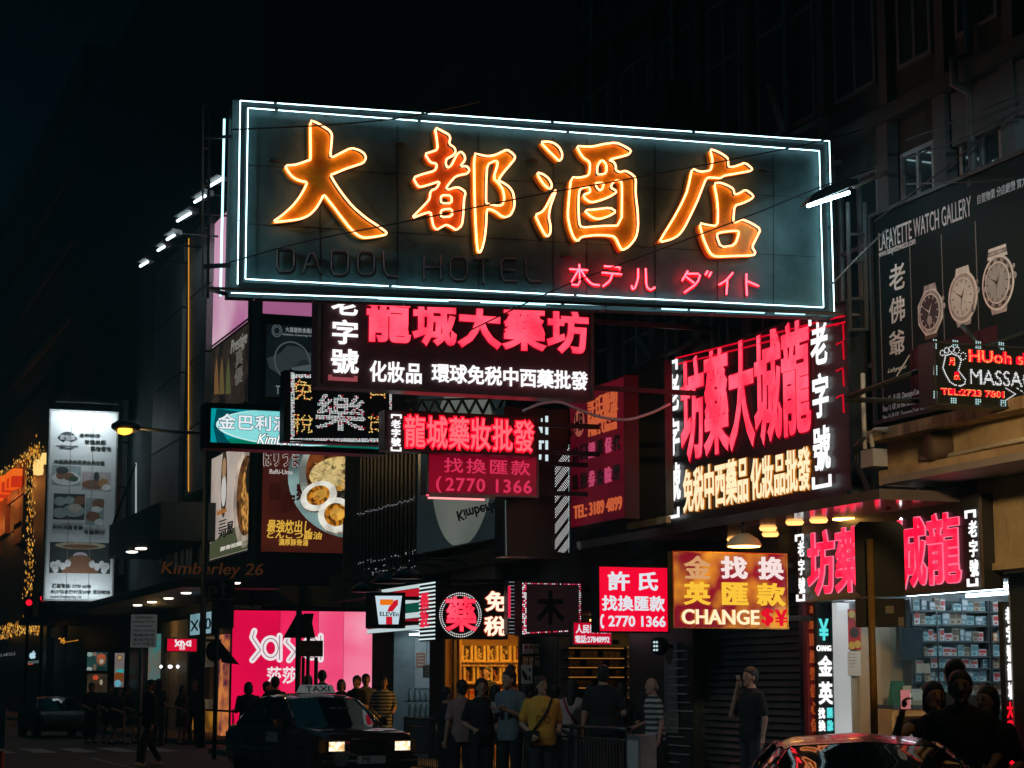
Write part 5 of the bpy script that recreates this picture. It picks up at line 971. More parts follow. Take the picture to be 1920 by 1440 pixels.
# advertising panels and small far signs
f8 = FY(82.0)
for px, lab, a, b in (((162, 1221, 202, 1259), 'teal and orange food advertisement panel under the white banner', (46, 92, 92), (40, 34, 30)), ((162, 1262, 202, 1300), 'brown food advertisement panel with a red flower below the teal one', (84, 66, 50), (30, 28, 26)), ((214, 1223, 233, 1290), 'narrow pale advertisement panel with a teal band', (150, 140, 140), (110, 100, 100))):
    T = thing('advertisement_panel', lab, 'advertisement', base(f8, px, .3)); r = case(T, f8, px, .3, STEEL, .03, STEEL, LITP('ad ' + lab[:9], a, b, .6, 1.0)); u0, v0, u1, v1 = r; m = MB()
    D = lambda a_, b_, ra, rb, c, w: m.poly(f8, [(min(max(p[0], u0 + .04), u1 - .04), min(max(p[1], v0 + .04), v1 - .04)) for p in ellp(u0 + (u1 - u0) * a_, v0 + (v1 - v0) * b_, (u1 - u0) * ra, (v1 - v0) * rb, 16)], w, w + .003, emis(c, .7))
    if px[0] == 162 and px[1] == 1221: D(.68, .6, .22, .3, (150, 90, 60), .01); D(.68, .75, .2, .12, (190, 90, 60), .014); D(.7, .5, .1, .12, (190, 180, 160), .014); D(.15, .85, .14, .12, (150, 180, 170), .01); D(.38, .85, .1, .1, (140, 110, 100), .01); D(.15, .12, .14, .1, (170, 180, 170), .01); D(.4, .2, .08, .16, (120, 100, 80), .01); D(.7, .15, .25, .1, (20, 50, 50), .01)
    elif px[0] == 162: D(.42, .78, .13, .12, (216, 84, 50), .01); D(.68, .55, .07, .14, (180, 170, 140), .01); D(.45, .3, .3, .2, (60, 40, 28), .009)
    else: D(.5, .85, .26, .09, (120, 76, 40), .01); D(.5, .85, .18, .06, (190, 160, 110), .014); D(.7, .48, .5, .05, (60, 180, 180), .01); D(.5, .3, .6, .14, (130, 70, 30), .009); D(.4, .13, .3, .1, (110, 190, 210), .014)
    m.build('printed_artwork', T)
f9 = FX(12.6); T = thing('shop_sign', 'small white glowing fruit emblem over a dim shop line on the far left', 'sign', f9.pp(62, 1242))
m = MB(); u, v = f9.uv(62.5, 1229); k = abs(f9.uv(63.5, 1229)[0] - u); kv = abs(f9.uv(62.5, 1230)[1] - v); AP = emis((190, 226, 240), 1.0)
m.poly(f9, [(u + a * k, v + b * kv) for a, b in ((0, 4.2), (2, 5), (4, 4.4), (5, 2.8), (3.6, .8), (3.6, -1), (5, -2.6), (3.6, -5), (2, -6), (0, -5.2), (-2, -6), (-4, -4.4), (-5.2, -1), (-5.2, 2), (-4, 4.4), (-2, 5))][::-1], .01, .06, AP); m.poly(f9, [(u + a * k, v + b * kv) for a, b in ((0, 5.2), (.6, 7.2), (2.2, 8.4), (1.8, 6.2))], .01, .06, AP); m.build('emblem', T)
m = MB(); m.fbox(f9, *f9.rect(52, 1240, 74, 1243), .0, .05, emis((90, 110, 112), .6)); m.fbox(f9, *f9.rect(54, 1244, 62, 1246), .0, .05, emis((200, 80, 60), .7)); m.build('light_strip', T)
T = thing('shop_sign', 'small golden script sign glowing in the dark left of the banner foot', 'sign', f9.pp(130, 1206)); m = MB(); GO = emis((226, 150, 50), .9); m.tube([f9.pp(*q, .02) for q in ((111, 1198), (114, 1196), (116, 1200), (115, 1205), (119, 1199), (121, 1196), (119, 1203), (122, 1201), (121, 1206), (119, 1206))], .028, GO, 5); ptext(m, f9, "Kim's baby", 124, 1205, 148, 1199, GO, bold=.02); m.build('lettering', T)
T = thing('shop_sign', 'dim white lettering of a shop at the far left edge', 'sign', f9.pp(14, 1232)); m = MB(); ptext(m, f9, 'BEARLEY MOTT', -22, 1234, 30, 1222, emis((120, 126, 128), .6), bold=.0); m.build('lettering', T)
# row of floodlights over the posters
ff = FX(11.6)
for i, (x, y, L_, lab) in enumerate(((405, 342, 26, 'topmost'), (375, 373, 24, 'second'), (345, 407, 30, 'third'), (320, 445, 16, 'fourth'), (302, 466, 14, 'fifth'), (270, 495, 17, 'lowest'))):
    q = ff.pp(x, y); T = thing('floodlight', f'{lab} of six white floodlights climbing beside the big neon sign', 'floodlight', q, 'floodlights over the corner posters')
    L_ *= .8; a, b = ff.pp(x - L_ / 2, y + L_ * .12), ff.pp(x + L_ / 2, y - L_ * .12); a.z, b.z = (a.z * .6 + q.z * .4), (b.z * .6 + q.z * .4)
    m = MB(); m.tube([a, b], .045, emis((222, 244, 250), 4, True), 8); m.build('lamp', T)
    m = MB(); d = (b - a).normalized(); s_ = Vector((.06, 0, .13)); m.hexa([a + s_ - Vector((.2, 0, 0)), b + s_ - Vector((.2, 0, 0)), b + s_ + Vector((.2, 0, -.1)), a + s_ + Vector((.2, 0, -.1)), a + s_ + Vector((-.1, 0, .1)), b + s_ + Vector((-.1, 0, .1)), b + s_ + Vector((.2, 0, .05)), a + s_ + Vector((.2, 0, .05))], STEEL); m.build('hood', T)
    m = MB(); m.rod(q + Vector((.1, 0, .15)), Vector((XF + .1, q.y, q.z + .15)), .035, STEEL); m.build('arm', T)
# ================================================================== SHOP INTERIORS
def room(parent, y0, y1, x1, mats, zc=2.85):
    """floor, ceiling and walls of a shop open to the pavement"""
    wl, fl_, ce = mats
    m = MB(); m.box(XF + .02, y1 - .06, PV, x1, y1 - .004, zc, wl); m.box(XF + .02, y0 + .004, PV, x1, y0 + .06, zc, wl); m.box(x1 - .06, y0 + .06, PV, x1 - .003, y1 - .06, zc, wl); m.build('shop_wall', parent)
    m = MB(); m.box(XF - .02, y0 + .06, PV, x1 - .06, y1 - .06, PV + .012, fl_); m.build('shop_floor', parent)
    m = MB(); m.box(XF + .02, y0 + .004, zc + .003, x1, y1 - .004, zc + .045, ce); m.build('shop_ceiling', parent)
def lamp_panel(parent, x0, y0, x1, y1, z, mat):
    m = MB(); m.box(x0, y0, z - .05, x1, y1, z - .01, mat); m.build('ceiling_lamp', parent)
SHW = pbr('white shop wall', (.42, .44, .44), .6, 0, .1, 1); SHF = pbr('tiled shop floor', (.3, .3, .3), .3, 0, .15, 3); WOODY = pbr('honey shop wall', (.46, .26, .07), .5, 0, .25, 2)
DSHELF = pbr('dark shelf', (.05, .055, .06), .4)
def product(name, label, cat, loc, dims, mats, group):
    """a small pack: carton with a printed front band and cap"""
    w, d, h = dims; t = thing(name, label, cat, loc, group); x, y, z = loc
    m = MB(); m.box(x - w / 2, y - d / 2, z, x + w / 2, y + d / 2, z + h, mats[0]); m.build('carton', t)
    m = MB(); m.box(x - w * .42, y - d / 2 - .004, z + h * .45, x + w * .42, y - d / 2 - .0005, z + h * .85, mats[1]); m.box(x - w * .3, y - d / 2 - .004, z + h * .1, x + w * .1, y - d / 2 - .0005, z + h * .3, mats[1]); m.build('print', t)
    return t
P = lambda n, c: pbr(n, c, .45, 0, .15, 9)
# --- bright pharmacy on the right
y0, y1 = YS[1900], YS[1590]; room(near, y0, y1, 16.55, (SHW, SHF, SHW))
for xx in (13.8, 14.7, 15.6): lamp_panel(near, xx, y0 + .7, xx + .05, y1 - .5, 2.835, emis((215, 240, 255), 17, True, 'shop tube'))
fr = FY(y1 - .08)
unit = thing('display_shelf', 'tall white lit display shelves filled with small medicine packs', 'shelf', (14.9, y1 - .25, PV))
sx0, sx1 = fr.uv(1690, 1200)[0], fr.uv(1832, 1200)[0]; sx2, sx3 = fr.uv(1837, 1200)[0], fr.uv(1905, 1200)[0]
zs = [fr.uv(1750, y)[1] for y in (1146, 1172, 1202, 1230, 1252, 1277, 1302, 1330)]
m = MB()
for z in zs: m.box(sx0, y1 - .36, z - .025, sx1, y1 - .07, z, DSHELF)
m.build('shelf_board', unit); m = MB()
for z in zs: m.box(sx2, y1 - .36, z - .025, sx3, y1 - .07, z, DSHELF)
m.build('shelf_board', unit); m = MB()
for xx in (sx0 - .03, sx1, sx2 - .03, sx3): m.box(xx, y1 - .37, PV + .012, xx + .03, y1 - .065, 2.75, DSHELF)
m.build('upright', unit); m = MB(); m.box(sx0, y1 - .068, PV + .02, sx3, y1 - .062, 2.75, pbr('teal grey backboard', (.18, .24, .25), .5)); m.build('backboard', unit)
kinds = []
for lab, n, c, c2, dm in (('white medicine pack with a red band on the bright pharmacy shelves', 'medicine_pack', (.62, .63, .62), (.55, .04, .03), (.07, .06, .15)), ('pale teal medicine pack on the bright pharmacy shelves', 'medicine_pack', (.40, .52, .52), (.10, .22, .26), (.09, .06, .13)), ('orange medicine pack on the bright pharmacy shelves', 'medicine_pack', (.62, .22, .06), (.6, .55, .45), (.06, .06, .14)), ('tan medicine pack on the bright pharmacy shelves', 'medicine_pack', (.45, .33, .22), (.15, .07, .04), (.08, .06, .16)), ('white medicine pack with a dark print on the bright pharmacy shelves', 'medicine_pack', (.6, .62, .63), (.05, .08, .12), (.10, .06, .12)), ('blue grey medicine pack on the bright pharmacy shelves', 'medicine_pack', (.20, .27, .32), (.6, .6, .6), (.08, .06, .15))):
    kinds.append((lab, n, (P('pack ' + lab[:12], c), P('band ' + lab[:12], c2)), dm, None))
protos = {}
def put(kind, loc, sc=None):
    lab, n, mt, dm, _ = kind
    if lab not in protos: protos[lab] = product(n, lab, 'medicine pack', loc, dm, mt, lab.replace('pack', 'packs')); return
    d_ = dup(protos[lab], loc)
    if sc: d_.scale = sc
for zi, z in enumerate(zs):
    for a, b in ((sx0, sx1), (sx2, sx3)):
        x = a + .06
        while x < b - .05:
            k = random.choices(kinds, (1, 2.2, .8, 1.5, 2, 2))[0]
            if zi >= 4 and a == sx2: k = kinds[3] if random.random() < .5 else kinds[4]
            sx_, sz_ = random.uniform(.75, 1.35), random.uniform(.7, 1.2)
            if random.random() > .05: put(k, (x + k[3][0] * sx_ / 2, y1 - .28 + random.uniform(-.02, .02), z), (sx_, 1, sz_))
            x += k[3][0] * sx_ + random.choice((.003, .006, .015))
# counter, wall panel, calendar, papers, screen, box pile behind the glass
BEIGE = pbr('beige panel', (.50, .38, .26), .6, 0, .1, 1.5); WOODC = pbr('yellow wood', (.55, .30, .10), .45, 0, .2, 2.5)
m = MB(); m.box(XF + .1, y1 - .14, PV + .012, 14.0, y1 - .062, 2.7, BEIGE); m.build('wall_panel', near)
fp = FY(y1 - .15)
single((lambda m: (m.fbox(fp, *fp.rect(1589, 1142, 1614, 1218), .0, .01, P('red calendar', (.55, .02, .02))), [m.ell(fp, *fp.uv(*q), .05, .05, .011, .014, P('gold print', (.7, .45, .08))) for q in ((1596, 1152), (1608, 1160), (1596, 1210), (1607, 1208))], m.ell(fp, *fp.uv(1601, 1186), .07, .07, .011, .014, P('dark print b', (.05, .03, .02))), m)[-1])(MB()), 'calendar', 'red and gold calendar hanging on the beige pharmacy wall', 'calendar', fp.pp(1601, 1218))
single((lambda m: (m.fbox(fp, *fp.rect(1589, 1221, 1614, 1267), .0, .006, P('white notice', (.7, .7, .68))), [m.fbox(fp, *fp.rect(1592, y, 1592 + random.uniform(8, 16), y + 1.2), .007, .009, P('grey print', (.3, .3, .3))) for y in (1226, 1232, 1238, 1244, 1250)], m)[-1])(MB()), 'notice_sheet', 'white notice sheet below the red calendar', 'notice', fp.pp(1601, 1267))
c = thing('shop_counter', 'yellow wooden shop counter with an open shelf of cartons', 'counter', (13.6, y1 - .75, PV))
cx0, cx1 = XF + .08, XF + 1.35; cy0, cy1 = y1 - .95, y1 - .5; zt = FY(cy0).uv(1640, 1322)[1]
m = MB(); m.box(cx0, cy0 - .04, zt - .05, cx1, cy1, zt, DSHELF); m.build('counter_top', c); m = MB(); m.box(cx0, cy0, PV + .012, cx0 + .05, cy1, zt - .05, WOODC); m.box(cx1 - .05, cy0, PV + .012, cx1, cy1, zt - .05, WOODC); m.box(cx0 + .05, cy1 - .04, PV + .012, cx1 - .05, cy1, zt - .05, WOODC); m.box(cx0 + .05, cy0, zt - .14, cx1 - .05, cy0 + .03, zt - .05, WOODC); m.box(cx0 + .05, cy0 + .02, zt - .62, cx1 - .05, cy1 - .04, zt - .58, WOODC); m.build('cabinet', c)
for i in range(5):
    x = cx0 + .2 + i * .2; product('carton', ('orange upright carton on the shelf inside the wooden counter', 'cream carton on the shelf inside the wooden counter')[i % 2], 'carton', (x, cy0 + .18, zt - .58), (.12, .1, .26), (P('pack orange medi', (.62, .22, .06)), P('dark print b', (.05, .03, .02))) if i % 2 == 0 else (P('cream carton', (.5, .42, .34)), P('grey print', (.3, .3, .3))), ('orange cartons in the counter', 'cream cartons in the counter')[i % 2])
ft = FY(cy1 - .05)
single((lambda m: (m.box(13.62, cy0 + .06, zt, 13.92, cy0 + .3, zt + .06, P('white plastic', (.6, .62, .63))), m.hexa([(13.64, cy0 + .08, zt + .061), (13.9, cy0 + .08, zt + .061), (13.9, cy0 + .28, zt + .061), (13.64, cy0 + .28, zt + .061), (13.66, cy0 + .16, zt + .16), (13.88, cy0 + .16, zt + .16), (13.88, cy0 + .27, zt + .2), (13.66, cy0 + .27, zt + .2)], P('white plastic', (.6, .62, .63))), m.rod((13.86, cy0 + .2, zt + .15), (13.86, cy0 + .2, zt + .42), .012, STEEL), m.box(13.76, cy0 + .17, zt + .4, 13.96, cy0 + .2, zt + .52, P('white plastic', (.6, .62, .63))), m)[-1])(MB()), 'cash_register', 'white cash register with a pole display on the pharmacy counter', 'cash register', (13.77, cy0 + .18, zt))
single((lambda m: (m.hexa([(13.32, cy0 + .05, zt), (13.5, cy0 + .05, zt), (13.5, cy0 + .17, zt), (13.32, cy0 + .17, zt), (13.35, cy0 + .1, zt + .3), (13.53, cy0 + .1, zt + .3), (13.53, cy0 + .13, zt + .3), (13.35, cy0 + .13, zt + .3)], P('green card', (.04, .2, .1))), m.hexa([(13.44, cy0 + .0, zt), (13.56, cy0 + .0, zt), (13.56, cy0 + .04, zt), (13.44, cy0 + .04, zt), (13.47, cy0 + .03, zt + .24), (13.59, cy0 + .03, zt + .24), (13.59, cy0 + .05, zt + .24), (13.47, cy0 + .05, zt + .24)], P('white notice', (.7, .7, .68))), m)[-1])(MB()), 'display_card', 'green and white display cards leaning on the pharmacy counter', 'display card', (13.44, cy0 + .1, zt))
for i in range(9):
    dm = (.13, .12, .055); product('amber_box', 'amber medicine box in the pile beside the cash register', 'medicine box', (14.12 + (i % 3) * .14, cy0 + .2, zt + (i // 3) * .058), dm, (P('amber box', (.42, .24, .08)), P('dark print b', (.05, .03, .02))), 'amber boxes piled on the counter')
m = MB(); q0 = fr.rect(1652, 1178, 1697, 1238); m.box(q0[0], y1 - .55, q0[1], q0[2], y1 - .45, q0[3], BLACKP); m.box(q0[0] + .02, y1 - .553, q0[1] + .02, q0[2] - .02, y1 - .5505, q0[3] - .02, glassy('dark screen', (.01, .02, .03))); m.rod((q0[0] + .2, y1 - .5, q0[3]), (q0[0] + .2, y1 - .5, 2.85), .02, STEEL)
single(m, 'television', 'dark television screen hung from the pharmacy ceiling', 'television', ((q0[0] + q0[2]) / 2, y1 - .5, q0[1]))
g = thing('glass_partition', 'clear glass partition standing on the pharmacy counter', 'glass partition', (13.7, cy0 - .02, zt)); m = MB(); m.box(13.3, cy0 + .02, zt + .003, 14.6, cy0 + .03, 2.6, CLEAR); m.build('pane', g); m = MB(); m.rod((13.98, cy0 + .01, zt), (13.98, cy0 + .01, 2.6), .012, STEEL); m.build('post', g)
# white jamb beside the column signs, its lamplight put in as glow
m = MB(); fj = FY(y1 - .02); u0, v0, u1, v1 = fj.rect(1567, 1130, 1588, 1372); m.fbox(fj, u0, PV, XF + .02, v1, -.1, .02, backlit('white jamb with painted light', (206, 212, 214), (150, 154, 156), .85, .5)); m.build('door_jamb', near)
m = MB(); m.fbox(fj, u0, v1 + .02, XF - .02, v1 + .06, .02, .3, emis((230, 245, 255), 2.5, True)); m.build('lintel_lamp', near)
# --- closed shutter
sh = thing('roller_shutter', 'closed dark corrugated roller shutter behind the man on the phone', 'shutter', (XF + .2, (YS[1500] + YS[1300]) / 2, PV)); m = MB(); SHM = pbr('dark shutter steel', (.085, .10, .105), .38, .5, .35, 1.5, .1); k = 0; z = PV
while z < 2.85: m.hexa([(XF + .15, YS[1500] + .02, z), (XF + .24, YS[1500] + .02, z), (XF + .24, YS[1300] - .02, z), (XF + .15, YS[1300] - .02, z), (XF + .21, YS[1500] + .02, z + .098), (XF + .24, YS[1500] + .02, z + .098), (XF + .24, YS[1300] - .02, z + .098), (XF + .21, YS[1300] - .02, z + .098)], SHM); z += .1
m.build('slats', sh); m = MB(); m.box(XF + .1, YS[1500], PV, XF + .24, YS[1500] + .02, 2.9, STEEL); m.box(XF + .1, YS[1300] - .02, PV, XF + .24, YS[1300], 2.9, STEEL); m.build('guide_rail', sh)
# price list and vent on the pillar
fq = FX(XF - .02); T = thing('price_list', 'tall pale price list fixed to the dark pillar behind the old man', 'price list', fq.pp(1260, 1370)); m = MB(); u0, v0, u1, v1 = fq.rect(1247, 1205, 1272, 1375); m.fbox(fq, u0, v0, u1, v1, 0, .02, pbr('grey notice board', (.16, .18, .19), .6)); m.build('board', T); m = MB()
for k in range(14): a = v1 - .15 - k * .13; m.fbox(fq, u0 + .15, a, u0 + .15 + random.uniform(.3, .9), a + .02, .021, .024, pbr('faint print', (.32, .34, .34)))
m.build('printed_lines', T)
T = thing('pillar_lamp', 'small round caged lamp on the pillar below the red lightbox', 'lamp', fq.pp(1264, 1222)); m = MB(); q = fq.pp(1264, 1212, .25); m.lathe(q, [(.05, -.14), (.13, -.08), (.15, 0), (.13, .09), (.05, .14)], BLACKP, 12); m.rod(q, q + Vector((.3, 0, 0)), .03, STEEL); m.build('housing', T); m = MB()
for a in range(3):
    for b in range(3): v = q + Vector((-.13 + .02 * abs(a - 1), -.08 + (a - 1) * .05 - .02, (b - 1) * .06)); m.lathe(v, [(.001, -.02), (.024, 0), (.001, .02)], emis((200, 225, 230), .9, False), 6)
m.build('bulbs', T)
# --- golden herb shop
y0, y1 = YS[985], YS[835]; room(low, y0, y1, 16.5, (WOODY, SHF, WOODY))
lamp_panel(low, 13.6, y0 + .6, 13.9, y1 - .8, 2.8, emis((255, 186, 78), 13, True, 'warm shop tube')); lamp_panel(low, 14.6, y0 + .6, 14.8, y1 - .8, 2.8, emis((255, 186, 78), 11, True))
fr = FY(y1 - .08); T = thing('display_shelf', 'golden lit wooden shelves of framed herb jars in the narrow shop', 'shelf', fr.pp(915, 1310)); sx0, sx1 = fr.uv(856, 1250)[0], fr.uv(980, 1250)[0]
zz = [fr.uv(900, y)[1] for y in (1240, 1247, 1280, 1310)]; m = MB()
for z in zz: m.box(sx0, y1 - .4, z - .03, sx1, y1 - .07, z, pbr('golden shelf', (.6, .36, .1), .45))
m.box(sx0 - .05, y1 - .42, PV + .012, sx0, y1 - .07, 2.6, WOODC); m.box(sx1, y1 - .42, PV + .012, sx1 + .05, y1 - .07, 2.6, WOODC); m.build('shelf_board', T)
m = MB(); m.box(XF - .1, y1 - .3, PV, XF - .02, y1 - .2, 2.75, WOODC); m.box(XF + .02, y1 - .5, PV, XF + .08, y1 - .42, 2.75, pbr('dark wood', (.08, .05, .03))); m.build('door_post', low)
AM = [pbr('ginseng root', (.85, .62, .24), .6, 0, .5, 18), pbr('reddish root', (.50, .19, .07), .6, 0, .5, 18)]
i = 0
for z, xs in ((zz[0], (868, 892, 916, 940, 965)), (zz[2], (872, 897, 922, 945, 968))):
    for j, px_ in enumerate(xs):
        x = fr.uv(px_, 1250)[0]; k = 1 if (j == 4 or z == zz[2]) else 0
        T2 = thing('herb_box', ('framed glass box of reddish herb roots on the golden shelves', 'framed glass box of pale ginseng roots on the golden shelves')[1 - k], 'herb box', (x, y1 - .25, z), ('boxes of reddish roots', 'boxes of pale roots')[1 - k])
        m = MB(); w = .125; h = .32; m.box(x - w, y1 - .36, z, x - w + .05, y1 - .15, z + h, pbr('gilt frame', (.75, .55, .2), .4)); m.box(x + w - .05, y1 - .36, z, x + w, y1 - .15, z + h, pbr('gilt frame', (.75, .55, .2))); m.box(x - w + .05, y1 - .36, z, x + w - .05, y1 - .15, z + .03, pbr('gilt frame', (.75, .55, .2))); m.box(x - w + .05, y1 - .2, z + .03, x + w - .05, y1 - .16, z + h, pbr('dark wood', (.08, .05, .03))); m.build('frame', T2)
        m = MB()
        for q in range(7): m.lathe((x + random.uniform(-.04, .04), y1 - .27, z + .05 + q * .03), [(.01, -.03), (.04, 0), (.01, .03)], AM[k], 7, (random.uniform(-1, 1), .3, random.uniform(-.4, .4)))
        m.build('roots', T2)
for j in range(16):
    x = sx0 + .08 + j * (sx1 - sx0 - .1) / 16; product('jar_box', 'small white box in the row between the framed herb boxes', 'box', (x, y1 - .3, zz[1] + .0), (.06, .06, .07), (P('cream carton', (.5, .42, .34)), P('brown print c', (.2, .1, .04))), 'small boxes in a row')
for j in range(8):
    x = sx0 + .1 + j * (sx1 - sx0 - .1) / 8; product('gift_box', 'red and gold gift box low on the golden shelves', 'box', (x, y1 - .28, zz[3]), (.13, .1, .2), (P('gold carton', (.6, .34, .06)), P('red band', (.5, .05, .03))), 'gift boxes low on the golden shelves')
T = thing('herb_counter', 'wooden counter in front of the golden herb shelves', 'counter', (14.2, y1 - 1.2, PV)); m = MB(); m.box(13.6, y1 - 1.4, PV + .012, 15.4, y1 - 1.0, 1.0, WOODC); m.build('cabinet', T); m = MB(); m.box(13.55, y1 - 1.45, 1.0, 15.45, y1 - .97, 1.05, pbr('dark wood', (.08, .05, .03))); m.build('counter_top', T)
# white-lit display at its right edge, with a print of a shoe
m = MB(); fw = FY(YS[1045] + .62); u0, v0, u1, v1 = fw.rect(982, 1192, 1016, 1330)
T = thing('display_rack', 'narrow rack of packets with a black and white print beside the golden shop', 'rack', fw.p((u0 + u1) / 2, PV, -.2)); m.fbox(fw, u0, PV, u1, v1, -.3, -.2, DSHELF); 
for y in (1225, 1248, 1285, 1310): z = fw.uv(990, y)[1]; m.fbox(fw, u0, z - .02, u1, z, -.2, 0, DSHELF)
m.build('shelf_board', T)
for j, (a, y, c) in enumerate(((986, 1225, 4), (995, 1225, 4), (1006, 1225, 3), (986, 1248, 2), (996, 1248, 2), (1008, 1248, 3), (1007, 1285, 1), (1009, 1310, 4))):
    q = fw.pp(a + 3, y, .09); k = kinds[c]; product('packet', k[0].replace('medicine pack', 'packet').replace('bright pharmacy shelves', 'narrow rack'), 'packet', (q.x, q.y + .2, q.z), (.08, .06, .17), k[2], k[0].split(' medicine')[0] + ' packets on the narrow rack')
m = MB(); a = fw.rect(977, 1247, 997, 1282); m.fbox(fw, *a, .01, .03, P('white card', (.65, .66, .66))); u, v = fw.uv(984, 1264)
m.poly(fw, [(u - .06, v + .1), (u + .03, v - .02), (u + .05, v - .1), (u - .01, v - .11), (u - .07, v)], .031, .035, P('black ink card', (.02, .02, .02))); m.ell(fw, *fw.uv(992, 1272), .022, .05, .031, .035, P('black ink card', (.02, .02, .02))); m.ell(fw, *fw.uv(992, 1256), .02, .03, .031, .035, P('black ink card', (.02, .02, .02))); m.build('printed_card', T)
lamp_panel(low, 13.2, YS[1045] + .9, 13.25, YS[985] - .2, 2.7, emis((255, 230, 200), 4, True))
# --- second dim shop with long shelves
y0, y1 = YS[1180], YS[1045]; room(near, y0, y1, 16.5, (pbr('dim brown wall', (.12, .09, .06), .6), SHF, DARKW)); lamp_panel(near, 13.5, y0 + 1.0, 13.62, y1 - .8, 2.8, emis((255, 190, 110), 2.6, True))
fr = FY(y1 - .08); T = thing('display_shelf', 'dim shelves with thin lit edges in the shop behind the pink shirt', 'shelf', fr.pp(1115, 1320)); sx0, sx1 = fr.uv(1052, 1250)[0], fr.uv(1158, 1250)[0]; sx2, sx3 = fr.uv(1162, 1250)[0], fr.uv(1184, 1250)[0]
for x0_, x1_, ys_ in ((sx0, sx1, (1214, 1233, 1250, 1268, 1288)), (sx2, sx3, (1213, 1230, 1248, 1268, 1288, 1306))):
    m = MB(); e = MB()
    for y in ys_: z = fr.uv(1100, y)[1]; m.box(x0_, y1 - .4, z - .03, x1_, y1 - .07, z, DSHELF); e.box(x0_ + .02, y1 - .42, z - .025, x1_ - .02, y1 - .401, z - .012, emis((190, 120, 50), .8))
    m.build('shelf_board', T); e.build('edge_lamp', T)
for j, y in enumerate((1214, 1233, 1250, 1268, 1288)):
    z = fr.uv(1100, y)[1]
    for q in range(9):
        if (q * 7 + j) % 4: product('dark_box', 'dark herb box on the dim shelves', 'box', (sx0 + .1 + q * (sx1 - sx0 - .1) / 9, y1 - .3, z), (.11, .08, .13), (P('dark carton', (.07, .05, .035)), P('dull gold print', (.3, .18, .06))), 'dark boxes on the dim shelves')
for j, y in enumerate((1230, 1248, 1268, 1288, 1306)):
    z = fr.uv(1170, y)[1]
    for q in range(2): product('cream_packet', 'cream packet stacked at the right end of the dim shelves', 'packet', (sx2 + .1 + q * .13, y1 - .3, z), (.1, .07, .17), (P('cream packet', (.55, .42, .26)), P('brown print c', (.2, .1, .04))), 'cream packets at the shelf end')
m = MB(); m.box(sx2 - .05, y1 - .9, 2.6, sx3, y1 - .5, 2.64, emis((255, 200, 120), 4, True)); m.build('shelf_lamp', T)
# --- convenience store doorway
y0, y1 = YS[805], YS[735]; room(low, y0, y1, 15.95, (pbr('pale blue grey wall', (.30, .36, .38), .6), SHF, SHW)); lamp_panel(low, 13.5, y0 + .4, 13.75, y1 - .3, 2.8, emis((215, 240, 250), 3.5, True)); lamp_panel(low, 14.6, y0 + .4, 14.85, y1 - .3, 2.8, emis((215, 240, 250), 3.5, True))
fr = FY(y1 - .08); m = MB(); m.fbox(fr, *fr.rect(781, 1224, 797, 1252), .0, .01, P('orange notice', (.5, .2, .12))); m.fbox(fr, *fr.rect(778, 1196, 806, 1290), -.004, -.001, P('white door leaf', (.55, .58, .6)))
for y in (1228, 1234, 1240, 1246): m.fbox(fr, *fr.rect(783, y, 795, y + 1.5), .011, .013, P('white notice', (.7, .7, .68)))
single(m, 'notice_sheet', 'orange notice on the white door of the convenience store', 'notice', fr.pp(789, 1290))
fs_ = FY(y0 + .7); m = MB(); m.fbox(fs_, *fs_.rect(793, 1247, 822, 1271), 0, .02, P('brown card', (.28, .2, .15)))
for y in (1252, 1258, 1264): m.fbox(fs_, *fs_.rect(797, y, 818, y + 2), .021, .024, P('cream carton', (.5, .42, .34)))
m.rod(fs_.pp(800, 1247, .01), fs_.pp(800, 1200, .01), .006, STEEL); m.rod(fs_.pp(815, 1247, .01), fs_.pp(815, 1200, .01), .006, STEEL); single(m, 'hanging_card', 'brown price card hanging in the convenience store doorway', 'card', fs_.pp(807, 1271))
T = thing('bottle_shelf', 'low shelf of clear bottles at the convenience store window', 'shelf', (13.5, y1 - .9, PV)); m = MB(); m.box(13.25, y1 - 1.1, PV + .012, 14.3, y1 - .75, .95, STEEL); m.box(13.25, y1 - 1.1, 1.28, 14.3, y1 - .75, 1.3, STEEL); m.build('cabinet', T)
bp = None
for zb in (.95, 1.3):
    for k in range(8):
        x = 13.33 + k * .13
        if bp is None:
            bp = thing('bottle', 'clear water bottle on the low convenience store shelf', 'bottle', (x, y1 - .95, zb), 'clear bottles on the low shelf'); m = MB(); m.lathe((x, y1 - .95, zb), [(.04, 0), (.045, .02), (.045, .17), (.018, .22), (.018, .24)], P('pale bottle', (.4, .46, .48)), 10); m.build('body', bp); m = MB(); m.lathe((x, y1 - .95, zb + .241), [(.022, 0), (.022, .03)], P('bottle cap', (.1, .2, .4)), 8); m.build('cap', bp)
        else: dup(bp, (x, y1 - .95, zb))
ys_ = FY(YC - 3.5); m = MB(); m.fbox(ys_, *ys_.rect(701, 1254, 720, 1281), -.1, 0, BLACKP); m.fbox(ys_, *ys_.rect(702, 1255, 719, 1280), .001, .01, backlit('yellow acrylic', (245, 176, 30), (226, 150, 20), .9)); ptext(m, ys_, 'NO', 703, 1260, 717, 1273, P('black ink card', (.02, .02, .02)), bold=.02, w=.012); m.rod(ys_.pp(710, 1281), Vector((*ys_.pp(710, 1281).xy, 0)), .04, STEEL); single(m, 'yellow_sign', 'small yellow lit sign post behind the pedestrians by the corner', 'sign', Vector((*ys_.pp(710, 1281).xy, 0)))

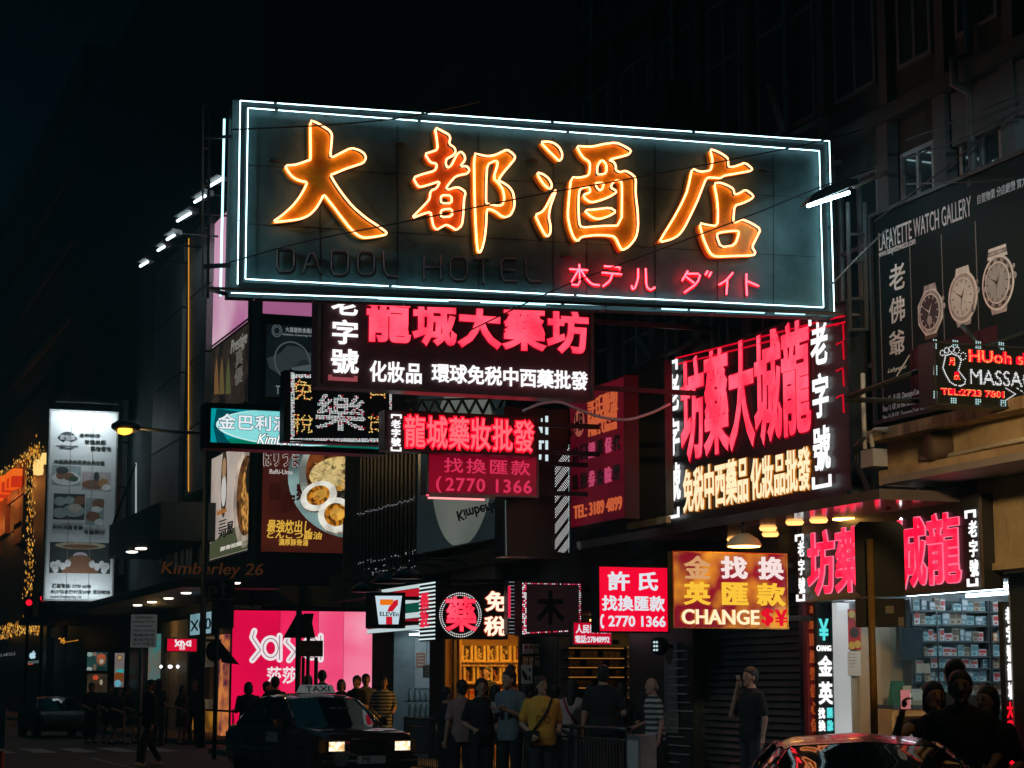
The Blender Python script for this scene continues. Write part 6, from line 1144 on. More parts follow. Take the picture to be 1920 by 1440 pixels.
# ================================================================== STREET FURNITURE
def dome_lamp(px, py, r, y, label, group=None):
    q = FY(y).pp(px, py); T = thing('dome_lamp', label, 'lamp', q, group); m = MB(); m.lathe(q, [(r, 0), (r * .98, r * .12), (r * .8, r * .4), (r * .45, r * .62), (.06, r * .72)], pbr('cream enamel shade', (.6, .52, .36), .4), 20); m.build('shade', T)
    m = MB(); m.lathe(q, [(r * .9, -.012), (r * .9, -.002)], emis((255, 190, 90), 13, True, 'dome lamp glow'), 20); m.build('diffuser', T); m = MB(); m.rod(q + Vector((0, 0, r * .7)), q + Vector((0, 0, r * .7 + .2)), .03, STEEL); m.rod(q + Vector((0, 0, r * .7 + .2)), Vector((XF, q.y, q.z + r * .7 + .2)), .03, STEEL); m.build('arm', T)
dome_lamp(1395, 1024, .23, 23.6, 'cream dome lamp shining down on the gold sign'); dome_lamp(1588, 973, .2, 22.6, 'cream dome lamp above the pink fascia by the grey board')
dome_lamp(1720, 985, .18, 21.4, 'small dome lamp hidden behind the slanting tube lamp')
for i, (px, py) in enumerate(((687, 1108), (730, 1092), (765, 1083))):
    q = FX(11.9).pp(px, py); T = thing('awning_lamp', ('leftmost', 'middle', 'rightmost')[i] + ' of three black hooded lamps above the striped fascia', 'lamp', q, 'hooded lamps above the convenience store'); m = MB(); m.lathe(q, [(.34, -.02), (.3, .08), (.16, .17), (.03, .2)], BLACKP, 14); m.build('hood', T); m = MB(); m.tube([q + Vector((0, 0, .2)), q + Vector((.3, 0, .4)), Vector((XF, q.y, q.z + .35))], .025, STEEL); m.build('arm', T)
# tilted fluorescent tube
f = FY(21.3); a, b = f.pp(1692, 978), f.pp(1718, 932); T = thing('tube_lamp', 'white fluorescent tube tilted under the canopy by the pharmacy sign', 'lamp', a); m = MB(); m.rod(a, b, .045, emis((255, 255, 255), 5, True), 8); m.build('tube', T); m = MB(); m.rod(b, b + (b - a).normalized() * .1, .05, GALV, 8); m.tube([b + (b - a).normalized() * .1, f.pp(1735, 945, -.1), f.pp(1747, 935, -.2), f.pp(1748, 905, -.3)], .008, GALV, 4); m.rod((a + b) / 2, Vector((12.8, 21.5, 4.0)), .02, STEEL); m.build('holder', T)
# street lamp on the left
f = FY(54.0); gx = f.pp(378, 1284).x; base_ = Vector((gx, 54.0, 0)); T = thing('street_lamp', 'tall street lamp with a glowing amber head reaching left', 'street lamp', base_); ztop = f.pp(378, 812).z
m = MB(); m.tube([base_, base_ + Vector((0, 0, 1.2)), base_ + Vector((0, 0, 1.25)), Vector((gx, 54, ztop + .15))], .13, pbr('dark lamp post', (.03, .035, .038), .5, .4), 10, r1=.075); m.build('post', T)
hd = f.pp(234, 801); m = MB(); m.tube([Vector((gx, 54, ztop)), f.pp(330, 810), f.pp(260, 803)], .045, pbr('dark lamp post', (.03, .035, .038)), 8); m.build('arm', T)
m = MB(); ax = (f.pp(210, 800) - f.pp(262, 803)).normalized(); m.lathe(f.pp(264, 802), [(.04, 0), (.13, .12), (.19, .4), (.17, .62), (.06, .78)], pbr('lamp housing', (.1, .09, .08), .5, .3), 12, ax); m.build('head', T)
m = MB(); c0 = f.pp(233, 806); m.ell(Fr(c0, (1, 0, 0), (0, -1, 0)), 0, 0, .01, .01, 0, .01, STEEL, 6); m.v, m.f, m.m, m.sm = [], [], [], []; m.lathe(c0, [(.02, -.14), (.16, -.10), (.23, -.03), (.24, .02)], emis((255, 176, 60), 3.2, True, 'sodium lamp'), 14); m.build('lamp_bowl', T)
ld = bpy.data.lights.new('sodium glow', 'POINT'); ld.energy = 60; ld.color = (1, .62, .22); ld.shadow_soft_size = .2; o = bpy.data.objects.new('street_and_added_light', ld); COL.objects.link(o); o.location = c0 + Vector((0, 0, -.3))
# assumed street lamp, unseen past the right edge, added to light the right-hand frontage
lb = Vector((9.7, 12.0, 0)); T = thing('street_lamp', 'assumed unseen street lamp lighting the right-hand frontage from out of frame', 'street lamp', lb); m = MB(); m.tube([lb, lb + Vector((0, 0, 5.5))], .12, pbr('dark lamp post', (.03, .035, .038)), 10, r1=.07); m.build('post', T); m = MB(); m.rod(lb + Vector((0, 0, 5.4)), lb + Vector((-.9, 0, 5.5)), .045, STEEL); m.build('arm', T)
m = MB(); m.lathe(lb + Vector((-.9, 0, 5.42)), [(.2, -.08), (.22, 0), (.05, .14)], emis((255, 186, 70), 20, True), 12); m.build('head', T)
ld = bpy.data.lights.new('assumed sodium glow', 'SPOT'); ld.energy = 1900; ld.color = (1, .66, .30); ld.shadow_soft_size = .25; ld.spot_size = R(38); ld.spot_blend = .45; o = bpy.data.objects.new('street_and_added_light', ld); COL.objects.link(o); o.location = lb + Vector((-.9, 0, 5.2)); o.rotation_euler = (Vector((12.6, 18.8, 4.5)) - o.location).to_track_quat('-Z', 'Y').to_euler()
ld = bpy.data.lights.new('added pole beam', 'SPOT'); ld.energy = 240; ld.color = (1, .62, .26); ld.shadow_soft_size = .1; ld.spot_size = R(15); ld.spot_blend = .5; o = bpy.data.objects.new('street_and_added_light', ld); COL.objects.link(o); o.location = lb + Vector((-.9, 0, 5.1)); o.rotation_euler = (Vector((9.9, 17.5, 2.4)) - o.location).to_track_quat('-Z', 'Y').to_euler()  # extra narrow beam added to brighten the yellow pole
lb = Vector((-3.6, 20.0, 0)); T = thing('street_lamp', 'added unseen street lamp brightening the crowd from across the road', 'street lamp', lb); m = MB(); m.tube([lb, lb + Vector((0, 0, 9.0))], .12, pbr('dark lamp post', (.03, .035, .038)), 10, r1=.07); m.build('post', T); m = MB(); m.rod(lb + Vector((0, 0, 8.9)), lb + Vector((1.7, 0, 9.2)), .045, STEEL); m.build('arm', T)  # unseen lamp added to brighten the crowd from the front
m = MB(); m.lathe(lb + Vector((1.7, 0, 9.12)), [(.2, -.08), (.22, 0), (.05, .14)], emis((225, 245, 245), 12, True), 12); m.build('head', T)
ld = bpy.data.lights.new('added crowd fill', 'SPOT'); ld.energy = 950; ld.color = (.72, .96, 1); ld.shadow_soft_size = .25; ld.spot_size = R(52); ld.spot_blend = .6; o = bpy.data.objects.new('street_and_added_light', ld); COL.objects.link(o); o.location = lb + Vector((1.7, 0, 8.95)); o.rotation_euler = (Vector((11.2, 28.0, .8)) - o.location).to_track_quat('-Z', 'Y').to_euler()  # fill beam of the added lamp, aimed at the crowd
# added unseen floodlight, just past the right edge, to brighten the watch billboard
q = Vector((10.6, 14.6, 7.6)); T = thing('added_floodlight', 'added unseen floodlight on an arm brightening the watch billboard', 'floodlight', q); m = MB(); m.box(q.x - .14, q.y - .2, q.z - .1, q.x + .1, q.y + .2, q.z + .1, STEEL); m.rod(q, Vector((XF, q.y, q.z + .3)), .03, STEEL); m.build('housing', T)
ld = bpy.data.lights.new('added billboard beam', 'SPOT'); ld.energy = 620; ld.color = (.74, .95, 1); ld.spot_size = R(46); ld.spot_blend = .8; ld.shadow_soft_size = .12; o = bpy.data.objects.new('added_billboard_light', ld); COL.objects.link(o); o.location = q + Vector((.12, .1, 0)); o.rotation_euler = (Vector((13.0, 20.0, 6.6)) - o.location).to_track_quat('-Z', 'Y').to_euler()
m = MB(); m.box(q.x - .1, q.y + .201, q.z - .08, q.x + .08, q.y + .21, q.z + .08, emis((225, 245, 250), 8, True)); m.build('lamp', T)
# poster floodlight beams
for (x, y), tx, ty in (((405, 342), 430, 470), ((345, 407), 380, 520)):
    q = ff.pp(x, y, .3); ld = bpy.data.lights.new('poster lamp', 'SPOT'); ld.energy = 170; ld.color = (.85, .97, 1); ld.spot_size = R(70); ld.spot_blend = .9; ld.shadow_soft_size = .15; o = bpy.data.objects.new('poster_light', ld); COL.objects.link(o); o.location = q; o.rotation_euler = (f2.pp(tx, ty) - q).to_track_quat('-Z', 'Y').to_euler()
# assumed floodlights, unseen point lights put in before the far orange facade
for px, py in ((24, 960), (44, 930), (8, 1010)):
    q = fc.pp(px, py, 1.6); ld = bpy.data.lights.new('assumed orange flood', 'POINT'); ld.energy = 110; ld.color = (1, .32, .06); ld.shadow_soft_size = .3; o = bpy.data.objects.new('assumed_orange_flood', ld); COL.objects.link(o); o.location = q + Vector((0, 0, .8))
# yellow pole with the grey backs of two sign plates
d = 20.1; b0 = gnd(1632, d); T = thing('traffic_sign', 'grey back of a traffic sign on a yellow pole before the pharmacy', 'traffic sign', (b0.x, b0.y, PV)); fpn = Fr(b0, RGT, -FWD); YP = pbr('yellow pole paint', (.46, .24, .035), .45, 0, .3, 4, .1)
m = MB(); v1 = fpn.uv(1637, 1012)[1]; m.rod(fpn.p(0.02, PV, .05), fpn.p(.02, v1, .05), .036, YP, 10)
for k in range(14): m.lathe(fpn.p(.02, 1.0 + k * .12, .088), [(.006, 0), (.006, .004)], BLACKP, 6, -FWD)
m.build('pole', T); GB = pbr('grey sign back', (.030, .036, .04), .55, .0, .3, 3); m = MB(); a = fpn.rect(1602, 978, 1698, 1118); bev = .05; m.poly(fpn, [(a[0] + bev, a[1]), (a[2] - bev, a[1]), (a[2], a[1] + bev), (a[2], a[3] - bev), (a[2] - bev, a[3]), (a[0] + bev, a[3]), (a[0], a[3] - bev), (a[0], a[1] + bev)], -.02, 0, GB); m.build('sign_plate', T)
m = MB(); a = fpn.rect(1604, 1122, 1698, 1176); m.fbox(fpn, *a, -.02, 0, GB); m.fbox(fpn, *fpn.rect(1660, 1136, 1676, 1150), .001, .003, P('torn sticker', (.4, .36, .3))); m.fbox(fpn, *fpn.rect(1684, 1157, 1695, 1174), .001, .003, P('torn sticker', (.4, .36, .3))); m.build('sign_plate', T)
# triangular signs by the taxi
d = 42; tb = gnd(565, d); fpn = Fr(tb, RGT, -FWD); T = thing('traffic_sign', 'dark backs of two triangular signs on thin poles against the pink window', 'traffic sign', (tb.x, tb.y, 0)); SB = pbr('black sign back', (.02, .022, .024), .5); m = MB()
for px_, yt, r_ in ((561, 1145, .06), (568, 1232, .035), (578, 1160, .04), (592, 1232, .04)): u, v = fpn.uv(px_, yt); m.rod(fpn.p(u, 0, .05 if px_ == 561 else -.08), fpn.p(u, v, .05 if px_ == 561 else -.08), r_, SB, 8)
m.build('pole', T); tri = lambda P_, w: MB().ppoly(fpn, P_[::-1], w, w + .02, SB)
tri([(562, 1141), (592, 1196), (531, 1196)], 0).build('sign_plate', T); tri([(569, 1150), (588, 1150), (585, 1168), (591, 1196), (562, 1196)], -.06).build('sign_plate', T); m = MB(); m.fbox(fpn, *fpn.rect(564, 1201, 605, 1231), -.05, -.03, pbr('dull back', (.09, .075, .08), .6)); m.build('sign_plate', T)
# parking direction sign and hour plate
d = 46; pb = gnd(404, d); fpn = Fr(pb, RGT, -FWD); T = thing('parking_sign', 'dark parking direction sign with an arrow on a thin post', 'traffic sign', (pb.x, pb.y, 0)); m = MB(); u, v = fpn.uv(408, 1090); m.rod(fpn.p(u, 0, -.05), fpn.p(u, v, -.05), .05, SB, 8); m.build('post', T)
GM = pbr('grey lettering', (.20, .19, .17), .6); m = MB(); m.fbox(fpn, *fpn.rect(386, 1090, 440, 1122), -.02, 0, SB); ptext(m, fpn, 'P', 390, 1098, 408, 1123, pbr('brownish lettering', (.26, .17, .10)), bold=.04, w=.004, th=.006); m.ppoly(fpn, [(418, 1088), (427, 1101), (421, 1099), (421, 1118), (416, 1118), (416, 1099), (411, 1101)][::-1], .002, .006, GM); m.build('sign_plate', T)
m = MB(); m.fbox(fpn, *fpn.rect(398, 1124, 438, 1178), -.02, .004, pbr('grey hour plate', (.07, .075, .08), .6)); m.ell(fpn, *fpn.uv(418, 1136), .11, .11, .005, .008, SB); ptext(m, fpn, '24 hrs', 404, 1149, 433, 1158, SB, bold=.03, w=.006, th=.004); ptext(m, fpn, '全日', 407, 1161, 430, 1173, SB, bold=.03, w=.006, th=.004); m.build('sign_plate', T)
m = MB(); q = fpn.uv(407, 1200); m.poly(fpn, ellp(q[0] - .06, q[1] - .25, .2, .24, 20), -.09, -.05, SB); m.poly(fpn, [(q[0] - .05, q[1] + .1), (q[0] + .5, q[1] - .55), (q[0] + .1, q[1] - .5)], -.13, -.1, SB); m.build('sign_plate', T)
# no-waiting notice
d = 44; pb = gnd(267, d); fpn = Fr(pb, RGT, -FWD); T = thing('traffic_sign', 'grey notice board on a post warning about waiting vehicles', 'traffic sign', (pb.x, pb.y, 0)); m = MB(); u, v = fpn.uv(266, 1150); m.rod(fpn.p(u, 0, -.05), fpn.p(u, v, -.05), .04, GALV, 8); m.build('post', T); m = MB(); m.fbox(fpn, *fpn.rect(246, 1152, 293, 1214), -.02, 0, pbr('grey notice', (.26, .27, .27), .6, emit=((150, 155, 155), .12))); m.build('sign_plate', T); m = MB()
for i, s_ in enumerate(('Vehicles', 'waiting will be', 'impounded', 'without warning', '車輛等候', '會被拖走', '恕不另警告')): ptext(m, fpn, s_, 249 + (4 if len(s_) < 10 and i < 4 else 0), 1154 + i * 8.4, 290 - (4 if len(s_) < 10 and i < 4 else 0), 1160.5 + i * 8.4, SB, bold=.005, w=.003, th=.004)
m.build('lettering', T)
# red traffic lights far away
for px_, py_ in ((54, 1130), (81, 1122)):
    q = atd(px_, py_, 88); T = thing('traffic_light', ('far red traffic light left of the restaurant banner foot', 'far red traffic light touching the restaurant banner foot')[px_ > 60], 'traffic light', (q.x, q.y, 0), 'far red traffic lights'); m = MB(); m.rod((q.x, q.y + .2, 0), (q.x, q.y + .2, q.z + .4), .07, STEEL); m.build('pole', T); m = MB(); m.box(q.x - .18, q.y - .05, q.z - .75, q.x + .18, q.y + .2, q.z + .25, BLACKP); m.build('housing', T); m = MB(); m.lathe((q.x, q.y - .055, q.z), [(.14, 0), (.10, .04)], emis((255, 20, 50), 1.2, False), 10, (0, -1, 0)); m.build('lens', T)
# pedestrian railings along the kerb
RAILM = pbr('dark railing steel', (.10, .11, .115), .4, .6, .3, 6)
def railing(y0, y1, x=KERB + .15, label=None, z=PV, x1=None, rz=0):
    L = y1 - y0; T = thing('pedestrian_railing', label, 'railing', (x, y0, z), 'railings along the kerb'); tp = .95
    m = MB(); m.rod((x, y0, z + tp), (x, y1, z + tp), .028, RAILM, 8); m.build('top_rail', T); m = MB(); m.rod((x, y0, z + .15), (x, y1, z + .15), .02, RAILM, 6); m.rod((x, y0, z + tp - .14), (x, y1, z + tp - .14), .016, RAILM, 6); m.build('lower_rail', T)
    for yy in (y0 + .03, y1 - .03): m = MB(); m.box(x - .03, yy - .03, z, x + .03, yy + .03, z + tp + .03, RAILM); m.build('post', T)
    m = MB(); n = int(L / .105)
    for k in range(1, n): m.box(x - .008, y0 + L * k / n - .008, z + .15, x + .008, y0 + L * k / n + .008, z + tp - .14, RAILM)
    m.build('bars', T); return T
ra, rb = yat(1180, KERB + .15), yat(762, KERB + .15); n = 5; lb_ = ['nearest railing panel, its end below the old man in stripes', 'railing panel in front of the person in the pale pink shirt', 'railing panel in front of the woman in yellow', 'railing panel in front of the group outside the golden shop', 'farthest railing panel, ending behind the taxi bonnet']
for k in range(n): railing(ra + (rb - ra) * k / n + .02, ra + (rb - ra) * (k + 1) / n - .02, label=lb_[k])
T = thing('utility_cabinet', 'slim grey kerb cabinet at the near end of the railings', 'cabinet', (KERB + .2, ra - .3, PV)); m = MB(); m.box(KERB + .08, ra - .5, PV, KERB + .3, ra - .08, 1.02, GALV); m.build('body', T); m = MB(); m.box(KERB + .06, ra - .46, .3, KERB + .079, ra - .12, .95, pbr('white reflector panel', (.5, .5, .5))); m.build('door', T)
# curved handrail outside the corner store
T = thing('handrail', 'low black handrail before the corner store windows', 'railing', gnd(330, 58)); m = MB(); pts = [atd(x, y, 58 - (x - 312) * .03) for x, y in ((312, 1398), (312, 1340), (314, 1327), (335, 1328), (440, 1334))]; m.tube(pts, .03, BLACKP, 6); pts = [atd(x, y, 58 - (x - 312) * .03) for x, y in ((312, 1385), (375, 1392), (440, 1396))]; m.tube(pts, .025, BLACKP, 6)
for x in (375, 437): m.rod(atd(x, 1330, 57), atd(x, 1397, 57), .025, BLACKP, 6)
m.build('rail', T)
# road works board at the left edge
d = 36; q = gnd(-2, d); fpn = Fr(q, RGT, -FWD); T = thing('road_works_barrier', 'teal road works plate on an orange barrier at the left edge', 'barrier', q); m = MB(); m.fbox(fpn, -.25, .55, .14, 1.25, -.04, 0, pbr('teal plate', (.10, .26, .27), .5)); m.ell(fpn, -.02, .92, .14, .17, .001, .006, pbr('dark plate', (.03, .06, .07)), hole=.75); m.build('plate', T); m = MB(); m.fbox(fpn, -.3, .0, .1, .5, -.2, .0, pbr('orange plastic', (.42, .07, .02), .5)); m.fbox(fpn, -.3, .15, .1, .25, .001, .004, pbr('pale band', (.4, .38, .34))); m.build('base', T)
# ================================================================== VEHICLES
def place(T, loc, rz): T.location = loc; T.rotation_euler = (0, 0, rz)
CARP = {}
def paint(name, c, rough=.12): return pbr(name, c, rough, 0, .08, 1.2, 0, coat=1.0)
CGLASS = glassy('car window glass', (.006, .008, .01), .04); TYRE = pbr('tyre rubber', (.02, .02, .021), .8, 0, .3, 12, .3); RIM = pbr('wheel rim', (.35, .36, .37), .3, .8, .1, 5); TRIM = pbr('black trim', (.012, .012, .013), .4)
def car(name, label, low, house, roof_i, belt, pnt, wheels, cat='car', lamps=None, grille=True, hw_w=.84):
    """low: (y, z bottom, z top, half width) along the body, nose at -y; house: (y, z, half width) roofline from windscreen foot to rear window foot"""
    T = thing(name, label, cat, (0, 0, 0)); m = MB(); vs, fs = [], []; n = 14
    for y, zb, zt, w in low:
        half = [(w * .86, zb), (w * .97, zb + (zt - zb) * .12), (w, zb + (zt - zb) * .35), (w * .995, zb + (zt - zb) * .68), (w * .975, zb + (zt - zb) * .86), (w * .93, zb + (zt - zb) * .97), (w * .80, zt)]
        for x, z in half + [(-x, z) for x, z in half[::-1]]: vs.append((x, y, z))
    for i in range(len(low) - 1):
        for k in range(n): fs.append((i * n + k, (i + 1) * n + k, (i + 1) * n + (k + 1) % n, i * n + (k + 1) % n))
    fs.append(tuple(range(n))); fs.append(tuple(range((len(low) - 1) * n, len(low) * n))[::-1]); m.add(vs, fs, pnt, True); m.build('body', T)
    hb = hw_w - .06; g = MB(); vs, fs, fr_ = [], [], []; n = 7
    for i, (y, z, w) in enumerate(house):
        q = min(1, max(0, (z - belt) / (max(h[1] for h in house) - belt))); wb = hb
        for x, zz in ((wb, belt - .02), (wb * (1 - .5 * q) + w * .5 * q, belt + (z - belt) * .55), (w, z - .05 * q), (w * .8 * q + wb * (1 - q), z + .0), (0, z + .035 * q)): vs.append((x, y, zz))
        for x, zz in ((-(w * .8 * q + wb * (1 - q)), z), (-w, z - .05 * q), (-(wb * (1 - .5 * q) + w * .5 * q), belt + (z - belt) * .55), (-wb, belt - .02)): vs.append((x, y, zz))
    n = 9
    for i in range(len(house) - 1):
        for k in range(n - 1): (fr_ if roof_i[0] <= i < roof_i[1] and k in (2, 3, 4, 5) else fs).append((i * n + k, i * n + k + 1, (i + 1) * n + k + 1, (i + 1) * n + k))
    g.add(vs, fs, CGLASS, True); g.build('window', T)
    r = MB(); b = [(v[0] * 1.004, v[1], v[2] + .004) for v in vs]; r.add(b, fr_, pnt, True)
    PS = [MB(), MB()]; P_ = PS[0]
    def pillar(i, k, j, l, rad=.028): PS[0 if k < 4 else 1].tube([Vector(vs[i * n + k]) , Vector(vs[j * n + l])], rad, pnt, 6)
    for P_, (s0, s1, s2) in zip(PS, ((0, 1, 2), (8, 7, 6))):
        a = roof_i[0]
        for i in range(0, a): pillar(i, s2, i + 1, s2, .035)
        for i in range(roof_i[0], roof_i[1]): pillar(i, s2, i + 1, s2, .03)
        for i in range(roof_i[1], len(house) - 1): pillar(i, s2, i + 1, s2, .045)
        mid = (roof_i[0] + roof_i[1] + 1) // 2; pillar(mid, s0, mid, s1, .04); pillar(mid, s1, mid, s2, .035)
    r.build('roof', T)
    for P_ in PS: P_.build('pillars', T)
    for y in wheels:
        for sx in (-1, 1):
            w = MB(); c = (sx * (hw_w - .2), y, .31); ax = (sx, 0, 0); w.lathe(c, [(.2, 0), (.3, .0), (.315, .03), (.315, .17), (.3, .2), (.2, .2)], TYRE, 20, ax); wh = w.build('wheel', T); w = MB(); w.lathe(c, [(.02, .19), (.06, .205), (.15, .195), (.2, .202)], RIM, 14, ax); w.build('rim', wh)
            w = MB(); w.lathe((sx * (hw_w - .205), y, .33), [(.36, .0), (.372, .209), (.33, .2095)], TRIM, 22, ax); w.build('wheel_arch', T)
    for sx in (-1, 1):
        w = MB(); yb = house[0][0] + .32; w.rod((sx * (hw_w - .06), yb, belt), (sx * (hw_w + .08), yb, belt + .06), .02, TRIM); w.hexa([(sx * (hw_w + .02), yb - .05, belt + .0), (sx * (hw_w + .2), yb - .03, belt + .0), (sx * (hw_w + .2), yb + .05, belt + .0), (sx * (hw_w + .02), yb + .06, belt + .0), (sx * (hw_w + .03), yb - .04, belt + .13), (sx * (hw_w + .18), yb - .02, belt + .12), (sx * (hw_w + .18), yb + .05, belt + .12), (sx * (hw_w + .03), yb + .06, belt + .13)], pnt); w.build('mirror', T)
    for sx in (-1, 1):
        for yy in (house[0][0] + 1.1, house[0][0] + 2.0): w = MB(); w.box(min(sx * hw_w * .985, sx * (hw_w * .985 + .03)), yy - .08, belt - .17, max(sx * hw_w * .985, sx * (hw_w * .985 + .03)), yy + .08, belt - .13, CHROME); w.build('door_handle', T)
    return T
TP = paint('dark taxi paint', (.05, .012, .012), .2)
taxi_low = [(-2.36, .30, .66, .72), (-2.33, .26, .84, .80), (-2.2, .23, .90, .83), (-1.6, .2, .945, .845), (-.95, .19, .985, .85), (0, .19, .985, .85), (1.2, .19, .985, .85), (1.75, .2, .975, .85), (2.2, .24, .955, .83), (2.33, .28, .89, .8), (2.36, .32, .70, .74)]
house = [(-1.02, .97, .78), (-.35, 1.41, .63), (-.15, 1.46, .62), (.5, 1.485, .62), (1.05, 1.46, .61), (1.2, 1.42, .61), (1.78, .97, .76)]
taxi = car('taxi', 'dark boxy taxi with lit square headlights and a white roof sign', taxi_low, house, (1, 5), .965, TP, (-1.45, 1.4), 'taxi')
m = MB(); m.box(-.30, -2.40, .57, .30, -2.345, .78, TRIM)
for k in range(6): m.box(-.29, -2.412, .585 + k * .032, .29, -2.401, .597 + k * .032, STEEL)
m.box(-.31, -2.415, .78, .31, -2.34, .80, CHROME); m.build('grille', taxi)
HLM = bpy.data.materials.new('headlight glow'); HLM.use_nodes = True; nt = HLM.node_tree; nt.nodes.clear(); e = nt.nodes.new('ShaderNodeEmission'); o = nt.nodes.new('ShaderNodeOutputMaterial'); t = nt.nodes.new('ShaderNodeTexCoord'); vv = nt.nodes.new('ShaderNodeTexVoronoi'); r = nt.nodes.new('ShaderNodeValToRGB')
vv.inputs['Scale'].default_value = 13; r.color_ramp.elements[0].color = (1, .85, .6, 1); r.color_ramp.elements[1].color = (.34, .19, .07, 1); r.color_ramp.elements[1].position = .8; e.inputs[1].default_value = 2.6
nt.links.new(t.outputs['Object'], vv.inputs['Vector']); nt.links.new(vv.outputs[0], r.inputs[0]); nt.links.new(r.outputs[0], e.inputs[0]); nt.links.new(e.outputs[0], o.inputs[0])
for sx in (-1, 1):
    m = MB(); a, b = sorted((sx * .42, sx * .73)); m.box(a, -2.405, .58, b, -2.33, .765, CHROME); hl = m.build('headlight', taxi); m = MB(); m.box(a + .025, -2.412, .60, b - .025, -2.406, .745, HLM); m.build('lens', hl)
    m = MB(); a, b = sorted((sx * .745, sx * .82)); m.box(a, -2.38, .57, b, -2.25, .77, pbr('amber lens', (.35, .12, .02), .2)); m.build('indicator', taxi)
for sx in (-1, 1):
    m = MB(); xa, xb = sorted((sx * .845, sx * .858)); 
    for yy in (-.72, .28, 1.12): m.box(xa, yy, .34, xb, yy + .012, .93, TRIM)
    m.box(xa, -.72, .33, xb, 1.12, .34, TRIM); m.build('door_seam', taxi)
    m = MB(); xa, xb = sorted((sx * .848, sx * .864)); m.box(xa, -1.95, .56, xb, 2.1, .60, CHROME); m.build('side_strip', taxi)
    m = MB(); xa, xb = sorted((sx * .848, sx * .853)); m.box(xa, -.45, .70, xb, .12, .86, pbr('white door print', (.30, .31, .31), .6)); m.build('door_panel_print', taxi)
    m = MB(); a, b = sorted((sx * .45, sx * .78)); m.box(a, 2.34, .62, b, 2.40, .82, pbr('red tail lens', (.25, .01, .015), .2)); m.build('tail_lamp', taxi)
m = MB()
for sx in (-.3, .25): m.rod((sx - .25, -1.0, .99), (sx + .2, -.86, 1.05), .008, TRIM, 4)
m.build('wiper', taxi)
m = MB(); m.box(-.82, -2.46, .36, .82, -2.36, .52, TRIM); m.box(-.83, -2.47, .43, .83, -2.461, .46, CHROME); m.build('bumper', taxi)
m = MB(); m.box(-.24, -2.485, .40, .24, -2.472, .52, pbr('white number plate', (.42, .42, .42), .5)); np_ = m.build('number_plate', taxi); fpl = Fr((0, -2.486, 0), (1, 0, 0), (0, -1, 0)); m = MB(); text(m, fpl, 'PE', (-.16, .42, -.01, .505), TRIM, bold=.03, w=.001, th=.004); m.build('lettering', np_)
m = MB(); m.ell(Fr((-.52, -2.475, 0), (1, 0, 0), (0, -1, 0)), 0, .47, .13, .11, 0, .008, pbr('round seat plate', (.10, .11, .11), .5)); m.build('seat_plate', taxi)
ts = MB(); TSG = pbr('taxi roof sign', (.5, .5, .48), .4, emit=((150, 155, 155), .25)); ts.hexa([(-.32, -.12, 1.515), (.32, -.12, 1.515), (.32, .1, 1.515), (-.32, .1, 1.515), (-.27, -.06, 1.65), (.27, -.06, 1.65), (.27, .05, 1.65), (-.27, .05, 1.65)], TSG); tso = ts.build('roof_sign', taxi)
ex = Vector((1, 0, 0)); nn = Vector((0, -.135, .06)).normalized()
m = MB(); f_ = Fr((0, -.121, 1.515), (1, 0, 0), (0, -1, 0)); text(m, f_, 'TAXI', (-.22, .02, .22, .11), TRIM, bold=.025, w=.0, th=.004); m.v = [(x, y + (z - 1.515) * .44, z) for x, y, z in m.v]; m.build('lettering', tso)
m = MB()
for x in (-.13, .0, .13): m.box(.2 + x - .05, -.62, 1.17, .2 + x + .05, -.60, 1.27, pbr('paper card', (.22, .23, .23)))
m.build('windscreen_card', taxi)
fc_ = gnd(661, 33.0); place(taxi, (fc_.x + .0, fc_.y + 2.36, 0), R(7))
# low dark car in the foreground
BPNT = pbr('black car paint', (.008, .009, .01), .26, 0, .1, 1.5, coat=.25)
low2 = [(-2.3, .3, .6, .72), (-2.2, .24, .70, .84), (-1.6, .2, .80, .9), (-.9, .19, .85, .91), (0, .18, .87, .91), (1.0, .18, .88, .92), (1.8, .2, .88, .91), (2.2, .25, .85, .85), (2.32, .3, .72, .76)]
house2 = [(-1.15, .84, .80), (-.55, 1.10, .66), (-.2, 1.21, .60), (.15, 1.255, .58), (.55, 1.255, .58), (.95, 1.21, .59), (1.35, 1.08, .64), (1.85, .87, .76)]
car2 = car('parked_car', 'black car with a rounded roof reflecting red signs at the bottom right', low2, house2, (2, 5), .85, BPNT, (-1.4, 1.4), hw_w=.9)
q = gnd(1612, 15.0); place(car2, (q.x, q.y, 0), R(-24))
dk = pbr('dull dark car paint', (.006, .007, .008), .45, 0, .2, 2)
carf = car('parked_car', 'dark car with unlit lamps on the road at the far left', low2, house2, (2, 5), .85, dk, (-1.4, 1.4), hw_w=.9); q = gnd(105, 66); place(carf, (q.x, q.y, 0), R(2))
m = MB(); m.box(-.5, -2.36, .52, .5, -2.32, .6, CHROME); m.box(-.75, -2.31, .6, -.5, -2.25, .7, CHROME); m.box(.5, -2.31, .6, .75, -2.25, .7, CHROME); m.box(-.25, -2.37, .36, .25, -2.33, .46, pbr('white number plate', (.42, .42, .42))); bmp = m.build('bumper', carf)

